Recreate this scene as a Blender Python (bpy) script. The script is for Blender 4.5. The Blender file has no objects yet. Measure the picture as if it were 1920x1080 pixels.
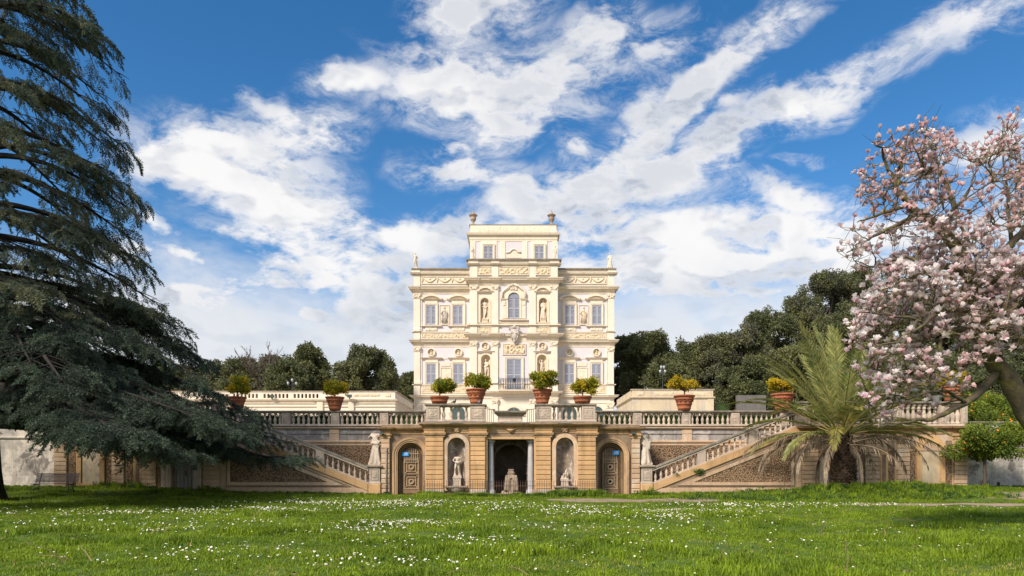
import bpy, bmesh, math, random
import numpy as np
from mathutils import Vector, Matrix, Euler, noise

R = math.radians
random.seed(7)
rng = np.random.default_rng(7)
scene = bpy.context.scene
col = scene.collection

# ------------------------------------------------------------------ camera
F, CX, HZ, EYE = 1280.0, 960.0, 880.0, 1.6          # focal length in photo pixels, principal column, horizon row, eye height
cam_data = bpy.data.cameras.new("camera")
cam_data.sensor_width = 36.0
cam_data.lens = 36.0 * F / 1920.0
cam_data.shift_y = (HZ - 540.0) / 1920.0
cam_data.clip_end = 3000
cam = bpy.data.objects.new("camera", cam_data)
cam.location = (0, 0, EYE)
cam.rotation_euler = (R(90), 0, 0)
col.objects.link(cam)
scene.camera = cam

# ------------------------------------------------------------------ light and exposure
SUN_EL, SUN_AZ = R(41), R(-141)                       # azimuth from +Y, clockwise; the sun stands behind the camera to the left
to_sun = Vector((math.sin(SUN_AZ) * math.cos(SUN_EL), math.cos(SUN_AZ) * math.cos(SUN_EL), math.sin(SUN_EL)))
sun_data = bpy.data.lights.new("sun", 'SUN')
sun_data.energy = 3.4
sun_data.angle = R(14)
sun_data.color = (1.0, 0.91, 0.79)
sun = bpy.data.objects.new("sun", sun_data)
sun.rotation_euler = to_sun.to_track_quat('Z', 'Y').to_euler()
sun.location = (-40, -40, 60)
col.objects.link(sun)

scene.view_settings.view_transform = 'Standard'
scene.view_settings.look = 'None'
scene.view_settings.exposure = 0.68
scene.view_settings.gamma = 1.0
scene.view_settings.use_curve_mapping = False
scene.render.engine = 'CYCLES'
scene.cycles.max_bounces = 5
scene.cycles.diffuse_bounces = 3
scene.cycles.glossy_bounces = 2
scene.cycles.transmission_bounces = 3
scene.cycles.transparent_max_bounces = 6
scene.cycles.use_denoising = True
scene.cycles.caustics_reflective = False
scene.cycles.caustics_refractive = False


class NT:
    """small helper to write node trees"""
    def __init__(s, tree):
        s.t = tree; s.n = tree.nodes; s.l = tree.links
    def node(s, kind, **kw):
        n = s.n.new(kind)
        for k, v in kw.items():
            setattr(n, k, v)
        return n
    def put(s, sock, v):
        if hasattr(v, 'is_output'):
            s.l.new(v, sock)
        elif v is not None:
            sock.default_value = v
    def math(s, op, a, b=None, c=None, clamp=False):
        n = s.node('ShaderNodeMath', operation=op, use_clamp=clamp)
        for i, v in enumerate((a, b, c)):
            if v is not None:
                s.put(n.inputs[i], v)
        return n.outputs[0]
    def vmath(s, op, a, b=None, out=0):
        n = s.node('ShaderNodeVectorMath', operation=op)
        s.put(n.inputs[0], a)
        if b is not None:
            s.put(n.inputs[1], b)
        return n.outputs[out]
    def noise(s, vec, scale, detail=4, rough=.55, dist=0.0, out='Fac'):
        n = s.node('ShaderNodeTexNoise')
        s.put(n.inputs['Vector'], vec); s.put(n.inputs['Scale'], scale)
        s.put(n.inputs['Detail'], detail); s.put(n.inputs['Roughness'], rough); s.put(n.inputs['Distortion'], dist)
        return n.outputs[out]
    def ramp(s, v, a, b, smooth=True):
        n = s.node('ShaderNodeMapRange', interpolation_type='SMOOTHSTEP' if smooth else 'LINEAR', clamp=True) if smooth else s.node('ShaderNodeMapRange', clamp=True)
        s.put(n.inputs[0], v); s.put(n.inputs[1], a); s.put(n.inputs[2], b)
        return n.outputs[0]
    def mix(s, fac, a, b, mode='MIX'):
        n = s.node('ShaderNodeMix', data_type='RGBA', blend_type=mode)
        s.put(n.inputs[0], fac)
        for i, v in ((6, a), (7, b)):
            if isinstance(v, tuple) and len(v) == 3:
                v = v + (1,)
            s.put(n.inputs[i], v)
        return n.outputs[2]


# ------------------------------------------------------------------ sky: Nishita air with a layer of clouds by direction
world = bpy.data.worlds.new("World")
scene.world = world
world.use_nodes = True
world.cycles.sampling_method = 'MANUAL'
world.cycles.sample_map_resolution = 512
world.node_tree.nodes.clear()
W = NT(world.node_tree)
skyn = W.node('ShaderNodeTexSky', sky_type='NISHITA')
skyn.sun_disc = False
skyn.sun_elevation = SUN_EL
skyn.sun_rotation = SUN_AZ
skyn.altitude = 60
skyn.air_density = 1.0
skyn.dust_density = 0.3
skyn.ozone_density = 2.2
hs = W.node('ShaderNodeHueSaturation')
hs.inputs['Saturation'].default_value = 1.34
hs.inputs['Value'].default_value = .94
W.l.new(skyn.outputs[0], hs.inputs['Color'])
dirn = W.node('ShaderNodeTexCoord').outputs['Generated']
dirn = W.vmath('NORMALIZE', dirn)
# cloud plane coordinates: wide near the zenith, stretched towards the horizon as a real layer is
sep = W.node('ShaderNodeSeparateXYZ'); W.l.new(dirn, sep.inputs[0])
zc = W.math('ADD', W.math('MAXIMUM', sep.outputs[2], 0.0), 0.22)
comb = W.node('ShaderNodeCombineXYZ')
W.l.new(W.math('DIVIDE', sep.outputs[0], zc), comb.inputs[0])
W.l.new(W.math('DIVIDE', sep.outputs[1], zc), comb.inputs[1])
plane = comb.outputs[0]
warp = W.vmath('SUBTRACT', W.noise(dirn, 7.0, 4, .6, 0, 'Color'), (.5, .5, .5))
wd = W.vmath('ADD', dirn, W.vmath('MULTIPLY', warp, (.03, .03, .03)))
wdb = W.vmath('ADD', dirn, W.vmath('MULTIPLY', warp, (.10, .10, .07)))


def sky_dir(px, py):
    return Vector((px - CX, F, HZ - py)).normalized()


# banks of the cloud layer: (centre column, row, half length, half width, tilt in degrees, weight)
BANKS = [
    (885, 28, 120, 44, -5, 1), (870, 78, 60, 14, -8, .5),
    (850, 160, 150, 62, 0, 1), (1000, 175, 165, 78, -18, 1), (1085, 112, 110, 58, -38, 1), (650, 152, 80, 22, -4, .8), (850, 104, 130, 16, 6, .6), (955, 250, 100, 44, -20, .9), (860, 276, 70, 16, 0, .6), (880, 328, 125, 30, 10, .9), (985, 358, 75, 24, 25, .8),
    (325, 285, 105, 50, 0, 1), (430, 300, 180, 72, 8, 1), (560, 242, 105, 44, -5, 1), (515, 204, 60, 16, 14, .6), (480, 352, 150, 56, 14, 1), (570, 405, 170, 58, 18, 1), (450, 432, 60, 14, 10, .6), (620, 462, 170, 50, 12, 1), (800, 445, 170, 44, -4, .9), (640, 505, 190, 46, 0, 1),
    (300, 415, 38, 14, 38, .6), (355, 468, 60, 15, 10, .8), (275, 462, 30, 11, 0, .5), (240, 480, 40, 30, 0, .5),
    (370, 552, 140, 32, 0, 1), (540, 530, 180, 32, -3, 1), (730, 560, 130, 90, 0, 1.1), (668, 585, 62, 22, 0, .9), (570, 588, 45, 16, 0, .8), (505, 583, 14, 12, 0, .7),
    (1200, 262, 130, 58, -45, 1), (1300, 162, 130, 42, -39, 1), (1400, 76, 120, 42, -38, .9), (1450, 28, 70, 26, -25, .7), (1210, 95, 95, 40, -30, .55),
    (1330, 262, 145, 46, -24, 1), (1460, 214, 130, 36, -24, .85), (1570, 166, 120, 38, -25, .7), (1690, 104, 115, 42, -25, .62), (1820, 45, 130, 40, -20, .5), (1378, 188, 24, 13, -5, .6),
    (1135, 335, 115, 58, -20, 1), (1225, 322, 140, 58, -15, 1), (1072, 292, 26, 20, -20, .7), (1100, 405, 110, 58, 0, 1), (1280, 440, 240, 52, 0, 1.05), (1475, 372, 100, 30, 6, .75), (1470, 425, 190, 38, -5, .85), (1310, 510, 340, 62, 0, 1.1), (1540, 478, 150, 52, 0, 1),
    (985, 400, 60, 34, 0, .8), (1490, 304, 40, 9, -8, .5), (1860, 272, 120, 46, -25, .62), (1710, 450, 160, 60, 0, .7), (1900, 420, 140, 60, 0, .6), (1720, 560, 240, 60, 0, .9), (120, 600, 160, 40, 0, .8), (60, 660, 120, 50, 0, .8),
]
acc = None
for (px, py, hl, hw, tilt, wgt) in BANKS:
    c = sky_dir(px, py)
    tx = (sky_dir(px + 2, py) - sky_dir(px - 2, py)); ty = (sky_dir(px, py + 2) - sky_dir(px, py - 2))
    k = (tx.length + ty.length) / 8
    a = R(tilt)
    t1 = (tx.normalized() * math.cos(a) + ty.normalized() * math.sin(a)); t1 = (t1 - c * t1.dot(c)).normalized()
    t2 = c.cross(t1)
    mp = W.node('ShaderNodeMapping', vector_type='TEXTURE')
    mp.inputs['Location'].default_value = c
    mp.inputs['Rotation'].default_value = Matrix((t1, t2, c)).transposed().to_euler('XYZ')
    mp.inputs['Scale'].default_value = (hl * k * 1.12, hw * k * 1.12, .4)
    W.l.new(wdb, mp.inputs[0])
    g = W.math('MULTIPLY_ADD', W.vmath('DOT_PRODUCT', mp.outputs[0], mp.outputs[0], 1), -wgt, wgt)
    acc = g if acc is None else W.math('SMOOTH_MAX', acc, g, .25)
big = W.noise(plane, 1.3, 6, .6, .5)
# away from the banks the same kind of broken layer goes on all round
gate = W.ramp(sep.outputs[1], .62, .30)
acc = W.math('MAXIMUM', acc, W.math('SUBTRACT', W.math('MULTIPLY', W.math('SUBTRACT', big, .47), 5.0), W.math('MULTIPLY', W.math('SUBTRACT', 1.0, gate), 2.0)))
acc = W.math('MINIMUM', W.math('MAXIMUM', acc, -1.0), .9)
# wispy texture, drawn out along the drift of the layer
st = W.node('ShaderNodeMapping'); st.inputs['Rotation'].default_value = (0, R(-24), 0); st.inputs['Scale'].default_value = (.55, .8, 1.25)
W.l.new(wd, st.inputs[0])
mid = W.noise(st.outputs[0], 16.0, 7, .62, .2)
fine = W.noise(st.outputs[0], 52.0, 6, .65, .3)
tex = W.math('ADD', W.math('MULTIPLY', W.math('SUBTRACT', mid, .5), 3.4), W.math('MULTIPLY', W.math('SUBTRACT', fine, .5), 1.9))
dens = W.math('ADD', W.math('MULTIPLY', acc, .95), tex)
alpha = W.math('MULTIPLY', W.ramp(dens, -.16, .86), W.math('ADD', W.math('MULTIPLY', W.ramp(acc, .0, .7), .45), .55))
# thin shreds and veils round the banks
veil = W.noise(st.outputs[0], 22.0, 7, .7, .5)
alpha = W.math('MAXIMUM', alpha, W.math('MULTIPLY', W.math('MULTIPLY', W.ramp(acc, -1.0, .35), W.ramp(veil, .40, .68)), .62))
low = W.ramp(W.math('ADD', sep.outputs[2], W.math('MULTIPLY', W.math('SUBTRACT', W.noise(st.outputs[0], 7.0, 6, .6, .3), .5), .22)), .305, .195)                 # the layer closes up towards the horizon
alpha = W.math('MAXIMUM', alpha, W.math('MULTIPLY', low, .93))
# undersides: where the layer is thicker just above, less light comes through
up = W.vmath('ADD', st.outputs[0], (.010, 0, .026))
mid2 = W.noise(up, 16.0, 3, .55, .2)
und = W.ramp(W.math('SUBTRACT', mid2, W.noise(st.outputs[0], 16.0, 3, .55, .2)), -.02, .12)
thick = W.ramp(dens, .35, 1.2)
soft = W.noise(wd, 5.0, 4, .55, .3)
sh = W.math('MULTIPLY', W.math('ADD', W.math('MULTIPLY', und, .75), W.math('MULTIPLY', W.ramp(soft, .44, .60), .6)), W.math('ADD', W.math('MULTIPLY', thick, .7), .2))
sh = W.math('ADD', sh, W.math('MULTIPLY', low, .30), clamp=True)
CLOUD = 6.2
ccol = W.mix(sh, (CLOUD * 1.0, CLOUD * .985, CLOUD * .975), (CLOUD * .52, CLOUD * .57, CLOUD * .66))
skyc = W.mix(W.math('MULTIPLY', alpha, .97), hs.outputs[0], ccol)
bg = W.node('ShaderNodeBackground')
bg.inputs['Strength'].default_value = 0.1
W.l.new(skyc, bg.inputs['Color'])
wo = W.node('ShaderNodeOutputWorld')
W.l.new(bg.outputs[0], wo.inputs['Surface'])


# ------------------------------------------------------------------ materials
def mat(name, c, c2=None, rough=.85, big=.5, bigs=.6, fine=.12, fines=14., bump=.25, bumps=30., streak=0., sc=(.25, .23, .2),
        island=0., objr=0., spec=.25, pebble=0., moss=None, patch=None, trans=None, brick=None):
    """procedural surface: large blotches between c and c2, fine grain, vertical weather streaks, optional pebbles, per-piece tone"""
    m = bpy.data.materials.new(name); m.use_nodes = True
    t = NT(m.node_tree); t.n.clear()
    out = t.node('ShaderNodeOutputMaterial'); b = t.node('ShaderNodeBsdfPrincipled')
    t.l.new(b.outputs[0], out.inputs[0])
    b.inputs['Roughness'].default_value = rough
    b.inputs['Specular IOR Level'].default_value = spec
    geo = t.node('ShaderNodeNewGeometry'); pos = geo.outputs['Position']
    if c2 is None:
        c2 = tuple(x * .72 for x in c)
    colr = t.mix(t.math('MULTIPLY', t.ramp(t.noise(pos, bigs, 6, .65, .6), .40, .62), big), c, c2)
    if patch:
        pc, ps, pa, pb = patch
        colr = t.mix(t.ramp(t.noise(pos, ps, 7, .68, .8), pa, pb), colr, pc)
    if streak > 0:
        sv = t.vmath('MULTIPLY', pos, (1.6, 1.6, .16))
        colr = t.mix(t.math('MULTIPLY', t.ramp(t.noise(sv, 1.4, 6, .7, .5), .47, .68), streak), colr, sc)
    f = t.noise(pos, fines, 4, .6)
    if fine > 0:
        fv = t.math('ADD', 1 - fine, t.math('MULTIPLY', f, 2 * fine))
        cb = t.node('ShaderNodeCombineXYZ')
        for i in range(3):
            t.l.new(fv, cb.inputs[i])
        colr = t.mix(1.0, colr, cb.outputs[0], 'MULTIPLY')
    if pebble > 0:
        vo = t.node('ShaderNodeTexVoronoi'); t.l.new(pos, vo.inputs['Vector']); vo.inputs['Scale'].default_value = pebble
        sepc = t.node('ShaderNodeSeparateColor'); t.l.new(vo.outputs['Color'], sepc.inputs[0])
        colr = t.mix(t.math('MULTIPLY', sepc.outputs[0], .8), colr, tuple(min(1, x * 2.2) for x in c))
        colr = t.mix(t.ramp(vo.outputs['Distance'], .35, .75), colr, tuple(x * .35 for x in c))
    if island > 0 or objr > 0:
        fac = None
        if island > 0:
            fac = t.math('MULTIPLY', t.math('SUBTRACT', geo.outputs['Random Per Island'], .5), 2 * island)
        if objr > 0:
            oi = t.node('ShaderNodeObjectInfo')
            g2 = t.math('MULTIPLY', t.math('SUBTRACT', oi.outputs['Random'], .5), 2 * objr)
            fac = g2 if fac is None else t.math('ADD', fac, g2)
        cb = t.node('ShaderNodeCombineXYZ')
        fv = t.math('ADD', fac, 1.0)
        for i in range(3):
            t.l.new(fv, cb.inputs[i])
        colr = t.mix(1.0, colr, cb.outputs[0], 'MULTIPLY')
    t.l.new(colr, b.inputs['Base Color'])
    if bump > 0:
        bn = t.node('ShaderNodeBump'); bn.inputs['Strength'].default_value = bump; bn.inputs['Distance'].default_value = .03
        if pebble > 0:
            h = t.math('MULTIPLY', vo.outputs['Distance'], -1.6)
        else:
            h = t.noise(pos, bumps, 5, .6)
        t.l.new(h, bn.inputs['Height']); t.l.new(bn.outputs[0], b.inputs['Normal'])
    if trans:
        tr = t.node('ShaderNodeBsdfTranslucent'); t.l.new(colr, tr.inputs[0])
        ms = t.node('ShaderNodeMixShader'); ms.inputs[0].default_value = trans
        t.l.new(b.outputs[0], ms.inputs[1]); t.l.new(tr.outputs[0], ms.inputs[2]); t.l.new(ms.outputs[0], out.inputs[0])
    return m


def leaf_mat(name, c, c2, island=.3, objr=.25, rough=.6, trans=.25, spec=.3, bigs=.35):
    return mat(name, c, c2, rough=rough, big=1.0, bigs=bigs, fine=0, bump=0, island=island, objr=objr, spec=spec, trans=trans)


M = {}
M['cream'] = mat('cream_plaster', (.79, .695, .565), (.75, .635, .49), big=.6, bigs=.8, fine=.04, bump=.08, bumps=14, streak=.18, sc=(.55, .44, .32))
M['cream2'] = mat('cream_trim', (.79, .68, .53), (.71, .575, .42), big=.5, bigs=1.5, fine=.05, bump=.1, bumps=10, streak=.25, sc=(.52, .40, .27))
M['lilac'] = mat('lilac_plaster', (.68, .62, .63), (.64, .58, .575), big=.5, bigs=.7, fine=.03, bump=.05, bumps=14, streak=.12, sc=(.55, .5, .48))
M['relief'] = mat('stucco_relief', (.74, .60, .40), (.58, .45, .31), big=.8, bigs=5, fine=.15, fines=9, bump=.5, bumps=7)
M['relief_grey'] = mat('stucco_relief_grey', (.60, .52, .44), (.42, .36, .30), big=.8, bigs=5, fine=.15, fines=9, bump=.5, bumps=7)
M['shutter'] = mat('shutter_paint', (.42, .42, .47), (.46, .45, .48), rough=.6, big=.5, fine=.04, bump=0, objr=.06)
M['louvre'] = mat('shutter_louvres', (.27, .28, .34), (.31, .31, .36), rough=.6, big=.5, fine=.04, bump=0, objr=.06)
M['dullgrey'] = mat('shaded_grey_render', (.17, .155, .14), (.12, .11, .10), fine=.2, bump=.3, streak=.4, sc=(.09, .08, .07))  # shade of the surrounding trees is put into this darkened grey
M['coping'] = mat('weathered_coping', (.30, .26, .21), (.20, .17, .13), big=.8, bigs=2, fine=.2, bump=.3)
M['statue'] = mat('villa_statue_stucco', (.74, .63, .50), (.56, .44, .32), big=.7, bigs=3, fine=.06, bump=.1, bumps=10)
M['urn'] = mat('urn_stone', (.46, .33, .23), (.30, .24, .18), big=.8, bigs=2.5, fine=.2, bump=.3, objr=.15)
M['glass'] = mat('dark_glass', (.06, .09, .08), (.10, .14, .12), rough=.12, big=.5, fine=0, bump=0, spec=.5)
M['wrought'] = mat('wrought_iron', (.06, .065, .075), (.10, .10, .11), rough=.5, fine=.1, bump=.1)
M['ochre'] = mat('ochre_plaster', (.62, .385, .185), (.52, .31, .15), big=.8, bigs=.9, fine=.10, fines=9, bump=.3, bumps=18, streak=.45, sc=(.27, .17, .09), objr=.10)
M['ochre_trim'] = mat('ochre_moulding', (.55, .35, .18), (.38, .24, .13), big=.8, bigs=1.3, fine=.12, bump=.35, bumps=16, streak=.6, sc=(.17, .115, .07))
M['pinkish'] = mat('faded_ochre_plaster', (.60, .415, .26), (.50, .34, .22), big=.8, bigs=.8, fine=.10, fines=9, bump=.35, bumps=14, streak=.4, sc=(.26, .18, .12), objr=.10, patch=((.62, .50, .37), 1.2, .53, .64))
M['pebble'] = mat('pebble_mosaic', (.25, .16, .092), (.17, .108, .064), big=.8, bigs=.9, fine=.15, fines=20, bump=1.0, pebble=15.)
M['pebble2'] = mat('rough_tufa_infill', (.29, .21, .14), (.19, .135, .09), big=.9, bigs=1.2, fine=.25, fines=16, bump=.9, bumps=12)
M['stone'] = mat('balustrade_stone', (.57, .455, .35), (.43, .345, .275), big=.9, bigs=1.2, fine=.14, fines=12, bump=.4, bumps=22, streak=.5, sc=(.19, .165, .14), objr=.08)
M['stone_dark'] = mat('lichened_coping_stone', (.33, .28, .22), (.185, .16, .13), big=.9, bigs=1.8, fine=.2, fines=12, bump=.5, bumps=22)
M['marble'] = mat('grey_marble_column', (.50, .46, .45), (.40, .37, .36), rough=.6, big=.7, bigs=1.6, fine=.08, bump=.12, streak=.3, sc=(.25, .22, .2))
M['whitemarble'] = mat('white_marble', (.60, .50, .40), (.42, .33, .25), rough=.65, big=.6, bigs=2.5, fine=.1, bump=.15, bumps=14)
M['greywall'] = mat('weathered_grey_render', (.34, .30, .27), (.22, .19, .17), big=.9, bigs=.8, fine=.2, bump=.5, bumps=10, streak=.5, sc=(.12, .105, .095), patch=((.50, .44, .39), 1.3, .50, .60))
M['stucco'] = mat('stained_lime_wall', (.60, .53, .44), (.36, .32, .28), big=1., bigs=1.5, fine=.16, bump=.5, bumps=9, streak=.5, sc=(.24, .21, .19), patch=((.19, .16, .145), .80, .515, .575))
M['arch_plaster'] = mat('yellowed_panel_plaster', (.60, .49, .32), (.50, .38, .25), big=.9, bigs=1.1, fine=.14, bump=.4, bumps=9, streak=.4, sc=(.34, .26, .19), patch=((.40, .34, .30), 1.3, .55, .64))
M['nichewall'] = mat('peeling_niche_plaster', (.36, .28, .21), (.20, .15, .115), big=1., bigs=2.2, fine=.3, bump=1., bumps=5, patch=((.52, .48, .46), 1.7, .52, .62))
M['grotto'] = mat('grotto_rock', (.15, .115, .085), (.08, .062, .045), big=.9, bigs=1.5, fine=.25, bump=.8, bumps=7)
M['tufa'] = mat('tufa_rock', (.33, .25, .18), (.20, .15, .105), big=.9, bigs=2.5, fine=.3, bump=.9, bumps=10)
M['oldwood'] = mat('weathered_wood', (.29, .185, .105), (.20, .13, .075), big=.8, bigs=2, fine=.2, fines=20, bump=.3, streak=.4, sc=(.10, .07, .05))
M['oldwood_light'] = mat('bleached_wood_moulding', (.42, .31, .20), (.32, .235, .155), big=.8, bigs=2, fine=.2, fines=20, bump=.3)
M['greydoor'] = mat('grey_painted_wood', (.29, .265, .25), (.22, .20, .19), rough=.7, big=.7, bigs=1.5, fine=.1, fines=20, bump=.1, streak=.2, sc=(.16, .14, .13))
M['rust'] = mat('rusty_iron', (.13, .075, .05), (.085, .055, .04), rough=.75, fine=.2, fines=25, bump=.2)
M['bluesign'] = mat('blue_sign_enamel', (.03, .33, .72), (.03, .30, .66), rough=.4, big=.2, fine=0, bump=0)
M['whiteprint'] = mat('white_sign_print', (.8, .82, .85), rough=.5, big=0, fine=0, bump=0)
M['pipe'] = mat('galvanised_pipe', (.33, .30, .28), (.24, .20, .17), rough=.5, fine=.15, bump=.1)
M['black'] = mat('black_plastic', (.02, .02, .02), rough=.5, fine=0, bump=0)
M['terracotta'] = mat('terracotta', (.40, .135, .062), (.28, .095, .05), rough=.85, big=.8, bigs=2.2, fine=.14, fines=12, bump=.35, bumps=20, streak=.35, sc=(.20, .10, .065), objr=.12)
M['soil'] = mat('potting_soil', (.07, .045, .03), fine=.3, bump=.6)
M['bark'] = mat('bark', (.13, .095, .065), (.075, .055, .04), big=.8, bigs=2, fine=.3, fines=12, bump=.9, bumps=9)
M['bark_cedar'] = mat('cedar_bark', (.035, .028, .022), (.02, .017, .014), big=.8, bigs=2, fine=.3, fines=12, bump=.9, bumps=9)
M['bark_mag'] = mat('mossy_magnolia_bark', (.125, .098, .062), (.07, .055, .036), big=.8, bigs=3, fine=.3, fines=14, bump=.9, bumps=12, patch=((.17, .145, .045), 2.6, .50, .62))
M['twig_mag'] = mat('magnolia_twig', (.185, .145, .085), (.12, .095, .06), big=.7, fine=.2, bump=0, patch=((.20, .17, .06), 2.2, .5, .66))
M['palmtrunk'] = mat('palm_bark', (.125, .078, .045), (.06, .04, .027), big=.9, bigs=3, fine=.3, fines=10, bump=.8, bumps=9, island=.35)
M['slatwood'] = mat('bench_slat_paint', (.085, .07, .07), (.055, .046, .046), rough=.6, fine=.15, bump=.15)
M['pigeon'] = mat('pigeon_plumage', (.035, .037, .045), (.06, .06, .07), rough=.7, fine=.1, bump=0)
M['pigeon2'] = mat('pale_pigeon_plumage', (.20, .22, .26), (.14, .15, .18), rough=.7, fine=.1, bump=0)
M['lampmetal'] = mat('lamp_metal', (.05, .055, .055), rough=.5, fine=0, bump=0)
M['lampglass'] = mat('milky_lamp_glass', (.42, .44, .46), rough=.3, big=.1, fine=0, bump=0, spec=.5)
M['earth'] = mat('trodden_earth_path', (.36, .26, .185), (.25, .19, .12), big=.9, bigs=1.0, fine=.2, fines=18, bump=.5, patch=((.10, .14, .04), .8, .56, .72))
M['litter'] = leaf_mat('dry_leaf_litter', (.30, .20, .10), (.20, .13, .07), trans=.1)
M['lawn'] = mat('lawn_soil_and_moss', (.10, .15, .018), (.065, .105, .014), big=.9, bigs=.5, fine=.3, fines=9, bump=.6, bumps=14, patch=((.12, .125, .03), .35, .58, .80))
M['gravel'] = mat('garden_gravel', (.42, .37, .30), fine=.2, bump=.3)
M['roofgrey'] = mat('flat_roof', (.30, .27, .24), fine=.1)
# foliage
M['grass'] = leaf_mat('grass_blades', (.235, .32, .017), (.14, .215, .013), island=.30, objr=.25, trans=.35, bigs=.42)
M['drygrass'] = leaf_mat('dry_grass', (.34, .33, .06), (.24, .27, .04), trans=.3)
M['weed'] = leaf_mat('broad_weeds', (.085, .16, .030), (.055, .115, .022), trans=.3)
M['cedar'] = leaf_mat('cedar_needles', (.108, .138, .090), (.066, .092, .064), island=.35, objr=.35, trans=.28, rough=.65, spec=.2, bigs=.5)
M['cedar_warm'] = leaf_mat('cedar_young_needles', (.19, .19, .105), (.14, .15, .085), island=.35, objr=.35, trans=.28, rough=.65, spec=.2, bigs=.5)
M['oak'] = leaf_mat('holm_oak_leaves', (.155, .165, .070), (.100, .115, .050), island=.4, objr=.45, trans=.3, bigs=.10)
M['oak2'] = leaf_mat('olive_green_leaves', (.19, .19, .068), (.12, .135, .05), island=.4, objr=.45, trans=.3, bigs=.10)
M['greygreen'] = leaf_mat('greyish_leaves', (.17, .165, .11), (.12, .12, .08), island=.4, objr=.45, trans=.3, bigs=.12)
M['hedge'] = leaf_mat('box_leaves', (.055, .085, .018), (.035, .060, .014), trans=.15)
M['citrus_y'] = leaf_mat('yellowed_citrus_leaves', (.42, .36, .022), (.24, .26, .020), island=.35, objr=.3, trans=.3, bigs=1.6)
M['citrus_g'] = leaf_mat('green_citrus_leaves', (.27, .285, .02), (.15, .195, .016), island=.35, objr=.3, trans=.3, bigs=1.6)
M['citrus_o'] = leaf_mat('golden_citrus_leaves', (.56, .36, .012), (.38, .29, .014), island=.35, objr=.3, trans=.3, bigs=1.6)
M['orangeleaf'] = leaf_mat('orange_tree_leaves', (.20, .245, .026), (.10, .15, .02), island=.35, objr=.3, trans=.25, bigs=.9)
M['orange'] = mat('orange_peel', (.75, .25, .015), (.68, .20, .012), rough=.5, fine=.05, bump=0, objr=.15)
M['frond'] = leaf_mat('palm_leaflets', (.35, .34, .10), (.22, .245, .075), island=.28, objr=.15, trans=.3, bigs=.8, spec=.4)
M['frond_yel'] = leaf_mat('yellowing_palm_leaflets', (.30, .26, .06), (.19, .19, .05), island=.28, objr=.15, trans=.3, bigs=.8)
M['frond_dead'] = leaf_mat('dead_palm_leaflets', (.36, .275, .185), (.24, .18, .125), island=.3, objr=.15, trans=.15, bigs=.8)
M['rachis'] = mat('palm_midrib', (.25, .24, .075), (.34, .19, .06), fine=.1, bump=0)
M['rachis_dead'] = mat('dry_palm_midrib', (.26, .19, .125), (.17, .125, .085), fine=.1, bump=0)
M['twiggy'] = mat('bare_twigs', (.13, .10, .085), (.09, .07, .06), fine=.2, bump=0)
M['daisy'] = mat('daisy_petals', (.84, .83, .80), rough=.7, big=.1, fine=0, bump=0)
M['daisyeye'] = mat('daisy_eye', (.65, .45, .03), rough=.7, big=.1, fine=0, bump=0)


def petal_mat(name, base, tip, objr=.12):
    m = bpy.data.materials.new(name); m.use_nodes = True
    t = NT(m.node_tree); t.n.clear()
    out = t.node('ShaderNodeOutputMaterial'); b = t.node('ShaderNodeBsdfPrincipled')
    at = t.node('ShaderNodeAttribute', attribute_name='along')
    oi = t.node('ShaderNodeObjectInfo')
    f = t.math('ADD', at.outputs['Fac'], t.math('MULTIPLY', t.math('SUBTRACT', oi.outputs['Random'], .5), .7), clamp=True)
    c = t.mix(t.ramp(f, .08, .75), base, tip)
    t.l.new(c, b.inputs['Base Color']); b.inputs['Roughness'].default_value = .65
    b.inputs['Specular IOR Level'].default_value = .2
    tr = t.node('ShaderNodeBsdfTranslucent'); t.l.new(c, tr.inputs[0])
    ms = t.node('ShaderNodeMixShader'); ms.inputs[0].default_value = .5
    t.l.new(b.outputs[0], ms.inputs[1]); t.l.new(tr.outputs[0], ms.inputs[2]); t.l.new(ms.outputs[0], out.inputs[0])
    return m


M['petal'] = petal_mat('magnolia_petals', (.80, .53, .57), (.95, .87, .84))
M['petal_pink'] = petal_mat('pink_magnolia_petals', (.70, .38, .42), (.90, .70, .68))
M['budscale'] = mat('brown_bud_scale', (.30, .17, .08), (.2, .11, .06), fine=.1, bump=0)


# ------------------------------------------------------------------ geometry helpers
def wx(px, Y):
    return (px - CX) * Y / F


def wz(py, Y):
    return EYE + (HZ - py) * Y / F


WP = {}                                                # world position of every object's origin


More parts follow.
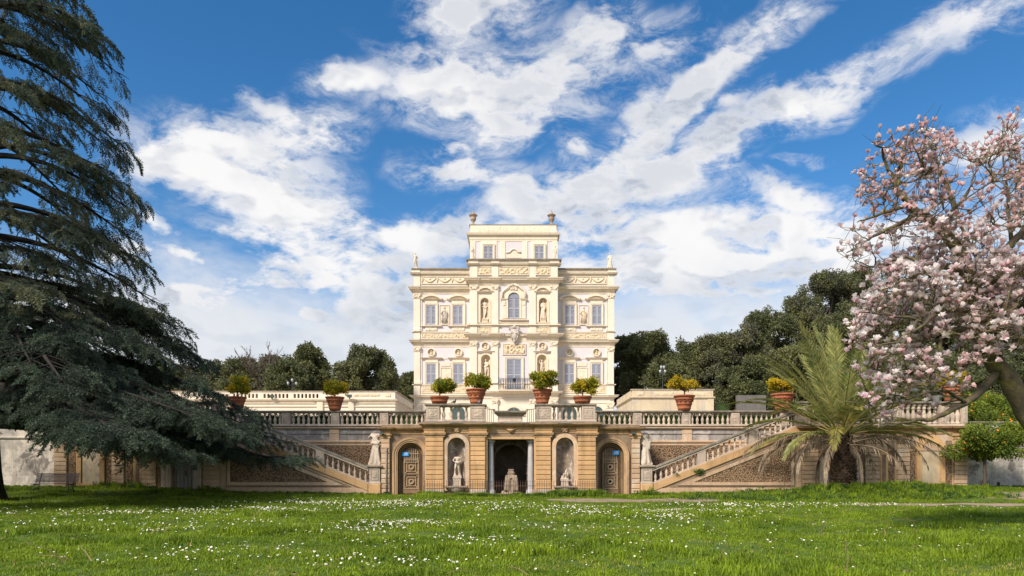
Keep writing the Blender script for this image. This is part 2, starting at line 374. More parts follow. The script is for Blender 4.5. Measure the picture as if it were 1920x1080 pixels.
class MB:
    """collects shapes in world coordinates; build() links them as one mesh object"""
    def __init__(s):
        s.v = []; s.f = []; s.sm = []; s.mi = []; s.cur = 0
    def add(s, vs, fs, smooth=False):
        o = len(s.v); s.v.extend(vs)
        s.f.extend([tuple(i + o for i in f) for f in fs]); s.sm.extend([smooth] * len(fs)); s.mi.extend([s.cur] * len(fs))
        return s
    def box(s, x0, x1, y0, y1, z0, z1):
        if x0 > x1: x0, x1 = x1, x0
        if y0 > y1: y0, y1 = y1, y0
        if z0 > z1: z0, z1 = z1, z0
        vs = [(x0, y0, z0), (x1, y0, z0), (x1, y1, z0), (x0, y1, z0), (x0, y0, z1), (x1, y0, z1), (x1, y1, z1), (x0, y1, z1)]
        return s.add(vs, [(0, 1, 5, 4), (1, 2, 6, 5), (2, 3, 7, 6), (3, 0, 4, 7), (4, 5, 6, 7), (3, 2, 1, 0)])
    def block(s, x0, x1, y0, y1, z0, z1, b=.02):
        """a box whose front (y0) edges are chamfered"""
        if x0 > x1: x0, x1 = x1, x0
        vs = [(x0, y1, z0), (x1, y1, z0), (x1, y1, z1), (x0, y1, z1), (x0, y0 + b, z0), (x1, y0 + b, z0), (x1, y0 + b, z1), (x0, y0 + b, z1),
              (x0 + b, y0, z0 + b), (x1 - b, y0, z0 + b), (x1 - b, y0, z1 - b), (x0 + b, y0, z1 - b)]
        return s.add(vs, [(8, 9, 10, 11), (4, 5, 9, 8), (5, 6, 10, 9), (6, 7, 11, 10), (7, 4, 8, 11), (0, 4, 7, 3), (1, 2, 6, 5), (3, 7, 6, 2), (0, 1, 5, 4), (0, 3, 2, 1)])
    def poly(s, pts, y0, y1):
        """outline in (x, z), extruded from y0 (front) to y1"""
        n = len(pts)
        vs = [(x, y0, z) for x, z in pts] + [(x, y1, z) for x, z in pts]
        fs = [tuple(range(n)), tuple(range(2 * n - 1, n - 1, -1))]
        fs += [(i, i + n, (i + 1) % n + n, (i + 1) % n) for i in range(n)]
        return s.add(vs, fs)
    def lathe(s, prof, c, seg=12, smooth=True, sy=1.0, arc=None):
        vs = []; fs = []
        n = len(prof)
        cnt = seg if arc is None else seg + 1
        for k in range(cnt):
            a = 2 * math.pi * k / seg if arc is None else arc[0] + (arc[1] - arc[0]) * k / seg
            ca, sa = math.cos(a), math.sin(a)
            vs += [(c[0] + r * ca, c[1] + r * sa * sy, c[2] + z) for r, z in prof]
        for k in range(seg):
            k2 = (k + 1) % cnt
            fs += [(k * n + i, k2 * n + i, k2 * n + i + 1, k * n + i + 1) for i in range(n - 1)]
        return s.add(vs, fs, smooth)
    def tube(s, pts, rads, seg=6, smooth=True, cap=True):
        pts = [Vector(p) for p in pts]; n = len(pts)
        if not hasattr(rads, '__len__'): rads = [rads] * n
        vs = []; up = Vector((0.13, 0.21, 1)).normalized()
        for i, p in enumerate(pts):
            d = (pts[min(i + 1, n - 1)] - pts[max(i - 1, 0)])
            d = d.normalized() if d.length > 1e-9 else Vector((0, 0, 1))
            a = d.cross(up)
            if a.length < .05: a = d.cross(Vector((1, 0, 0)))
            a.normalize(); b = d.cross(a)
            for k in range(seg):
                t = 2 * math.pi * k / seg
                vs.append(tuple(p + (a * math.cos(t) + b * math.sin(t)) * rads[i]))
        fs = [(i * seg + k, i * seg + (k + 1) % seg, (i + 1) * seg + (k + 1) % seg, (i + 1) * seg + k) for i in range(n - 1) for k in range(seg)]
        if cap:
            fs += [tuple(range(seg - 1, -1, -1)), tuple((n - 1) * seg + k for k in range(seg))]
        return s.add(vs, fs, smooth)
    def mould(s, x0, x1, yf, prof, r0=1, r1=1, depth=.5):
        """moulding: prof is (projection, z) from bottom to top, mitred and returned to the wall where r0 / r1 = 1"""
        vs = []; fs = []
        for p, z in prof:
            vs += [(x0 - p * r0, yf + depth, z), (x0 - p * r0, yf - p, z), (x1 + p * r1, yf - p, z), (x1 + p * r1, yf + depth, z)]
        for i in range(len(prof) - 1):
            a = 4 * i; b = a + 4
            fs += [(a, a + 1, b + 1, b), (a + 1, a + 2, b + 2, b + 1), (a + 2, a + 3, b + 3, b + 2)]
        e = 4 * (len(prof) - 1)
        fs += [(e, e + 1, e + 2, e + 3), (3, 2, 1, 0)]
        return s.add(vs, fs)
    def ball(s, c, r, seg=10, rings=6, smooth=True):
        if not hasattr(r, '__len__'): r = (r, r, r)
        prof = [(math.sin(math.pi * i / rings), -math.cos(math.pi * i / rings)) for i in range(rings + 1)]
        vs = []; fs = []; n = len(prof)
        for k in range(seg):
            a = 2 * math.pi * k / seg
            vs += [(c[0] + q * math.cos(a) * r[0], c[1] + q * math.sin(a) * r[1], c[2] + z * r[2]) for q, z in prof]
        for k in range(seg):
            k2 = (k + 1) % seg
            fs += [(k * n + i, k2 * n + i, k2 * n + i + 1, k * n + i + 1) for i in range(n - 1)]
        return s.add(vs, fs, smooth)
    def ring_arch(s, cx, zs, ro, ri, y0, y1, seg=14, a0=0., a1=math.pi):
        """an archivolt: half ring in the facade plane"""
        vs = []; fs = []
        for k in range(seg + 1):
            a = a0 + (a1 - a0) * k / seg
            for r in (ro, ri):
                x, z = cx + r * math.cos(a), zs + r * math.sin(a)
                vs += [(x, y0, z), (x, y1, z)]
        for k in range(seg):
            a = 4 * k; b = a + 4
            fs += [(a, b, b + 2, a + 2), (a, a + 1, b + 1, b), (a + 2, b + 2, b + 3, a + 3), (a + 1, a + 3, b + 3, b + 1)]
        fs += [(0, 2, 3, 1), (4 * seg, 4 * seg + 1, 4 * seg + 3, 4 * seg + 2)]
        return s.add(vs, fs)
    def mesh(s, name, origin=(0, 0, 0), mats=()):
        me = bpy.data.meshes.new(name)
        o = origin
        me.from_pydata([(a - o[0], b - o[1], c - o[2]) for a, b, c in s.v], [], s.f)
        if any(s.sm): me.polygons.foreach_set('use_smooth', s.sm)
        for m in mats: me.materials.append(m)
        if len(mats) > 1: me.polygons.foreach_set('material_index', s.mi)
        me.update()
        return me
    def build(s, name, m, parent=None, origin=None):
        ms = [M[k] if isinstance(k, str) else k for k in (m if isinstance(m, (list, tuple)) else [m])]
        if parent is not None:
            origin = WP[parent.name]
        elif origin is None:
            xs = [p[0] for p in s.v]; ys = [p[1] for p in s.v]; zs = [p[2] for p in s.v]
            origin = ((min(xs) + max(xs)) / 2, (min(ys) + max(ys)) / 2, min(zs))
        o = bpy.data.objects.new(name, s.mesh(name, origin, ms))
        col.objects.link(o)
        if parent is not None:
            o.parent = parent
        else:
            o.location = origin
        WP[o.name] = tuple(origin)
        return o


def tag(o, label=None, cat=None, group=None, kind=None):
    if label: o['label'] = label
    if cat: o['category'] = cat
    if group: o['group'] = group
    if kind: o['kind'] = kind
    return o


def thing(name, label, cat, loc, group=None):
    o = bpy.data.objects.new(name, None)
    o.empty_display_size = .3
    col.objects.link(o); o.location = loc; WP[o.name] = tuple(loc)
    return tag(o, label, cat, group)


def inst(name, me, parent, pos, rot=(0, 0, 0), scl=1.0):
    """an object that shares mesh data, placed at a world position under parent (whose axes are the world's)"""
    o = bpy.data.objects.new(name, me)
    col.objects.link(o)
    if parent is not None:
        o.parent = parent; w = WP[parent.name]
        o.location = (pos[0] - w[0], pos[1] - w[1], pos[2] - w[2])
    else:
        o.location = pos
    o.rotation_euler = rot
    o.scale = (scl, scl, scl) if not hasattr(scl, '__len__') else scl
    WP[o.name] = tuple(pos)
    return o


_trees = {}


def scatter(name, srcs, pts, rots, scs, idx, parent=None, label=None, cat=None):
    """one mass of countless small pieces: instances of a few source meshes on a cloud of points"""
    pts = np.asarray(pts, float)
    org = np.array(WP[parent.name] if parent is not None else (0., 0., 0.))
    me = bpy.data.meshes.new(name)
    n = len(pts)
    me.vertices.add(n); me.vertices.foreach_set('co', (pts - org).astype(np.float32).ravel())
    me.attributes.new('rot', 'FLOAT_VECTOR', 'POINT').data.foreach_set('vector', np.asarray(rots, np.float32).ravel())
    me.attributes.new('scl', 'FLOAT', 'POINT').data.foreach_set('value', np.asarray(scs, np.float32).ravel())
    me.attributes.new('idx', 'INT', 'POINT').data.foreach_set('value', np.asarray(idx, np.int32).ravel())
    for s in srcs:
        for m in s.materials:
            if m.name not in me.materials: me.materials.append(m)
    key = tuple(s.name for s in srcs)
    if key not in _trees:
        g = bpy.data.node_groups.new('scatter_' + name, 'GeometryNodeTree')
        g.interface.new_socket('Geometry', in_out='INPUT', socket_type='NodeSocketGeometry')
        g.interface.new_socket('Geometry', in_out='OUTPUT', socket_type='NodeSocketGeometry')
        N = g.nodes; L = g.links
        gi = N.new('NodeGroupInput'); go = N.new('NodeGroupOutput')
        ip = N.new('GeometryNodeInstanceOnPoints')
        L.new(gi.outputs[0], ip.inputs['Points'])
        jn = N.new('GeometryNodeJoinGeometry')
        for s in reversed(srcs):
            so = bpy.data.objects.new('piece_' + s.name, s)
            oi = N.new('GeometryNodeObjectInfo'); oi.inputs['Object'].default_value = so
            oi.inputs['As Instance'].default_value = False
            gt = N.new('GeometryNodeGeometryToInstance')
            L.new(oi.outputs['Geometry'], gt.inputs[0]); L.new(gt.outputs[0], jn.inputs[0])
        L.new(jn.outputs[0], ip.inputs['Instance'])
        ip.inputs['Pick Instance'].default_value = True
        for nm, ty, sk in (('rot', 'FLOAT_VECTOR', 'Rotation'), ('scl', 'FLOAT', 'Scale'), ('idx', 'INT', 'Instance Index')):
            na = N.new('GeometryNodeInputNamedAttribute'); na.data_type = ty; na.inputs[0].default_value = nm
            L.new([x for x in na.outputs if x.enabled][0], ip.inputs[sk])
        L.new(ip.outputs[0], go.inputs[0])
        _trees[key] = g
    o = bpy.data.objects.new(name, me); col.objects.link(o)
    if parent is not None: o.parent = parent
    md = o.modifiers.new('scatter', 'NODES'); md.node_group = _trees[key]
    WP[o.name] = tuple(org)
    return tag(o, label, cat, None, 'stuff')


def arch_pts(cx, zs, r, n=12, a0=math.pi, a1=0.):
    return [(cx + r * math.cos(a0 + (a1 - a0) * k / n), zs + r * math.sin(a0 + (a1 - a0) * k / n)) for k in range(n + 1)]


def wall_open(mb, x0, x1, z0, z1, yf, depth, ops):
    """a wall sheet with openings (xa, xb, za, zs, arched): real holes with reveals of the given depth"""
    ops = sorted(ops)
    x = x0
    def quad(a, b, c, d):
        if b - a > 1e-4 and d - c > 1e-4:
            mb.add([(a, yf, c), (b, yf, c), (b, yf, d), (a, yf, d)], [(0, 1, 2, 3)])
    for (xa, xb, za, zs, ar) in ops:
        quad(x, xa, z0, z1)
        quad(xa, xb, z0, za)
        if ar:
            cx, r = (xa + xb) / 2, (xb - xa) / 2
            arc = arch_pts(cx, zs, r)
            for k in range(len(arc) - 1):
                (ax, az), (bx, bz) = arc[k], arc[k + 1]
                mb.add([(ax, yf, az), (bx, yf, bz), (bx, yf, z1), (ax, yf, z1)], [(0, 1, 2, 3)])
            ring = [(xa, za)] + arc + [(xb, za)]
        else:
            quad(xa, xb, zs, z1)
            ring = [(xa, za), (xa, zs), (xb, zs), (xb, za)]
        n = len(ring)
        vs = [(p, yf, q) for p, q in ring] + [(p, yf + depth, q) for p, q in ring]
        mb.add(vs, [(i, (i + 1) % n, (i + 1) % n + n, i + n) for i in range(n)])
        x = xb
    quad(x, x1, z0, z1)
    return mb


def niche_shell(mb, xa, xb, za, zs, yf, sq=1.0):
    """half-round niche with a quarter-dome head, opening xa..xb"""
    cx, r = (xa + xb) / 2, (xb - xa) / 2
    n = 10
    vs = []; fs = []
    for k in range(n + 1):
        a = math.pi * k / n
        x, y = cx - r * math.cos(a), yf + r * sq * math.sin(a)
        vs += [(x, y, za), (x, y, zs)]
    fs += [(2 * k, 2 * k + 2, 2 * k + 3, 2 * k + 1) for k in range(n)]
    mb.add(vs, fs, True)
    vs = []; fs = []; m = 5
    for j in range(m + 1):
        b = math.pi / 2 * j / m
        for k in range(n + 1):
            a = math.pi * k / n
            vs.append((cx - r * math.cos(a) * math.cos(b), yf + r * sq * math.sin(a) * math.cos(b), zs + r * math.sin(b)))
    for j in range(m):
        for k in range(n):
            fs.append((j * (n + 1) + k, j * (n + 1) + k + 1, (j + 1) * (n + 1) + k + 1, (j + 1) * (n + 1) + k))
    mb.add(vs, fs, True)
    mb.add([(cx - r * math.cos(math.pi * k / n), yf + r * sq * math.sin(math.pi * k / n), za) for k in range(n + 1)], [tuple(range(n + 1))])
    return mb


def relief(mb, x0, x1, z0, z1, y, amp, cell, seed=0):
    """carved stucco: a grid pushed in and out"""
    cell *= .62
    nx = max(4, int((x1 - x0) / cell)); nz = max(3, int((z1 - z0) / cell))
    vs = []
    for j in range(nz + 1):
        for i in range(nx + 1):
            x = x0 + (x1 - x0) * i / nx; z = z0 + (z1 - z0) * j / nz
            e = 0 if i in (0, nx) or j in (0, nz) else 1
            h = noise.noise(Vector((x * 1.1 / cell * .35 + seed * 7.3, z / cell * .35, seed))) + .6 * noise.noise(Vector((x / cell * .8, z / cell * .8 + seed * 3.1, 5)))
            vs.append((x, y - e * amp * max(0, .35 + h), z))
    w = nx + 1
    return mb.add(vs, [(j * w + i, j * w + i + 1, (j + 1) * w + i + 1, (j + 1) * w + i) for j in range(nz) for i in range(nx)], True)


def fused(name, pieces, m, voxel=.035, smooth=6):
    """one continuous surface from tapered limbs and masses: ('c', p0, r0, p1, r1) and ('e', centre, radii)"""
    mb = MB()
    for p in pieces:
        if p[0] == 'c':
            a, b = Vector(p[1]), Vector(p[3])
            mb.tube([a, a.lerp(b, .5), b], [p[2], (p[2] + p[4]) / 2, p[4]], 10)
            mb.ball(a, p[2], 10, 6); mb.ball(b, p[4], 10, 6)
        elif p[0] == 'l':
            mb.lathe(p[2], p[1], 20, True, p[3] if len(p) > 3 else 1.0)
        elif p[0] == 'b':
            mb.box(*p[1])
        else:
            mb.ball(p[1], p[2], 12, 8)
    me = mb.mesh('raw_' + name)
    ob = bpy.data.objects.new('raw_' + name, me); col.objects.link(ob)
    md = ob.modifiers.new('r', 'REMESH'); md.mode = 'VOXEL'; md.voxel_size = voxel; md.use_smooth_shade = True
    sm = ob.modifiers.new('s', 'SMOOTH'); sm.iterations = smooth; sm.factor = .5
    dg = bpy.context.evaluated_depsgraph_get()
    res = bpy.data.meshes.new_from_object(ob.evaluated_get(dg))
    bpy.data.objects.remove(ob); bpy.data.meshes.remove(me)
    res.name = name; res.materials.clear(); res.materials.append(M[m])
    res.polygons.foreach_set('use_smooth', [True] * len(res.polygons))
    return res


def sstep(a, b, x):
    t = min(1, max(0, (x - a) / (b - a)))
    return t * t * (3 - 2 * t)


def ground_z(x, y):
    z = .34 * sstep(14, 24, x) * sstep(31, 39, y) + .36 * sstep(-15, -24, x) * sstep(31, 40, y)
    z += .10 * sstep(8, 12, abs(x)) * sstep(36, 40, y)
    k = 1 - sstep(37, 41, y)
    z += k * (.09 * noise.noise(Vector((x * .22, y * .30, 3.1))) + .05 * noise.noise(Vector((x * .7, y * .8, 9.4))))
    return z

# ------------------------------------------------------------------ the setting: lawn, path, upper garden
def build_ground():
    xs = np.concatenate([np.linspace(-240, -46, 26), np.linspace(-45, 45, 181), np.linspace(46, 240, 26)])
    ys = np.concatenate([np.linspace(-160, -2, 16), np.linspace(0, 46.5, 125)])
    vs = [(float(x), float(y), ground_z(float(x), float(y))) for y in ys for x in xs]
    w = len(xs)
    mb = MB(); mb.add(vs, [(j * w + i, j * w + i + 1, (j + 1) * w + i + 1, (j + 1) * w + i) for j in range(len(ys) - 1) for i in range(w - 1)], True)
    tag(mb.build('lawn', 'lawn', None, (0, 0, 0)), kind='structure')
    mb = MB().box(-700, 700, 44.6, 1500, 3.6, 4.4)
    tag(mb.build('garden_ground', 'gravel', None, (0, 0, 0)), kind='structure')


def path_strip(x0, x1, yc, hw, seed):
    n = int((x1 - x0) / .25)
    vs = []
    for i in range(n + 1):
        x = x0 + (x1 - x0) * i / n
        t = min(1, min(i, n - i) / (n * .22))
        h = hw * math.sqrt(t) * (1 + .35 * noise.noise(Vector((x * .9, seed, 0))))
        c = yc(x)
        for k in range(7):
            y = c - h + 2 * h * k / 6
            vs.append((x, y, ground_z(x, y) + .006))
    mb = MB(); mb.add(vs, [(i * 7 + k, (i + 1) * 7 + k, (i + 1) * 7 + k + 1, i * 7 + k + 1) for i in range(n) for k in range(6)], True)
    return mb


PATHS = [(1.6, 11.2, lambda x: 34.6 + .08 * (x - 3) + .25 * math.sin(x * .5), 2.0, 1.), (21.4, 42, lambda x: 35.4 + .03 * (x - 21), 1.9, 2.), (12.5, 29.5, lambda x: 30.6 + .02 * (x - 12), .95, 3.)]


def on_path(x, y, k=1.0):
    for (x0, x1, yc, hw, sd) in PATHS:
        if x0 < x < x1:
            t = min(1, min(x - x0, x1 - x) / ((x1 - x0) * .22))
            if abs(y - yc(x)) < hw * k * math.sqrt(t) * (1 + .5 * noise.noise(Vector((x * 1.7, y * 2.3, sd)))): return True
    return False


build_ground()
for i, (x0, x1, yc, hw, sd) in enumerate(PATHS):
    tag(path_strip(x0, x1, yc, hw, sd).build('footpath', 'earth'), kind='structure')


# ------------------------------------------------------------------ carved figures (mesh library)
def human(pose, draped=False, head=True):
    """tapered limbs on a 1.8 m skeleton; pose gives the joints that differ from a plain stance"""
    J = dict(pel=(0, 0, .95), che=(0, 0, 1.30), nec=(0, 0, 1.48), hea=(0, -.02, 1.66), shl=(-.19, 0, 1.42), shr=(.19, 0, 1.42),
             ell=(-.27, .02, 1.14), elr=(.27, .02, 1.14), hal=(-.25, -.08, .88), har=(.25, -.08, .88), hil=(-.09, 0, .92), hir=(.09, 0, .92),
             knl=(-.10, -.03, .5), knr=(.10, -.03, .5), anl=(-.11, .02, .08), anr=(.11, .02, .08))
    J.update(pose)
    P = [('c', J['pel'], .145, J['che'], .165), ('e', (J['che'][0], J['che'][1], J['che'][2] + .05), (.20, .13, .15)), ('c', J['che'], .13, J['nec'], .06),
         ('c', J['shl'], .075, J['ell'], .052), ('c', J['ell'], .05, J['hal'], .035), ('c', J['shr'], .075, J['elr'], .052), ('c', J['elr'], .05, J['har'], .035),
         ('e', J['hal'], (.045, .05, .06)), ('e', J['har'], (.045, .05, .06)),
         ('c', J['hil'], .105, J['knl'], .065), ('c', J['knl'], .065, J['anl'], .042), ('c', J['hir'], .105, J['knr'], .065), ('c', J['knr'], .065, J['anr'], .042),
         ('e', (J['anl'][0], J['anl'][1] - .07, J['anl'][2] - .03), (.05, .12, .045)), ('e', (J['anr'][0], J['anr'][1] - .07, J['anr'][2] - .03), (.05, .12, .045)),
         ('c', J['shl'], .08, J['shr'], .08)]
    if head:
        h = J['hea']
        P += [('c', J['nec'], .058, h, .06), ('e', h, (.083, .10, .125)), ('e', (h[0], h[1] - .10, h[2] - .01), (.018, .03, .035)), ('e', (h[0], h[1] + .02, h[2] + .05), (.098, .11, .10))]
    if draped:
        # a fallen cloak and skirt with folds
        for k in range(16):
            a = 2 * math.pi * k / 16
            r = .24 + .07 * (k % 2)
            P.append(('c', (.125 * math.cos(a), .10 * math.sin(a), 1.02), .03, (r * math.cos(a), r * .85 * math.sin(a), .04), .05 + .015 * (k % 3)))
        P.append(('l', (0, 0, 0), [(0, .02), (.24, .02), (.175, .6), (.13, 1.05), (0, 1.06)], .85))
        for k in range(5):
            P.append(('c', (-.17, -.10, 1.40 - .09 * k), .035, (.20, -.14, 1.12 - .08 * k), .04))
    return P


FIG = {}
FIG['venus'] = fused('standing_nude_statue', human(dict(che=(.03, 0, 1.30), hea=(-.03, -.03, 1.67), ell=(-.36, .0, 1.20), hal=(-.16, -.12, 1.02), elr=(.27, -.02, 1.14), har=(.12, -.18, .98), knr=(.06, -.12, .52), anr=(-.04, -.02, .08))) +
                     [('c', (.26, .06, .95), .06, (.24, .06, .02), .10), ('b', (-.26, .34, -.2, .2, -.10, .03))], 'statue', .04)
FIG['draped'] = fused('draped_statue', human(dict(hal=(-.08, -.2, 1.12), ell=(-.29, -.04, 1.16), har=(.22, -.14, .9)), True) + [('b', (-.28, .28, -.22, .22, -.10, .03))], 'statue', .04)
FIG['raised'] = fused('statue_with_raised_arm', human(dict(ell=(-.34, .0, 1.62), hal=(-.14, -.03, 1.80), knl=(-.12, -.1, .5))) + [('c', (.2, .08, .8), .07, (.2, .08, .02), .1), ('b', (-.26, .30, -.2, .2, -.10, .03))], 'statue', .045)
FIG['headless_male'] = fused('headless_nude_statue', human(dict(che=(.05, -.06, 1.28), nec=(.06, -.10, 1.46), shl=(-.16, -.05, 1.42), shr=(.25, -.08, 1.40), ell=(-.33, -.06, 1.2), hal=(-.10, -.20, 1.02), elr=(.30, -.05, 1.15), har=(.10, -.22, 1.02),
                              knl=(-.16, -.16, .56), anl=(-.13, -.02, .12), knr=(.12, .0, .5), anr=(.15, .05, .08)), False, False) +
                             [('e', (0, -.16, 1.04), (.17, .08, .12)), ('c', (.17, .10, .75), .07, (.2, .1, .02), .11), ('c', (-.15, .02, .45), .08, (-.17, .04, .02), .11), ('b', (-.30, .34, -.24, .24, -.12, .03))], 'whitemarble', .03)
FIG['headless_robed'] = fused('headless_robed_statue', human(dict(nec=(.03, 0, 1.46), shl=(-.20, 0, 1.43), shr=(.21, 0, 1.43), ell=(-.37, -.04, 1.26), hal=(-.20, -.22, 1.36), elr=(.38, .0, 1.22), har=(.24, -.20, 1.04)), True, False) +
                              [('e', (-.18, .0, 1.45), (.10, .10, .08)), ('c', (-.20, -.16, 1.02), .05, (.20, -.16, .98), .05), ('c', (.16, -.15, .7), .04, (.26, -.2, .04), .06), ('b', (-.32, .34, -.26, .26, -.10, .04))], 'whitemarble', .032)
FIG['lion_robed'] = fused('weathered_robed_statue', human(dict(shl=(-.21, 0, 1.40), shr=(.21, 0, 1.40), ell=(-.25, -.03, 1.15), hal=(-.12, -.12, .98), elr=(.27, -.03, 1.18), har=(.14, -.14, .96)), True, False) +
                          [('e', (-.02, -.02, 1.52), (.24, .18, .19)), ('e', (-.14, -.08, 1.40), (.12, .10, .12)), ('e', (.28, 0, 1.32), (.07, .07, .11)), ('c', (-.24, -.05, .7), .04, (-.28, -.1, .05), .05), ('b', (-.30, .34, -.26, .26, -.10, .04))], 'whitemarble', .032)
FIG['fragment'] = fused('broken_seated_statue', [('c', (.05, 0, .05), .16, (.05, 0, .35), .13), ('c', (.05, 0, .35), .11, (.13, -.02, .78), .10), ('c', (.13, -.02, .78), .08, (.20, -.02, .92), .07), ('c', (.18, 0, .85), .06, (.28, -.05, .55), .05),
                              ('c', (.28, -.05, .55), .05, (.24, -.1, .35), .045), ('c', (.02, -.05, .35), .09, (-.10, -.18, .50), .08), ('c', (-.10, -.18, .50), .075, (-.16, -.16, .12), .055), ('e', (-.22, 0, .16), (.14, .13, .13)), ('e', (-.24, -.02, .30), (.08, .08, .07)),
                              ('b', (-.42, .38, -.28, .28, -.06, .08))], 'whitemarble', .028)
FIG['bust'] = fused('bust', [('e', (0, 0, .44), (.09, .10, .13)), ('e', (0, -.09, .43), (.02, .03, .04)), ('c', (0, 0, .34), .055, (0, 0, .22), .07), ('e', (0, .02, .12), (.20, .11, .12)), ('c', (0, 0, .04), .09, (0, 0, -.08), .05)], 'statue', .03)
_r = random.Random(4)
FIG['rockfount'] = fused('rockwork_fountain', [('e', (0, 0, .12), (1.05, .75, .22)), ('e', (-.55, -.1, .22), (.42, .4, .24)), ('e', (.5, -.12, .22), (.45, .4, .22)), ('e', (0, -.35, .28), (.30, .28, .25)), ('l', (0, 0, .2), [(0, 0), (.72, 0), (.62, .5), (.58, 1.1), (.5, 1.5), (.30, 1.72), (0, 1.74)], .8),
                               ('e', (0, -.02, 2.02), (.38, .3, .22)), ('l', (0, 0, 2.05), [(0, 0), (.26, 0), (.24, .15), (.31, .32), (.27, .36), (0, .36)], .8)] +
                         [('c', (x, -.42, 1.75), .13, (x * 1.25, -.5, .5), .16) for x in (-.42, -.2, .22, .44)] + [('e', (_r.uniform(-.6, .6), -.45 + _r.uniform(-.05, .1), _r.uniform(.4, 1.7)), (.14, .12, .12)) for _ in range(16)], 'tufa', .05, 4)


# ------------------------------------------------------------------ the villa
YW, YT, YA = 83.0, 81.5, 84.4                          # faces of the wings, of the central block and of the roof storey
VC = 963.5
Z0 = 4.35


def corn(zb, zt, p):
    h = zt - zb
    return [(0, zb), (.14 * p, zb), (.18 * p, zb + .16 * h), (.42 * p, zb + .32 * h), (.46 * p, zb + .46 * h), (.84 * p, zb + .5 * h), (.86 * p, zb + .74 * h), (p, zb + .86 * h), (p, zt)]


villa = thing('villa', 'cream and lilac baroque villa with grey shutters and stepped roof storey', 'villa', (wx(VC, YW), YW + 6, Z0))


def vbox(name, m, px0, px1, py0, py1, Y, proud, back=.02, parent=None, sub=None):
    return MB().box(wx(px0, Y), wx(px1, Y), Y - proud, Y + back, wz(py1, Y), wz(py0, Y)).build(name, m, parent or villa)


def shutter(par, x0, x1, z0, z1, y, arch=None):
    """one louvred leaf: stiles, rails and slats in one mesh; arch=(cx, zs, r) rounds the head"""
    mb = MB(); b = .09
    if x0 > x1: x0, x1 = x1, x0
    n = max(8, int((z1 - z0) / .16))
    mb.cur = 1; mb.box(x0, x1, y + .005, y + .03, z0, z1); mb.cur = 0
    mb.box(x0, x0 + b, y - .05, y + .004, z0, z1); mb.box(x1 - b, x1, y - .05, y + .004, z0, z1)
    mb.box(x0 + b, x1 - b, y - .048, y + .004, z0, z0 + b * 1.4)
    mb.box(x0 + b, x1 - b, y - .048, y + .004, (z0 + z1) / 2 - .06, (z0 + z1) / 2 + .06)
    if arch is None:
        mb.box(x0 + b, x1 - b, y - .048, y + .004, z1 - b * 1.4, z1)
    mb.cur = 1
    for k in range(1, n):
        z = z0 + (z1 - z0) * k / n
        mb.add([(x0 + b, y - .035, z - .05), (x1 - b, y - .035, z - .05), (x1 - b, y, z + .05), (x0 + b, y, z + .05)], [(0, 1, 2, 3)])
    if arch:
        cx, zs, r = arch
        pts = []
        for k in range(9):
            a = math.pi / 2 * k / 8
            sx = -1 if x0 < cx - .05 else 1
            pts.append((cx + sx * r * math.cos(a), zs + r * math.sin(a)))
        pts.append((x1 if x0 < cx - .05 else x0, zs))
        mb.poly(pts, y - .04, y + .03)
    return mb.build('shutter', ['shutter', 'louvre'], par)


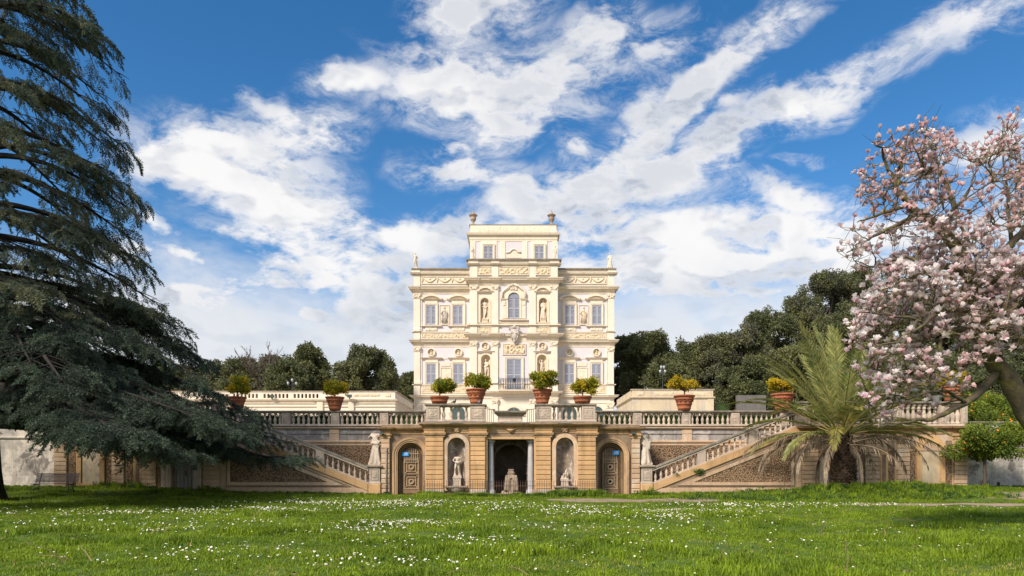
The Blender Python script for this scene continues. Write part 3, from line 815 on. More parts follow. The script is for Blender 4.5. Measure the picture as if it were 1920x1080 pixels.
def window(px0, px1, py0, py1, Y, kind, fx0=None, fx1=None, hood=None, sill=None, parent=None):
    """shuttered window: its leaves, stone frame, sill and hood are sub-parts"""
    x0, x1 = sorted((wx(px0, Y), wx(px1, Y))); z0, z1 = wz(py1, Y), wz(py0, Y)
    w = MB().box(x0, x1, Y - .02, Y + .05, z0, z1).build('window', 'shutter', villa)
    xm = (x0 + x1) / 2
    shutter(w, x0, xm - .035, z0 + .02, z1 - .02, Y - .03); shutter(w, xm + .035, x1, z0 + .02, z1 - .02, Y - .03)
    f0, f1 = sorted((wx(fx0, Y), wx(fx1, Y)))
    fr = MB(); zt = z1 + .26
    fr.box(f0, x0 + .003, Y - .14, Y + .05, z0, zt); fr.box(x1 - .003, f1, Y - .14, Y + .05, z0, zt); fr.box(x0 + .003, x1 - .003, Y - .138, Y + .05, z1 - .003, zt - .004)
    fr.box(f0, f0 + .11, Y - .19, Y - .139, z0, zt - .002); fr.box(f1 - .11, f1, Y - .19, Y - .139, z0, zt - .002); fr.box(f0 + .11, f1 - .11, Y - .188, Y - .137, zt - .13, zt - .006)
    fr.build('frame', 'cream2', w)
    if sill:
        s0, s1, sy0, sy1 = sill
        a, b = sorted((wx(s0, Y), wx(s1, Y)))
        MB().mould(a, b, Y, [(.04, wz(sy1, Y)), (.18, wz(sy1, Y)), (.26, (wz(sy1, Y) + wz(sy0, Y)) / 2), (.26, wz(sy0, Y))]).build('sill', 'cream2', w)
    if hood:
        h0, h1, top, base, low = hood
        a, b = sorted((wx(h0, Y), wx(h1, Y)))
        mb = MB(); zb, zl, zt = wz(base, Y), wz(low, Y), wz(top, Y)
        mb.mould(a, b, Y, [(.06, zl), (.12, zl), (.22, (zb + zl) / 2), (.34, zb - .01), (.34, zb)])
        mb.box(f0 + .05, f1 - .05, Y - .11, Y + .05, wz(py0, Y) + .27, zl - .002)
        if kind == 'seg':
            cx = (a + b) / 2; hw = (b - a) / 2 + .3; hh = zt - zb
            rr = (hw * hw + hh * hh) / (2 * hh); an = math.asin(min(1, hw / rr))
            mb.ring_arch(cx, zt - rr, rr, rr - .22, Y - .34, Y + .05, 12, math.pi / 2 - an * .97, math.pi / 2 + an * .97)
            pts = [(cx + (rr - .21) * math.sin(an * t * .93), zt - rr + (rr - .21) * math.cos(an * t * .93)) for t in [1 - k / 5 for k in range(11)]]
            pts = [p for p in pts if p[1] > zb] or pts
            mb.poly([(pts[-1][0], zb)] + pts[::-1] + [(pts[0][0], zb)], Y - .10, Y + .05)
            relief(mb, cx - hw * .45, cx + hw * .45, zb + .03, zb + hh * .5, Y - .105, .08, .12, int(px0))
        mb.build('pediment' if kind == 'seg' else 'hood', 'cream2', w)
    return w


def medallion(pcx, pcy, Y, pr=8.0):
    x, z, r = wx(pcx, Y), wz(pcy, Y), pr * Y / F
    ring = MB()
    ring.ring_arch(x, z, r, r * .72, Y - .20, Y + .02, 24, 0, 2 * math.pi)
    ring.ring_arch(x, z, r * .93, r * .80, Y - .25, Y - .199, 24, 0, 2 * math.pi)
    o = ring.build('medallion', 'cream2', villa)
    d = MB(); vs = []; n = 20
    for j in range(4):
        q = r * .74 * (1 - j / 3.2); dd = -.015 + .005 * j
        vs += [(x + q * math.cos(2 * math.pi * k / n), Y + dd - .01, z + q * math.sin(2 * math.pi * k / n)) for k in range(n)]
    d.add(vs, [(j * n + k, j * n + (k + 1) % n, (j + 1) * n + (k + 1) % n, (j + 1) * n + k) for j in range(3) for k in range(n)] + [tuple(3 * n + k for k in range(n))])
    d.build('dish', 'relief', o)
    inst('bust', FIG['bust'], o, (x, Y - .12, z - r * .5), (0, 0, 0), r * 1.75)
    return o


def pilaster(px0, px1, pyt, pyb, Y, proud, cap=True, base=8):
    x0, x1 = sorted((wx(px0, Y), wx(px1, Y))); zt, zb = wz(pyt, Y), wz(pyb, Y)
    mb = MB(); ch = .55 if cap else .1
    mb.box(x0, x1, Y - proud, Y + .02, zb + .42, zt - ch)
    mb.mould(x0, x1, Y, [(proud + .12, zb), (proud + .12, zb + .16), (proud + .06, zb + .2), (proud + .09, zb + .3), (proud + .02, zb + .42)], .0, .0)
    p = mb.build('pilaster', 'cream', villa)
    if cap:
        c = MB()
        c.mould(x0, x1, Y, [(proud + .01, zt - ch - .06), (proud + .05, zt - ch), (proud + .02, zt - ch + .06), (proud + .06, zt - .2), (proud + .13, zt - .08), (proud + .13, zt)], .35, .35)
        relief(c, x0 + .02, x1 - .02, zt - ch + .02, zt - .09, Y - proud - .05, .13, .11, int(px0 * 3))
        for xx in (x0 + .07, x1 - .07):
            c.ring_arch(xx, zt - .2, .12, .03, Y - proud - .18, Y - proud, 10, 0, 2 * math.pi)
        c.build('capital', 'cream2', p)
    return p


def panel_relief(px0, px1, py0, py1, Y, m='relief', amp=.16, cell=.16, seed=1, frame=True, base=.03):
    x0, x1 = sorted((wx(px0, Y), wx(px1, Y))); z0, z1 = wz(py1, Y), wz(py0, Y)
    mb = MB(); relief(mb, x0, x1, z0, z1, Y - base, amp, cell, seed)
    o = mb.build('relief_panel', m, villa)
    if frame:
        f = MB(); b = .09
        f.box(x0 - b, x1 + b, Y - base - .08, Y + .02, z1, z1 + b); f.box(x0 - b, x1 + b, Y - base - .08, Y + .02, z0 - b, z0)
        f.box(x0 - b, x0, Y - base - .078, Y + .02, z0, z1); f.box(x1, x1 + b, Y - base - .078, Y + .02, z0, z1)
        f.build('frame', 'cream2', o)
    return o


def mouldpx(name, px0, px1, py0, py1, Y, p, r0=1, r1=1, m='cream2', prof=None, depth=.5, top=None, off=0.):
    a, b = sorted((wx(px0, Y), wx(px1, Y))); z0, z1 = wz(py1, Y), wz(py0, Y)
    mb = MB().mould(a, b, Y - off, prof(z0, z1, p) if prof else corn(z0, z1, p), r0, r1, depth + off)
    o = mb.build(name, m, villa)
    if top:
        MB().mould(a, b, Y - off, [(p + .02, z1 + .002), (p + .03, z1 + .04), (p * .3, z1 + .10)], r0, r1, depth + off).build('coping', 'coping', o)
    return o


def flat(z0, z1, p):
    return [(0, z0), (p, z0), (p, z1)]


def string(z0, z1, p):
    return [(0, z0), (p * .4, z0), (p * .6, z0 + .4 * (z1 - z0)), (p, z0 + .5 * (z1 - z0)), (p, z1)]


def wing(sd):
    q = (lambda p: p) if sd < 0 else (lambda p: 2 * VC - p)
    X = lambda p: wx(q(p), YW)
    r = (1, 0) if sd < 0 else (0, 1)
    IN = 884                                            # runs into the side of the central block
    zc = wz(504, YW)
    MB().box(X(776), X(IN), YW, YW + 13, wz(741, YW), wz(551, YW)).build('wall', 'lilac', villa)
    MB().box(X(776), X(IN), YW - .05, YW + 13, Z0, wz(741, YW)).build('wall', 'cream', villa)
    MB().box(X(776), X(IN), YW - .05, YW + 13, wz(551, YW), zc).build('wall', 'cream', villa)
    mp = lambda nm, a, b, y0, y1, p, **k: mouldpx(nm, q(a), q(b), y0, y1, YW, p, *r, **k)
    mp('coping_course', 777, IN, 503.8, 506, .34, prof=flat, m='coping', depth=12.5)
    mp('parapet', 777, IN, 506.1, 511.8, .12, prof=flat, m='cream')
    mp('string_course', 776, IN, 512, 517, .38)
    mp('cornice', 776, IN, 539, 546.6, .56, top=True, depth=12)
    mp('architrave', 776, IN, 546.7, 551.5, .10, prof=string)
    mp('string_course', 776, IN, 621.8, 624.5, .16, prof=string)
    mp('cornice', 776, IN, 638.2, 645, .50, top=True, depth=12)
    mp('architrave', 776, IN, 645.1, 651, .09, prof=string)
    mp('string_course', 776, IN, 720.6, 723.2, .15, prof=string)
    mp('cornice', 776, IN, 741, 747.5, .48, depth=12)
    mp('string_course', 776, IN, 755, 757, .12, prof=string)
    # ressauts over the corner pilaster
    for (y0, y1, p, pf) in ((506.2, 511.7, .22, flat), (512.1, 516.9, .5, None), (539.1, 546.5, .68, None), (638.3, 644.9, .62, None), (741.1, 747.4, .60, None), (621.9, 624.4, .26, string), (720.7, 723.1, .25, string)):
        mouldpx('corner_break', q(776), q(788), y0, y1, YW, p, r[0] * .9, r[1] * .9, prof=pf)
    vbox('frieze_field', 'cream', q(776), q(IN), 621.8, 638.2, YW, .04); vbox('frieze_field', 'cream', q(776), q(IN), 723.2, 741, YW, .04)
    pilaster(q(775.8), q(788), 551.5, 621.8, YW, .20); pilaster(q(788.5), q(791), 551.5, 621.8, YW, .10, False)
    pilaster(q(776.6), q(788), 651, 720.6, YW, .20); pilaster(q(788.5), q(791), 651, 720.6, YW, .10, False)
    vbox('pier', 'cream', q(776), q(788), 517, 539, YW, .16); vbox('pier', 'cream', q(776), q(788), 624.5, 638.2, YW, .16); vbox('pier', 'cream', q(776), q(788), 723.2, 741, YW, .16)
    # frieze with garlands
    fr = panel_relief(q(791), q(876), 519.5, 531.5, YW, 'cream2', .02, .3, 3 + sd, True, .06)
    g = MB()
    for k in range(3):
        a, b = X(794 + 28 * k), X(818 + 28 * k); zt, hh = wz(521.5, YW), .48
        pts = [(a + (b - a) * t / 10, YW - .10, zt - hh * math.sin(math.pi * t / 10)) for t in range(11)]
        g.tube(pts, [.05 + .05 * math.sin(math.pi * t / 10) for t in range(11)], 6)
        g.ball(((a + b) / 2, YW - .08, zt - .12), (.16, .06, .14), 8, 5)
    for k in range(4):
        a = X(792 + 28 * k)
        g.tube([(a, YW - .1, wz(520, YW)), (a + .05, YW - .1, wz(525, YW)), (a - .04, YW - .1, wz(530.5, YW))], [.06, .09, .04], 6)
    g.build('garland', 'relief', fr)
    # windows of the two main storeys
    for (a, b, fa, fb, h0, h1, s0, s1) in ((799, 817, 796, 821, 793.5, 825.5, 793, 824.5), (849.3, 867.8, 846, 872.5, 843, 875.5, 844, 875.5)):
        window(q(a), q(b), 572.5, 609.7, YW, 'seg', q(fa), q(fb), (q(h0), q(h1), 552.5, 560.8, 563.8), (q(s0), q(s1), 610.6, 613.2))
        panel_relief(q(fa + 1), q(fb - 1), 614, 620.5, YW, 'cream2', .12, .12, int(a), False, .05)
    for (a, b, fa, fb, h0, h1) in ((800, 817.6, 796.7, 822, 794.5, 824.5), (850.3, 868.8, 847.2, 872.7, 845, 876)):
        window(q(a), q(b), 682, 720, YW, 'flat', q(fa), q(fb), (q(h0), q(h1), 0, 671, 674.6), None)
        medallion(q((a + b) / 2), 661, YW)
    vbox('band', 'cream2', q(826), q(843), 560.5, 563.5, YW, .05); vbox('band', 'cream2', q(825.5), q(844), 671.2, 673, YW, .05)
    panel_relief(q(825), q(841.5), 573, 608, YW, 'cream2' if sd < 0 else 'lilac', .015, .25, 4, True, .04)
    figr = MB(); cx = X(833.2)
    for (dx, py, rx, rz) in ((0, 577.5, .13, .17), (0, 583, .22, .25), (0, 590, .26, .5), (.02, 597, .30, .55), (0, 603, .34, .35)):
        figr.ball((cx + dx, YW - .06, wz(py, YW)), (rx, .13, rz), 8, 6)
    figr.tube([(cx - .2, YW - .14, wz(583, YW)), (cx - .36, YW - .14, wz(589, YW)), (cx - .12, YW - .16, wz(592, YW))], [.09, .07, .06], 6)
    figr.tube([(cx + .2, YW - .14, wz(583, YW)), (cx + .36, YW - .14, wz(588, YW)), (cx + .3, YW - .16, wz(594, YW))], [.09, .07, .06], 6)
    for k in range(6):
        figr.tube([(cx - .25 + .1 * k, YW - .17, wz(589, YW)), (cx - .32 + .13 * k, YW - .17, wz(605, YW))], [.03, .05], 5)
    figr.build('carved_figure', 'relief_grey' if sd < 0 else 'relief', villa)
    pn = panel_relief(q(827), q(844.5), 690, 714, YW, 'cream2', .05, .2, 9 + sd, True, .03)
    vbox('band', 'cream2', q(826.5), q(845), 679.5, 686.5, YW, .07)
    panel_relief(q(792), q(876), 625.4, 634.8, YW, 'relief', .13, .14, 20 + sd, True, .05)
    panel_relief(q(793), q(874), 725, 736, YW, 'relief', .13, .16, 31 + sd, True, .05)
    # cramps along the parapet, the ground floor arcade below
    for k in range(3):
        x = X(805 + 29 * k)
        MB().box(x - .08, x + .08, YW - .30, YW - .12, wz(511.5, YW), wz(509.5, YW)).build('bracket', 'relief', villa)
    for k in range(2):
        x = X(809 + 50 * k)
        MB().ring_arch(x, wz(775, YW), 1.15, .85, YW - .15, YW - .052, 14).build('arch', 'cream2', villa)
        MB().poly([(x - .84, wz(800, YW)), (x + .84, wz(800, YW))] + arch_pts(x, wz(775, YW), .84, 10, 0, math.pi), YW - .08, YW - .04).build('window_pane', 'glass', villa)
    pilaster(q(777), q(789), 757, 815, YW - .05, .18)


wing(-1); wing(1)


def tower():
    Y = YT
    q = lambda p: p
    X = lambda p: wx(p, Y); Zp = lambda p: wz(p, Y)
    x0, x1 = 880.5, 1046.5
    def niche_px(cx, hw, top, bot):
        r = hw * Y / F
        return (X(cx) - r, X(cx) + r, Zp(bot), Zp(top) - r, True)
    ups = [niche_px(908.8, 7.9, 558.7, 604), niche_px(2 * VC - 908.8, 7.9, 558.7, 604)]
    los = [niche_px(911, 8.9, 665, 712), niche_px(2 * VC - 911, 8.9, 665, 712)]
    for (m, pt, pb, ops) in (('cream', 612, 740, los), ('cream', 523, 612, ups)):
        mb = MB(); wall_open(mb, X(x0), X(x1), Zp(pb), Zp(pt), Y, .04, ops)
        mb.build('wall', m, villa)
    for o in ups + los:
        s = MB(); niche_shell(s, o[0], o[1], o[2], o[3], Y + .04)
        s.build('niche', 'relief', villa)
    mb = MB()
    mb.box(X(x0), X(x0) + .25, Y + .01, YW + 12, Z0, Zp(523)); mb.box(X(x1) - .25, X(x1), Y + .01, YW + 12, Z0, Zp(523)); mb.box(X(x0) + .25, X(x1) - .25, Y + 1.2, YW + 12, Z0, Zp(525))
    mb.build('wall', 'cream', villa)
    MB().box(X(x0), X(x1), Y, Y + 11, Zp(523), Zp(488)).build('wall', 'cream', villa)
    MB().box(X(x0), X(x1), Y - .02, Y + 1.2, Z0, Zp(740)).build('wall', 'cream', villa)
    # lilac fields
    for (a, b, c, d) in ((935, 992, 535, 604), (938.7, 988.4, 614, 625.5), (935.5, 991.5, 641, 720), (896, 923, 641, 664), (1004, 1031, 641, 664), (935, 992, 746, 775)):
        vbox('field', 'lilac', a, b, c, d, Y, .012)
    # horizontal members
    mouldpx('coping_course', x0, x1, 486.6, 488.6, Y, .40, prof=flat, m='coping', depth=2.6)
    mouldpx('parapet', x0, x1, 488.7, 494.3, Y, .14, prof=flat, m='cream')
    mouldpx('string_course', x0, x1, 494.4, 499, Y, .34)
    mouldpx('cornice', x0, x1, 522.5, 530, Y, .55, top=True, depth=9)
    mouldpx('architrave', x0, x1, 530.1, 535, Y, .10, prof=string)
    mouldpx('string_course', x0, x1, 604.3, 606, Y, .10, prof=string)
    mouldpx('string_course', x0, x1, 608.4, 612, Y, .24, prof=string)
    for (a, b, r0, r1) in ((x0, 940.5, 1, .6), (986.5, x1, .6, 1)):
        mouldpx('cornice', a, b, 626.8, 633.6, Y, .50, r0, r1, top=True, off=.12)
        mouldpx('architrave', a, b, 633.7, 640.5, Y, .10, r0, r1, prof=string)
    mouldpx('cornice', 941, 986, 627, 633.4, Y, .34, 0, 0, top=True); mouldpx('architrave', 941, 986, 633.6, 640.4, Y, .05, 0, 0, prof=string)
    mouldpx('string_course', x0, x1, 719, 721.4, Y, .12, prof=string)
    mouldpx('cornice', x0, x1, 734, 740, Y, .50, depth=9)
    mouldpx('string_course', x0, x1, 746, 748, Y, .10, prof=string)
    # ressauts over the pilasters
    PX = ((881.6, 895), (922.5, 934.5), (2 * VC - 934.5, 2 * VC - 922.5), (2 * VC - 895, 2 * VC - 881.6))
    for i, (a, b) in enumerate(PX):
        r0, r1 = (1, .5) if i == 0 else ((.5, 1) if i == 3 else (.5, .5))
        mouldpx('corner_break', a, b, 488.8, 494.2, Y, .24, r0 * .8, r1 * .8, prof=flat); mouldpx('corner_break', a, b, 494.5, 498.9, Y, .46, r0, r1)
        mouldpx('corner_break', a, b, 522.6, 529.9, Y, .68, r0, r1); mouldpx('corner_break', a, b, 626.9, 633.5, Y, .74, r0, r1); mouldpx('corner_break', a, b, 734.1, 739.9, Y, .62, r0, r1)
        mouldpx('corner_break', a, b, 608.5, 611.9, Y, .36, r0, r1, prof=string)
        vbox('pier', 'cream', a, b, 499.1, 522.4, Y, .15); vbox('pier', 'cream', a, b, 612.2, 626.7, Y, .15); vbox('pier', 'cream', a, b, 721.6, 733.8, Y, .15)
        pilaster(a, b, 535.2, 608.3, Y, .18); pilaster(a + .6, b - .6, 640.6, 718.9, Y, .18); pilaster(a + 1, b - 1, 748.2, 818, Y - .02, .2)
    # reliefs
    for (a, b) in ((897, 921.5), (937, 990), (2 * VC - 921.5, 2 * VC - 897)):
        panel_relief(a, b, 501.5, 515, Y, 'relief', .16, .13, int(a), True, .05)
    for (a, b) in ((898, 921), (2 * VC - 921, 2 * VC - 898)):
        panel_relief(a, b, 614.2, 624, Y, 'relief', .12, .13, int(a) + 5, True, .04)
    panel_relief(943.5, 984.5, 645.5, 664, Y, 'relief', .22, .14, 77, True, .07)
    # niche aedicules
    for cx in (909.8, 2 * VC - 909.8):
        h0, h1 = sorted((X(cx - 11.5), X(cx + 11.5))); mb = MB()
        mb.mould(h0, h1, Y, [(.05, Zp(549.6)), (.12, Zp(549.6)), (.3, Zp(547.2)), (.3, Zp(546.8))])
        hw = (h1 - h0) / 2 + .25; hh = Zp(537.6) - Zp(546.8); rr = (hw * hw + hh * hh) / (2 * hh); an = math.asin(min(1, hw / rr))
        mb.ring_arch((h0 + h1) / 2, Zp(537.6) - rr, rr, rr - .2, Y - .3, Y + .02, 12, math.pi / 2 - an * .97, math.pi / 2 + an * .97)
        relief(mb, (h0 + h1) / 2 - .6, (h0 + h1) / 2 + .6, Zp(546.6), Zp(542), Y - .05, .1, .12, int(cx))
        mb.build('pediment', 'cream2', villa)
    for (o, lo) in [(u, 0) for u in ups] + [(l, 1) for l in los]:
        cx, r = (o[0] + o[1]) / 2, (o[1] - o[0]) / 2
        mb = MB(); mb.ring_arch(cx, o[3], r + .22, r + .005, Y - .09, Y + .01, 14)
        mb.box(cx - r - .22, cx - r - .005, Y - .09, Y + .01, o[2], o[3] - .002); mb.box(cx + r + .005, cx + r + .22, Y - .09, Y + .01, o[2], o[3] - .002)
        mb.build('niche_frame', 'cream2', villa)
        if lo:
            MB().mould(cx - .75, cx + .75, Y, [(.05, Zp(662)), (.12, Zp(662)), (.3, Zp(659)), (.3, Zp(658.4))]).build('hood', 'cream2', villa)
    for cx in (910, 2 * VC - 910):
        medallion(cx, 649.4, Y - .01, 8.2)
    # great arched window
    cx, r = X(VC), 10.8 * Y / F
    zs, zb = Zp(549) - r, Zp(597.5)
    w = MB().poly([(cx - r, zb), (cx + r, zb)] + arch_pts(cx, zs, r, 12, 0, math.pi), Y - .03, Y + .01).build('window', 'shutter', villa)
    shutter(w, cx - r, cx - .04, zb, zs, Y - .05, (cx - .04, zs, r - .04)); shutter(w, cx + .04, cx + r, zb, zs, Y - .05, (cx + .04, zs, r - .04))
    fr = MB(); fr.ring_arch(cx, zs, r + .22, r, Y - .22, Y, 16)
    fr.box(cx - r - .22, cx - r, Y - .22, Y, zb, zs); fr.box(cx + r, cx + r + .22, Y - .22, Y, zb, zs)
    for sx in (-1, 1):
        a, b = sorted((cx + sx * (r + .24), cx + sx * (r + .72)))
        fr.box(a, b, Y - .16, Y, zb, Zp(565)); fr.mould(a, b, Y, [(.16, Zp(565)), (.30, Zp(562)), (.34, Zp(560.6))], .6, .6)
        relief(fr, a + .03, b - .03, Zp(574), Zp(565.5), Y - .17, .12, .11, 60 + sx)
        fr.tube([(cx + sx * (r + .6), Y - .2, Zp(560.5)), (cx + sx * (r + .7), Y - .2, Zp(551)), (cx + sx * (r + .5), Y - .22, Zp(545)), (cx + sx * .75, Y - .25, Zp(540.5)), (cx + sx * .55, Y - .27, Zp(537)), (cx, Y - .28, Zp(534.3))], [.14, .14, .12, .11, .11, .12], 6)
    fr.poly([(cx - 1.25, Zp(560)), (cx - 1.2, Zp(548)), (cx - .6, Zp(541)), (cx, Zp(536)), (cx + .6, Zp(541)), (cx + 1.2, Zp(548)), (cx + 1.25, Zp(560)), (cx + r + .2, Zp(560))] + arch_pts(cx, zs, r + .2, 12, 0, math.pi), Y - .12, Y)
    relief(fr, cx - .42, cx + .42, Zp(545), Zp(537.5), Y - .16, .2, .1, 91)
    fr.build('frame', 'cream2', w)
    MB().mould(X(941), X(986), Y, [(.05, Zp(602)), (.2, Zp(602)), (.3, Zp(600.5)), (.3, Zp(599.2))]).build('sill', 'cream2', w)
    # balcony door
    w = window(950, 977.5, 673, 733, Y, 'none', 945.8, 981.8)
    # coat of arms
    c = MB(); cx = X(964.5)
    c.ball((cx, Y - .42, Zp(630)), (.42, .20, .75), 12, 8); c.ball((cx, Y - .55, Zp(632)), (.28, .14, .45), 10, 6)
    for sx in (-1, 1):
        c.tube([(cx, Y - .45, Zp(617)), (cx + sx * .45, Y - .48, Zp(615)), (cx + sx * .62, Y - .45, Zp(618.5)), (cx + sx * .45, Y - .45, Zp(621))], [.10, .12, .11, .06], 6)
        c.tube([(cx + sx * .3, Y - .5, Zp(622)), (cx + sx * .5, Y - .5, Zp(627)), (cx + sx * .36, Y - .5, Zp(633)), (cx + sx * .18, Y - .5, Zp(640))], [.09, .12, .1, .07], 6)
        c.ball((cx + sx * .2, Y - .6, Zp(626)), .11, 8, 5)
    c.ball((cx, Y - .5, Zp(614.5)), (.25, .16, .2), 8, 6); c.ball((cx, Y - .45, Zp(640.5)), (.2, .16, .2), 8, 6)
    c.build('coat_of_arms', 'relief_grey', villa)
    # balcony
    bx0, bx1 = X(935), X(993)
    b = MB().mould(bx0, bx1, Y, [(.6, Zp(738)), (.95, Zp(736)), (1.15, Zp(734.4)), (1.15, Zp(732.4))], 0, 0).build('balcony', 'cream2', villa)
    rl = MB(); yb = Y - 1.12; zt, zl = Zp(711.6), Zp(731.6)
    for z in (zt, zl, zt - .16):
        rl.tube([(bx0, yb + 1.1, z), (bx0, yb, z), (bx1, yb, z), (bx1, yb + 1.1, z)], .028, 5)
    n = 13
    for k in range(n + 1):
        x = bx0 + (bx1 - bx0) * k / n
        rl.tube([(x, yb, zl), (x, yb, zt)], .022 if k not in (2, 11) else .035, 5)
    for k in range(n):
        x = bx0 + (bx1 - bx0) * (k + .5) / n
        for zz in (zl + .28, zl + .62, zl + .95):
            rl.ring_arch(x, zz, .125, .09, yb - .012, yb + .012, 10, 0, 2 * math.pi)
    rl.build('railing', 'wrought', b)
    em = MB(); em.ball((X(964), yb - .06, Zp(714.5)), (.2, .05, .24), 8, 6); em.tube([(X(964), yb - .05, Zp(716)), (X(964), yb - .05, Zp(721))], [.14, .03], 6)
    em.build('emblem', 'black', b)
    # ground floor doorway
    cx = X(VC); r = 1.0
    MB().ring_arch(cx, Zp(764) - r, r + .34, r, Y - .16, Y - .021, 16).build('door_arch', 'cream2', villa)
    d = MB().poly([(cx - r, Z0), (cx + r, Z0)] + arch_pts(cx, Zp(764) - r, r, 12, 0, math.pi), Y - .06, Y - .022).build('door', 'glass', villa)
    fr = MB(); fr.box(cx - .04, cx + .04, Y - .09, Y - .061, Z0, Zp(764)); fr.box(cx - r, cx + r, Y - .085, Y - .06, Zp(764) - r - .05, Zp(764) - r + .04)
    fr.ring_arch(cx, Zp(764) - r, r, r - .1, Y - .095, Y - .061, 14); fr.build('frame', 'greydoor', d)
    for sx in (-1, 1):
        MB().ring_arch(X(VC + sx * 54), Zp(762) - .75, 1.0, .75, Y - .14, Y - .021, 12).build('arch', 'cream2', villa)
    # the roof storey, set back behind the parapet
    Y = YA; X = lambda p: wx(p, Y); Zp = lambda p: wz(p, Y)
    a0, a1 = 881.3, 1043.7
    MB().box(X(a0), X(a1), Y, Y + 8.4, wz(488, YT) - .2, Zp(437)).build('roof_storey_wall', 'lilac', villa)
    MB().mould(X(a0), X(a1), Y, corn(Zp(445), Zp(437.4), .42), 1, 1, 8.6).build('cornice', 'cream2', villa)
    MB().mould(X(a0), X(a1), Y, string(Zp(453), Zp(445.1), .1), 1, 1, 8.5).build('architrave', 'cream2', villa)
    MB().box(X(a0 + .3), X(a1 - .3), Y - .06, Y + 8.3, Zp(437.3), Zp(422.4)).build('attic_parapet', 'cream', villa)
    MB().mould(X(a0), X(a1), Y, flat(Zp(422.4), Zp(421.2), .1), 1, 1, 8.4).build('coping_course', 'coping', villa)
    pr = panel_relief(895, 1030, 425.5, 434.5, Y, 'cream2', .06, .12, 55, False, .07)
    for (a, b) in ((881.3, 891.5), (901, 931.5), (938, 947.5), (2 * VC - 947.5, 2 * VC - 938), (2 * VC - 931.5, 2 * VC - 901), (2 * VC - 891.5, 2 * VC - 881.3)):
        vbox('pier', 'cream', a, b, 452.5, 490, Y, .08)
    for (a, b) in ((907.3, 924.3), (2 * VC - 924.3, 2 * VC - 907.3)):
        w = window(a, b, 461, 487, Y - .08, 'none', a - 3.2, b + 3.2)
    mb = MB(); cx = X(VC)
    mb.tube([(cx - .95, Y - 1.4, Zp(480.5)), (cx - .5, Y - 1.4, Zp(479.5)), (cx - .25, Y - 1.4, Zp(475)), (cx, Y - 1.4, Zp(473.6)), (cx + .25, Y - 1.4, Zp(475)), (cx + .5, Y - 1.4, Zp(479.5)), (cx + .95, Y - 1.4, Zp(480.5))], .11, 6)
    mb.poly([(cx - .9, Zp(490)), (cx + .9, Zp(490)), (cx + .9, Zp(481.3)), (cx + .5, Zp(480.3)), (cx, Zp(474.3)), (cx - .5, Zp(480.3)), (cx - .9, Zp(481.3))], Y - 1.38, Y - 1.2)
    mb.build('dormer', 'cream2', villa)


tower()

# statues in and on the villa
def statue(name, key, pos, h, rz, label, cat='statue', group=None, plinth=None, pm='relief'):
    t = thing(name, label, cat, pos, group)
    zb = pos[2]
    if plinth:
        w, ph = plinth
        p = MB(); p.box(pos[0] - w / 2, pos[0] + w / 2, pos[1] - w * .4, pos[1] + w * .4, zb, zb + ph * .8); p.box(pos[0] - w * .56, pos[0] + w * .56, pos[1] - w * .45, pos[1] + w * .45, zb + ph * .8, zb + ph)
        p.build('plinth', pm, t); zb += ph
    inst('figure', FIG[key], t, (pos[0], pos[1], zb + .055 * h), (0, 0, rz), h / 1.8)
    return t


g = 'statues on the villa'
for (px, pyt, pyb, key, rz, lab) in ((908.8, 562.5, 604, 'venus', .2, 'nude statue leaning in the niche left of the arched window'), (2 * VC - 908.8, 563.5, 604, 'draped', -.1, 'robed statue in the niche right of the arched window'),
                                     (911, 675, 712, 'venus', -.5, 'statue in the lower villa niche behind the large pot left of the balcony'), (2 * VC - 911, 676, 712, 'raised', .4, 'statue in the lower villa niche right of the balcony')):
    Y = YT + .32; zt, zb = wz(pyt, Y), wz(pyb, YT)
    statue('niche_statue', key, (wx(px, YT), Y, zb + .004), zt - zb - .36, rz, lab, 'statue', g, (.72, .34))
for (px, pyt, Y, zb, key, rz, lab) in ((778.6, 475.5, YW + .1, wz(503.8, YW), 'raised', .3, 'statue with bent arm on the roof corner of the villa left wing'), (2 * VC - 783.5, 476, YW + .1, wz(503.8, YW), 'draped', -.4, 'slender statue on the outer roof corner of the villa right wing'),
                                       (886, 462.5, YT + .5, wz(486.6, YT), 'draped', .5, 'statue at the left end of the villa central parapet below the cornice'), (1041.5, 462.5, YT + .5, wz(486.6, YT), 'venus', -.6, 'statue at the right end of the villa central parapet below the cornice')):
    zb += .003
    statue('roof_statue', key, (wx(px, Y), Y, zb), wz(pyt, Y) - zb, rz, lab, 'statue', g)
URN = [(0, 0), (.34, 0), (.34, .16), (.18, .22), (.12, .34), (.16, .42), (.12, .48), (.30, .62), (.36, .82), (.33, 1.0), (.36, 1.12), (.50, 1.2), (.52, 1.27), (.36, 1.3), (.22, 1.5), (.11, 1.64), (.06, 1.74), (.09, 1.8), (0, 1.92)]
for px, lab in ((887.3, 'lidded stone urn on the left end of the villa roof parapet'), (1034, 'lidded stone urn on the right end of the villa roof parapet')):
    Y = YA + .45; zb = wz(421.2, YA) + .003; s = (wz(393.5, Y) - zb) / 1.92
    t = thing('roof_urn', lab, 'urn', (wx(px, Y), Y, zb), 'urns on the villa roof')
    MB().lathe([(r * s, z * s) for r, z in URN[:13]], (wx(px, Y), Y, zb), 14).build('vase', 'urn', t)
    MB().lathe([(r * s, z * s) for r, z in URN[12:]], (wx(px, Y), Y, zb), 14).build('lid', 'urn', t)

# ------------------------------------------------------------------ the terrace in front of the villa
PA, PB, PC, PD = 41.0, 42.2, 44.2, 42.0               # faces: grotto block, door bays, upper wall behind the stairs, stair flanks and wings
TC = 957.5
ZT = 4.38                                             # level of the upper garden
_blocks = {}


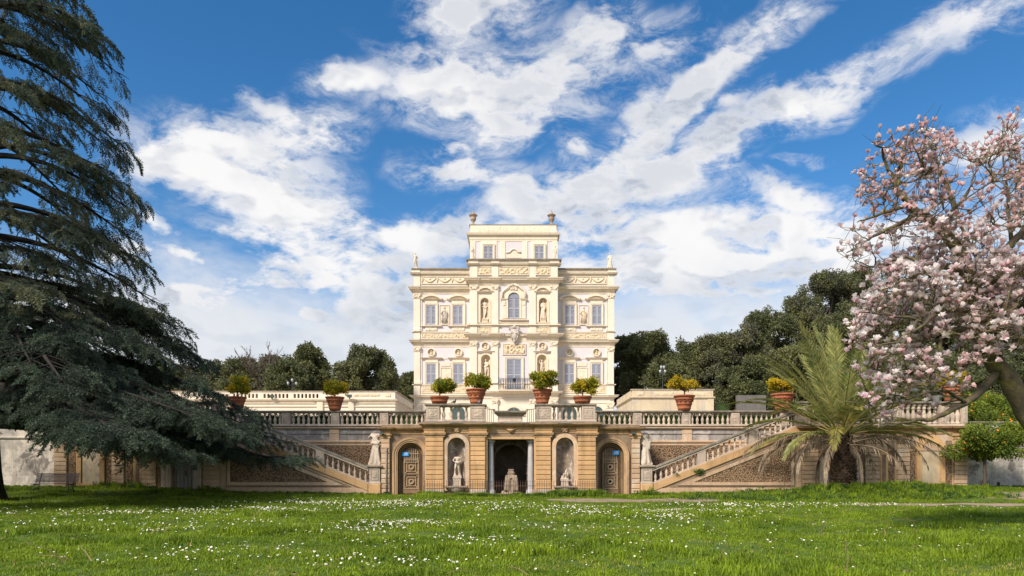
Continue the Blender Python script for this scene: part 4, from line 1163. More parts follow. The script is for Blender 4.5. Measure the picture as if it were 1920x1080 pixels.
def course_blocks(par, x0, x1, zt, zb, yf, n, m='ochre', depth=.13):
    """rusticated courses, each one stone of its own"""
    if x0 > x1: x0, x1 = x1, x0
    h = (zt - zb) / n
    key = (round(x1 - x0, 2), round(h, 3), m)
    w = x1 - x0
    if key not in _blocks:
        _blocks[key] = MB().block(-w / 2, w / 2, 0, depth, .012, h - .012, .022).mesh('stone_course', (0, 0, 0), [M[m]])
    for k in range(n):
        inst('stone_course', _blocks[key], par, ((x0 + x1) / 2, yf + random.uniform(0, .008), zb + k * h))


BAL = [(0, 0), (.115, 0), (.115, .07), (.085, .09), (.075, .13), (.10, .22), (.118, .32), (.10, .42), (.062, .52), (.052, .60), (.062, .64), (.085, .66), (.085, .70), (.07, .71), (.065, .76), (.11, .80), (.11, .86), (0, .86)]
BALM = {}


def bal_mesh(h, w=1.0):
    k = (round(h, 2), w)
    if k not in BALM:
        BALM[k] = MB().lathe([(r * w * h / .86 if r else 0, z * h / .86) for r, z in BAL], (0, 0, 0), 10).mesh('baluster', (0, 0, 0), [M['stone']])
    return BALM[k]


def carved_post(par, x0, x1, Y, dep, z0, z1, seed=1):
    mb = MB(); mb.box(x0, x1, Y, Y + dep, z0, z1)
    b = min(.09, (x1 - x0) * .18)
    p = mb.build('post', 'stone', par)
    f = MB(); f.box(x0 + b, x1 - b, Y - .02, Y - .002, z0 + .08, z0 + .11); f.box(x0 + b, x1 - b, Y - .02, Y - .002, z1 - .11, z1 - .08)
    f.box(x0 + b, x0 + b + .03, Y - .02, Y - .002, z0 + .111, z1 - .111); f.box(x1 - b - .03, x1 - b, Y - .02, Y - .002, z0 + .111, z1 - .111)
    relief(f, x0 + b + .05, x1 - b - .05, z0 + .15, z1 - .15, Y - .004, .045, .06, seed)
    f.build('carved_panel', 'stone', p)
    return p


def balustrade(label, posts, Y, zb, zt, nbal, ends=None, rail=.15, base=.12, dep=.34, proj=.07):
    """posts: list of (px0, px1); balusters fill each gap"""
    X = lambda p: wx(p, Y)
    a = X(posts[0][0]); b = X(posts[-1][1])
    t = thing('balustrade', label, 'balustrade', ((a + b) / 2, Y + dep / 2, zb), 'stone balustrades of the terrace')
    MB().mould(a, b, Y, [(.03, zb), (proj, zb), (proj, zb + base * .6), (.02, zb + base)], 1, 1, dep).build('base_rail', 'stone', t)
    MB().mould(a, b, Y, [(-.01, zt - rail), (.04, zt - rail + .02), (proj + .02, zt - rail * .55), (proj + .03, zt - .02), (proj, zt)], 1, 1, dep + .05).build('top_rail', 'stone_dark', t)
    for i, (p0, p1) in enumerate(posts):
        carved_post(t, X(p0), X(p1), Y - .03, dep + .04, zb + base + .002, zt - rail - .002, i + int(p0))
        if i + 1 < len(posts):
            n = nbal[i] if hasattr(nbal, '__len__') else nbal
            g0, g1 = X(p1), X(posts[i + 1][0])
            for k in range(n):
                x = g0 + (g1 - g0) * (k + .5) / n
                inst('baluster', bal_mesh(zt - rail - zb - base), t, (x, Y + dep / 2, zb + base), (0, 0, random.uniform(0, 1)))
    return t


terrace = thing('terrace_wall', 'ochre terrace wall with grotto, statue niches and two arched doors', 'wall', (wx(TC, PA), PA + 1.5, -.1))


def central():
    Y = PA; X = lambda p: wx(p, Y); Zp = lambda p: wz(p, Y)
    YR = Y + .22
    z_top = Zp(800)
    zn = lambda p: wz(p, YR)
    nr = 17 * YR / F
    nL, nR = wx(856, YR), wx(2 * TC - 856, YR)
    ops = [(nL - nr, nL + nr, zn(912), zn(820) - nr, True), (wx(914, YR), wx(1001, YR), -.25, zn(823.5), False), (nR - nr, nR + nr, zn(912), zn(820) - nr, True)]
    mb = MB(); wall_open(mb, X(798), X(1117), -.25, z_top, YR, .10, ops)
    mb.build('wall', 'pebble2', terrace)
    MB().box(X(798), X(798) + .3, YR + .01, 44.6, -.25, z_top).build('wall', 'ochre', terrace)
    MB().box(X(1117) - .3, X(1117), YR + .01, 44.6, -.25, z_top).build('wall', 'ochre', terrace)
    MB().box(X(799), X(1116), YR + .02, 44.58, z_top - .002, ZT - .004).build('terrace_floor', 'gravel', terrace)
    for o in (ops[0], ops[2]):
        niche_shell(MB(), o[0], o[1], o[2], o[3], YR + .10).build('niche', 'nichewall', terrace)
        cx = (o[0] + o[1]) / 2
        fr = MB(); fr.ring_arch(cx, o[3], nr + .24, nr - .01, YR - .10, YR + .05, 16); fr.box(cx - nr - .24, cx - nr + .01, YR - .10, YR + .05, .30, o[3] - .002); fr.box(cx + nr - .01, cx + nr + .24, YR - .10, YR + .05, .30, o[3] - .002)
        fr.build('niche_frame', 'pinkish', terrace)
        sh = MB(); zz = zn(911); hw = 19.5 * YR / F
        sh.mould(cx - hw, cx + hw, YR, [(.18, zz - .14), (.34, zz - .08), (.36, zz - .01), (.36, zz + .004)], .1, .1, .6)
        sh.lathe([(0, -.48), (.16, -.46), (.30, -.36), (.52, -.2), (.55, -.14), (0, -.14)], (cx, YR + .02, zz), 16, True, .55)
        sh.build('basin_shelf', 'whitemarble', terrace)
        orn = MB(); zz = Zp(806)
        for s in (-1, 1):
            orn.tube([(cx, YR - .12, zz + .12), (cx + s * .2, YR - .12, zz + .04), (cx + s * .12, YR - .12, zz - .08), (cx, YR - .12, zz - .14)], [.05, .06, .05, .03], 6)
        orn.ball((cx, YR - .12, zz), (.1, .06, .12), 8, 6); orn.build('cartouche', 'ochre_trim', terrace)
    # niche bay trim and entablature between the piers
    spans = [(831, 882), (910, 1003 if False else 1005), (1033, 1084)]
    MB().mould(X(798), X(1117), YR, [(0, Zp(811.5)), (.03, Zp(811.5)), (.03, Zp(808)), (.06, Zp(807.8)), (.06, Zp(801)), (.10, Zp(800))], 0, 0, .3).build('frieze', 'ochre_trim', terrace)
    MB().mould(X(797), X(1118), YR, corn(Zp(800), Zp(794.5), .40), 1, 1, 3.2).build('cornice', 'ochre_trim', terrace)
    MB().mould(X(797), X(1118), YR, [(.42, Zp(794.5) + .002), (.44, Zp(794.5) + .05), (.1, Zp(794.5) + .12)], 1, 1, 3.2).build('coping', 'stone_dark', terrace)
    # portal surround, grotto behind it, columns
    p0, p1, pz = ops[1][0], ops[1][1], ops[1][3]
    s = MB(); s.box(p0 - .16, p0 - .002, YR - .08, YR + .1, -.2, pz + .14); s.box(p1 + .002, p1 + .16, YR - .08, YR + .1, -.2, pz + .14); s.box(p0 - .002, p1 + .002, YR - .08, YR + .1, pz + .002, pz + .138)
    s.build('portal_frame', 'ochre', terrace)
    c = MB(); cx = (p0 + p1) / 2; zz = Zp(806)
    c.lathe([(0, -.16), (.06, -.15), (.2, -.02), (.24, .06), (0, .06)], (cx, YR - .1, zz), 12, True, .5)
    for sx in (-1, 1):
        c.tube([(cx + sx * .2, YR - .12, zz + .02), (cx + sx * .3, YR - .12, zz + .14), (cx + sx * .22, YR - .12, zz + .17)], [.04, .04, .02], 6)
    c.build('cartouche', 'ochre_trim', terrace)
    gx0, gx1 = p0 - .25, p1 + .25
    gr = MB()
    gr.box(gx0 - .2, gx0, YR + .12, YR + 3.2, -.2, 4.1); gr.box(gx1, gx1 + .2, YR + .12, YR + 3.2, -.2, 4.1); gr.box(gx0, gx1, YR + 3.2, YR + 3.3, -.2, 4.1); gr.box(gx0, gx1, YR + .12, YR + 3.2, pz + .2, pz + .3)
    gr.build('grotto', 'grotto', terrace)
    ga = MB(); ar = 1.0; wall_open(ga, gx0 + .001, gx1 - .001, -.2, pz + .199, YR + 1.3, .3, [(cx - ar, cx + ar, -.2, Zp(832) - ar, True)])
    for k in range(26):
        a = math.pi * (k + .5) / 26
        ga.ball((cx + (ar + .12) * math.cos(a), YR + 1.28, Zp(832) - ar + (ar + .12) * math.sin(a)), random.uniform(.08, .14), 6, 4)
    for sx in (-1, 1):
        for k in range(14):
            ga.ball((cx + sx * (ar + random.uniform(.05, .25)), YR + 1.28, .2 + k * .14), random.uniform(.07, .14), 6, 4)
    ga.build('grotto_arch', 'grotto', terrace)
    MB().box(gx0, gx1, YR + .12, YR + 3.2, -.2, .03).build('grotto_floor', 'tufa', terrace)
    ch = pz - .02
    CO = [(0, .0), (.30, 0), (.30, .18), (.27, .22), (.29, .30), (.22, .36), (.205, .40), (.20, 1.2), (.17, ch - .42), (.16, ch - .36), (.20, ch - .33), (.17, ch - .30), (.18, ch - .18), (.27, ch - .12), (.28, ch), (0, ch)]
    for px in (920.3, 995.2):
        MB().lathe(CO, (wx(px, YR + .45), YR + .40, 0), 18).build('column', 'marble', terrace)
    # piers of single courses
    for i, (a, b) in enumerate(((797.5, 831), (882, 910), (1005, 1033), (1084, 1117.5))):
        MB().box(X(a) + .02, X(b) - .02, Y + .10, YR + .01, -.2, Zp(811)).build('pier', 'ochre_trim', terrace)
        course_blocks(terrace, X(a), X(b), Zp(819.2), .42, Y, 11)
        MB().block(X(a) - .04, X(b) + .04, Y - .05, YR, -.2, .40, .03).build('pier_base', 'stone', terrace)
        MB().mould(X(a), X(b), Y + .06, [(.0, Zp(819)), (.08, Zp(819)), (.06, Zp(816.5)), (.13, Zp(815.5)), (.17, Zp(812.5)), (.17, Zp(811.2))], 1, 1, .2).build('pier_capital', 'ochre_trim', terrace)
        MB().mould(X(a), X(b), Y + .06, [(.08, Zp(811)), (.08, Zp(807)), (.11, Zp(806.8)), (.11, Zp(800.2))], 1, 1, .2).build('pier_frieze', 'ochre', terrace)
        MB().mould(X(a), X(b), Y + .06, corn(Zp(800.1), Zp(794.6), .40), 1, 1, .2).build('cornice_break', 'ochre_trim', terrace)


central()


def door_bay(sd):
    q = (lambda p: p) if sd < 0 else (lambda p: 2 * TC - p)
    Y = PB; X = lambda p: wx(q(p), Y); Zp = lambda p: wz(p, Y)
    r = 24.6 * Y / F; cx = X(769.8); zs = Zp(829.5) - r
    a, b = sorted((X(716), X(801)))
    mb = MB(); wall_open(mb, a, b, -.25, Zp(803), Y, .5, [(cx - r, cx + r, -.25, zs, True)])
    mb.build('wall', 'pebble2', terrace)
    MB().box(a, b, Y + .9, 44.58, -.25, ZT - .012).build('wall', 'pebble2', terrace)
    MB().box(a, b, Y + .01, Y + .9, Zp(826), ZT - .014).build('wall', 'pebble2', terrace)
    # stepped archivolt and jambs
    for (ro, ri, pr, m) in ((9.2, 5.6, .16, 'ochre_trim'), (5.6, 2.6, .11, 'pinkish'), (2.6, -.2, .06, 'ochre_trim')):
        k = Y / F
        fr = MB(); fr.ring_arch(cx, zs, r + ro * k, r + ri * k - .002, Y - pr, Y + .05, 18)
        fr.box(cx - r - ro * k, cx - r - ri * k + .002, Y - pr, Y + .05, -.2, zs - .002); fr.box(cx + r + ri * k - .002, cx + r + ro * k, Y - pr, Y + .05, -.2, zs - .002)
        fr.build('archivolt', m, terrace)
    # door of two panelled squares below an arched lattice
    yd = Y + .36
    d = MB().poly([(cx - r + .01, -.1), (cx + r - .01, -.1)] + arch_pts(cx, zs, r - .01, 14, 0, math.pi), yd, yd + .08).build('door', 'oldwood', terrace)
    k = Y / F
    fr = MB(); w2 = 17.0 * k
    for (rr, th) in ((r - .02, .10), (r - .20, .08), (w2 + .02, .07)):
        fr.ring_arch(cx, zs, rr, rr - th, yd - .06, yd + .01, 16); fr.box(cx - rr, cx - rr + th, yd - .06, yd + .01, .1, zs - .002); fr.box(cx + rr - th, cx + rr, yd - .06, yd + .01, .1, zs - .002)
    fr.box(cx - w2, cx + w2, yd - .055, yd + .01, .1, .42)
    fr.build('door_frame', 'oldwood', d)
    if sd > 0 or True:
        g = MB(); rr = w2 - .08
        for i in range(-3, 4):
            x = cx + rr * i / 3.6
            g.box(x - .018, x + .018, yd - .075, yd - .04, Zp(867), zs + math.sqrt(max(0, rr * rr - (x - cx) ** 2)))
        for zz in (zs + .12, zs - .16, zs - .42):
            g.box(cx - rr, cx + rr, yd - .08, yd - .045, zz - .018, zz + .018)
        g.build('lattice', 'oldwood_light', d)
    for zc in (Zp(875.5), Zp(903)):
        p = MB(); hs = .47
        for s0, th, pj in ((hs, .055, .08), (hs * .62, .04, .07)):
            p.box(cx - s0, cx + s0, yd - pj, yd, zc + s0 - th, zc + s0); p.box(cx - s0, cx + s0, yd - pj, yd, zc - s0, zc - s0 + th)
            p.box(cx - s0, cx - s0 + th, yd - pj + .002, yd, zc - s0 + th, zc + s0 - th); p.box(cx + s0 - th, cx + s0, yd - pj + .002, yd, zc - s0 + th, zc + s0 - th)
        for sx in (-1, 1):
            for sz in (-1, 1):
                p.tube([(cx + sx * hs * .95, yd - .05, zc + sz * hs * .95), (cx + sx * hs * .62, yd - .05, zc + sz * hs * .62)], .022, 5)
        pp = p.build('panel', 'oldwood_light', d)
        MB().ring_arch(cx, zc, .17, .10, yd - .10, yd, 16, 0, 2 * math.pi).build('ring', 'oldwood_light', pp)
        MB().poly(arch_pts(cx, zc, .098, 12, 0, 2 * math.pi)[:-1], yd - .03, yd).build('boss', 'oldwood' if sd < 0 else 'black', pp)
    # pilaster towards the stair
    pa, pb = sorted((X(716), X(731.5)))
    MB().box(pa + .02, pb - .02, Y - .12, Y + .01, -.2, Zp(814)).build('pier', 'ochre_trim', terrace)
    course_blocks(terrace, pa, pb, Zp(822), .1, Y - .22, 11, 'pinkish')
    MB().mould(pa, pb, Y - .18, [(0, Zp(822)), (.06, Zp(822)), (.05, Zp(819)), (.12, Zp(816.5)), (.12, Zp(814.5))], 1, 1, .2).build('pier_capital', 'ochre_trim', terrace)
    MB().mould(a, b, Y, [(.02, Zp(814.4)), (.04, Zp(814.4)), (.04, Zp(808)), (.08, Zp(807.8))], .0, .0, .3).build('frieze', 'ochre_trim', terrace)
    MB().mould(pa, pb, Y - .16, [(.02, Zp(814.3)), (.04, Zp(814.3)), (.04, Zp(808)), (.06, Zp(807.6))], 1, 1, .3).build('frieze_break', 'ochre_trim', terrace)
    e = (1, 0) if sd < 0 else (0, 1)
    MB().mould(a, b, Y, corn(Zp(807.8), Zp(801.5), .34), *e, 2.2).build('cornice', 'ochre_trim', terrace)
    MB().mould(pa, pb, Y - .16, corn(Zp(807.5), Zp(801.6), .34), 1, 1, .3).build('cornice_break', 'ochre_trim', terrace)
    # the tall wall behind the stair
    Y = PC; X = lambda p: wx(q(p), Y); Zp = lambda p: wz(p, Y)
    a, b = sorted((X(716), X(400)))
    MB().box(a, b, Y, Y + .4, -.25, ZT - .02).build('wall', 'greywall', terrace)
    MB().mould(a, b, Y, [(.02, Zp(804)), (.12, Zp(804)), (.16, Zp(802.5)), (.16, Zp(801.2))], 0, 0, .3).build('ledge', 'pinkish', terrace)
    MB().mould(a, b, Y, [(.02, Zp(813.6)), (.06, Zp(813.4)), (.06, Zp(812.6)), (.02, Zp(812.4))], 0, 0, .3).build('ledge', 'greywall', terrace)
    MB().mould(a, b, Y, [(0, Zp(835)), (.06, Zp(835)), (.06, Zp(832)), (.14, Zp(829)), (.14, Zp(826.5)), (.03, Zp(825.5))], 0, 0, .3).build('ledge', 'pinkish', terrace)
    u, v = sorted((X(500), X(712)))
    MB().box(u, v, Y - .05, Y + .01, 1.0, Zp(835.5)).build('pebble_panel', 'pebble', terrace)
    for p0 in (616, 634) if sd < 0 else (634,):
        m0, m1 = sorted((X(p0 - 0), X(p0 + 17)))
    m0, m1 = sorted((X(618), X(636)))
    MB().box(m0, m1, Y - .05, Y + .01, Zp(826), Zp(804)).build('pier', 'pinkish', terrace)
    f0, f1 = sorted((X(706), X(711)))
    MB().box(f0, f1, Y - .09, Y + .01, 1.0, Zp(835.5)).build('panel_frame', 'stone', terrace)


door_bay(-1); door_bay(1)


def stair(sd):
    q = (lambda p: p) if sd < 0 else (lambda p: 2 * TC - p)
    Y = PD; X = lambda p: wx(q(p), Y); Zp = lambda p: wz(p, Y)
    t = thing('staircase', ('stone staircase rising towards the cedar behind a sloping balustrade' if sd < 0 else 'stone staircase rising towards the palm behind a sloping balustrade'), 'staircase', (X(560), Y + 1, 0), 'garden stairs')
    SL = .400
    top = lambda p: 907 - SL * (690 - p)                # stringer top edge in photo rows at the flank plane
    pts = [(690, 934), (690, top(690)), (413, top(413)), (413, 934)]
    P3 = lambda L: [(X(a), Zp(b)) for a, b in L]
    MB().poly(P3([(p, r + (.0 if i in (0, 3) else .6)) for i, (p, r) in enumerate(pts)]), Y, Y + .32).build('flank_wall', 'pinkish', t)
    MB().poly(P3([(690, top(690)), (690, top(690) + 13), (413, top(413) + 13), (413, top(413))]), Y - .10, Y + .34).build('stringer', 'ochre', t)
    lb = lambda p: top(p) + 18
    # panel frame: two mouldings and the pebble mosaic between
    tri = lambda off, base, xl: [(xl, base), (690 - (907 + 18 + off - base) / SL if False else 690 + (base - 18 - off - 907) / SL, base), (xl, top(xl) + 18 + off)]
    A, B = tri(0, 913, 424), tri(9, 904, 432)
    B2 = tri(11.5, 902, 434)
    for (o, i_, pr, m) in ((A, tri(3, 910, 427), .03, 'pebble2'), (tri(3, 910, 427), B, .09, 'pinkish')):
        mb = MB()
        for k in range(3):
            a, b, c, d = o[k], o[(k + 1) % 3], i_[(k + 1) % 3], i_[k]
            mb.poly(P3([a, b, c, d]), Y - pr, Y + .01)
        mb.build('panel_frame', m, t)
    MB().poly(P3(B), Y - .045, Y + .01).build('pebble_panel', 'pebble', t)
    b0, b1 = sorted((X(413), X(690)))
    MB().box(b0, b1, Y - .06, Y + .01, -.2, Zp(915.5)).build('plinth', 'pinkish', t)
    # newel with the statue's pedestal
    n0, n1 = sorted((X(691), X(714)))
    nw = MB().box(n0 + .04, n1 - .04, Y - .04, Y + .70, Zp(907), Zp(876)).build('newel', 'stone', t)
    MB().block(n0, n1, Y - .12, Y + .78, -.2, Zp(907.2), .03).build('newel_base', 'ochre', nw)
    MB().mould(n0 + .04, n1 - .04, Y - .04, [(.0, Zp(877)), (.06, Zp(876)), (.14, Zp(874.5)), (.14, Zp(872.5))], 1, 1, .78).build('cap', 'stone', nw)
    MB().mould(n0 + .04, n1 - .04, Y - .04, [(.05, Zp(907)), (.05, Zp(905)), (.0, Zp(903))], 1, 1, .76).build('foot', 'stone', nw)
    cp = MB(); c0, c1 = n0 + .15, n1 - .15
    cp.box(c0, c1, Y - .065, Y - .041, Zp(901), Zp(900)); cp.box(c0, c1, Y - .065, Y - .041, Zp(880.5), Zp(879.5)); cp.box(c0, c0 + .03, Y - .065, Y - .041, Zp(900), Zp(880.5)); cp.box(c1 - .03, c1, Y - .065, Y - .041, Zp(900), Zp(880.5))
    relief(cp, c0 + .08, c1 - .08, Zp(896), Zp(884), Y - .045, .05, .07, 8 + sd)
    cp.build('carved_panel', 'stone', nw)
    # treads
    n = 27
    x_s, x_e = X(686), X(418); z_s, z_e = .22, ZT - .02
    for k in range(n):
        xa = x_s + (x_e - x_s) * k / n; xb = x_s + (x_e - x_s) * (k + 1) / n; zt = z_s + (z_e - z_s) * (k + 1) / n
        MB().box(xa, xb, Y + .34, PC - .06, max(-.2, zt - .5), zt).build('step', 'stone', t)
    # raking balustrade
    hr = lambda p: 875.6 - SL * (690 - p)
    MB().poly(P3([(692, hr(692)), (692, hr(692) + 3.2), (416, hr(416) + 3.2), (416, hr(416))]), Y - .08, Y + .40).build('handrail', 'stone_dark', t)
    MB().poly(P3([(691, hr(691) + 3.2), (691, hr(691) + 7.2), (417, hr(417) + 7.2), (417, hr(417) + 3.2)]), Y - .03, Y + .36).build('handrail_moulding', 'stone', t)
    MB().poly(P3([(690, top(690) - 2.6), (690, top(690) - .02), (413, top(413) - .02), (413, top(413) - 2.6)]), Y - .05, Y + .34).build('base_rail', 'stone', t)
    hpx = (top(500) - 2.6) - (hr(500) + 7.2); h = hpx * Y / F
    posts = ((592, 608), (494, 510), (413, 424))
    for (a, b) in posts:
        pa, pb = X(a), X(b)
        MB().poly([(pa, Zp(hr(a) + 7.2)), (pa, Zp(top(a) - 2.6)), (pb, Zp(top(b) - 2.6)), (pb, Zp(hr(b) + 7.2))], Y - .02, Y + .34).build('post', 'stone', t)
    for (a, b, nb) in ((608, 690, 8), (510, 592, 8), (424, 494, 7)):
        for k in range(nb):
            p = a + (b - a) * (k + .5) / nb
            inst('baluster', bal_mesh(round(h + .05, 2), .85), t, (X(p), Y + .16, Zp(top(p) - 2.6) - .03), (0, 0, random.uniform(0, 1)))
    return t


stair(-1); stair(1)


def wing_wall(sd):
    q = (lambda p: p) if sd < 0 else (lambda p: 2 * TC - p)
    Y = PD; X = lambda p: wx(q(p), Y); Zp = lambda p: wz(p, Y)
    t = thing('garden_wall', ('pilastered ochre garden wall with grey door behind the cedar branches' if sd < 0 else 'pilastered ochre garden wall with arched panels behind the palm'), 'wall', (X(260), Y + 1, -.1), 'pilastered end walls of the terrace')
    S = lambda a, b: tuple(sorted((X(a), X(b))))
    u, v = S(101, 413)
    zc = Zp(806)
    r = 17.5 * Y / F
    dcx = X(341); dw = 21 * Y / F
    acx = X(170)
    ops = [(dcx - dw, dcx + dw, -.25, Zp(866), False)]
    mb = MB(); wall_open(mb, u, v, -.25, zc, Y + .06, .30, ops); mb.build('wall', 'pinkish', t)
    MB().box(u, v, Y + .5, 44.58, -.25, ZT - .03).build('wall', 'pinkish', t)
    MB().box(u, v, Y + .07, 44.57, zc + .002, ZT - .032).build('wall_top', 'pinkish', t)
    MB().box(u - .001, u + .3, Y + .07, Y + .5, -.25, zc).build('wall_end', 'pinkish', t); MB().box(v - .3, v + .001, Y + .07, Y + .5, -.25, zc).build('wall_end', 'pinkish', t)
    MB().mould(u, v, Y + .06, corn(Zp(806), Zp(799), .34), 1, 1, 2.2).build('cornice', 'ochre_trim', t)
    MB().mould(u, v, Y + .06, [(0, Zp(813)), (.05, Zp(813)), (.05, Zp(808)), (.09, Zp(806.2))], 0, 0, .2).build('frieze', 'ochre_trim', t)
    MB().box(u, v, Y - .10, Y + .059, -.2, .42).build('plinth', 'stone', t)
    for (a, b, n) in ((381, 412, 11), (266, 293, 11), (210, 233, 11), (102, 126, 11)):
        x0, x1 = S(a, b)
        course_blocks(t, x0, x1, Zp(824), .44, Y - .08, n, 'pinkish', .14)
        MB().mould(x0, x1, Y - .04, [(0, Zp(823.8)), (.05, Zp(823.8)), (.04, Zp(820)), (.11, Zp(817)), (.11, Zp(813.2))], 1, 1, .12).build('capital', 'ochre_trim', t)
        MB().mould(x0, x1, Y - .04, corn(Zp(805.9), Zp(799.1), .34), 1, 1, .12).build('cornice_break', 'ochre_trim', t)
    for (a, b) in ((376, 380), (294, 303), (237, 249), (198, 209), (130, 141)):
        x0, x1 = S(a, b)
        MB().box(x0, x1, Y + .02, Y + .059, .44, Zp(846)).build('pebble_panel', 'pebble', t)
        MB().box(x0, x1, Y + .02, Y + .059, Zp(842), Zp(826)).build('pebble_panel', 'pebble2', t)
    MB().mould(u, v, Y + .06, [(.01, Zp(845.6)), (.05, Zp(845)), (.05, Zp(842.6)), (.01, Zp(842.2))], 0, 0, .1).build('impost_band', 'ochre_trim', t)
    # blind arch bay with its stained panel
    fr = MB(); fr.ring_arch(acx, Zp(845) , r + .36, r, Y - .06, Y + .05, 16); fr.box(acx - r - .30, acx - r, Y - .06, Y + .05, .43, Zp(846)); fr.box(acx + r, acx + r + .30, Y - .06, Y + .05, .43, Zp(846))
    fr.build('blind_arch', 'ochre', t)
    MB().poly([(acx - r + .003, .75), (acx + r - .003, .75), (acx + r - .003, Zp(849)), (acx + r - .09, Zp(845.5)), (acx - r + .09, Zp(845.5)), (acx - r + .003, Zp(849))], Y + .02, Y + .058).build('arch_panel', 'arch_plaster', t)
    MB().poly([(acx - r + .003, Zp(845)), (acx + r - .003, Zp(845))] + arch_pts(acx, Zp(844.5), r - .003, 12, 0, math.pi), Y - .02, Y + .058).build('tympanum', 'pinkish', t)
    MB().box(acx - r + .003, acx + r - .003, Y - .05, Y + .058, .43, .748).build('panel_sill', 'ochre', t)
    # slim panel between the inner pilasters
    x0, x1 = S(250, 265)
    MB().box(x0, x1, Y - .03, Y + .058, .43, Zp(846)).build('slim_panel_frame', 'ochre', t)
    x0, x1 = S(255, 261)
    MB().box(x0, x1, Y - .055, Y - .031, .8, Zp(852)).build('slim_panel', 'pebble2', t)
    # double door
    d = MB().box(dcx - dw, dcx + dw, Y + .30, Y + .36, -.1, Zp(866)).build('door', 'greydoor', t)
    for k in range(6):
        x = dcx - dw + 2 * dw * (k + .02) / 6
        MB().block(x + .012, x + 2 * dw / 6 - .012, Y + .265, Y + .30, .15, Zp(866.5), .012).build('plank', 'greydoor', d)
    hd = MB(); hd.box(dcx + .10, dcx + .14, Y + .22, Y + .264, 1.28, 1.5); hd.box(dcx + .08, dcx + .16, Y + .24, Y + .264, 1.2, 1.27); hd.build('handle', 'black', d)
    jf = MB()
    for (o, i_, pr) in ((17, 10, .10), (10, 4, .06), (4, 0, .02)):
        k = Y / F
        jf.box(dcx - dw - o * k, dcx - dw - i_ * k, Y - pr, Y + .05, -.1, Zp(860)); jf.box(dcx + dw + i_ * k, dcx + dw + o * k, Y - pr, Y + .05, -.1, Zp(860))
    jf.box(dcx - dw - 17 * Y / F, dcx + dw + 17 * Y / F, Y - .11, Y + .05, Zp(859.9), Zp(852)); jf.build('door_frame', 'stone', d)
    posts = [(401, 413), (312, 326), (225, 239), (140, 154), (101, 112)]
    P = sorted([tuple(sorted((q(a), q(b)))) for a, b in posts])
    nb = [3, 7, 7, 8] if sd < 0 else [8, 7, 7, 3]
    balustrade('stone balustrade above the wall ' + ('behind the cedar' if sd < 0 else 'behind the palm and magnolia'), P, Y + .02, Zp(799) + .003, Zp(753), nb)
    return t


wing_wall(-1); wing_wall(1)

# upper balustrades
def mir(L):
    return sorted([(2 * TC - b, 2 * TC - a) for a, b in L])


zb_c, zt_c = ZT + .02, wz(770, PC)
LP = [(436, 452), (528.5, 544), (620.5, 636), (712, 728), (796, 804)]
balustrade('long stone balustrade beside the cedar at the left of the terrace', LP, PC, zb_c, zt_c, [8, 8, 8, 7])
balustrade('long stone balustrade at the right of the terrace leading to the palm', mir(LP), PC, zb_c, zt_c, [7, 8, 8, 8])
zb_m, zt_m = wz(794.5, PA) + .13, wz(757, PA)
balustrade('higher stone balustrade left of the fountain basin above the grotto', [(799, 824), (881, 909)], PA + .12, zb_m, zt_m, 4, dep=.6)
balustrade('higher stone balustrade right of the fountain basin above the grotto', mir([(799, 824), (881, 909)]), PA + .12, zb_m, zt_m, 5, dep=.6)

# basin above the portal with its iron railings
Y = PA + .55; bx = wx(957, Y); zb = zb_m - .01
t = thing('fountain_basin', 'wide stone fountain basin on a pedestal above the grotto entrance', 'basin', (bx, Y, zb))
MB().mould(bx - .68, bx + .68, Y - .3, [(.06, zb), (.06, zb + .08), (0, zb + .12), (0, wz(781, Y)), (.05, wz(780.5, Y))], 1, 1, .6).build('pedestal', 'stone', t)
MB().mould(bx - .66, bx + .66, Y - .28, [(.02, wz(780.4, Y)), (.16, wz(778.5, Y)), (.20, wz(777, Y)), (.22, wz(776.2, Y)), (.32, wz(774.6, Y)), (.34, wz(771.6, Y))], 1, 1, .9).build('bowl', 'stone_dark', t)
for sd in (-1, 1):
    Y = PA + .45
    xa, xb = (wx(909.5, Y), wx(926, Y)) if sd < 0 else (wx(988, Y), wx(1005.5, Y))
    post = xa if sd < 0 else xb; mid = xb if sd < 0 else xa
    t = thing('iron_railing', 'iron railing with scrolls ' + ('left' if sd < 0 else 'right') + ' of the fountain basin', 'railing', ((xa + xb) / 2, Y, zb_m), 'iron railings beside the basin')
    r = MB(); zt = wz(767.5, Y)
    r.tube([(post, Y, wz(766, Y)), (post * .5 + mid * .5, Y, zt), (mid, Y, wz(768, Y)), (mid, Y, wz(770, Y))], .022, 5)
    r.build('top_bar', 'rust', t)
    for k in range(5):
        x = post + (mid - post) * (k + .4) / 4.6
        MB().tube([(x, Y, zb_m - .06), (x, Y, zt - .01)], .016, 5).build('bar', 'rust', t)
    s = MB()
    for (cx_, cz, rr) in ((post, wz(764, Y), .12), (mid, wz(769.5, Y), .09)):
        s.tube([(cx_ + rr * math.cos(a) * (1 - a / 12), Y, cz + rr * math.sin(a) * (1 - a / 12)) for a in [k * .55 for k in range(15)]], .018, 5)
    s.build('scroll', 'rust', t)

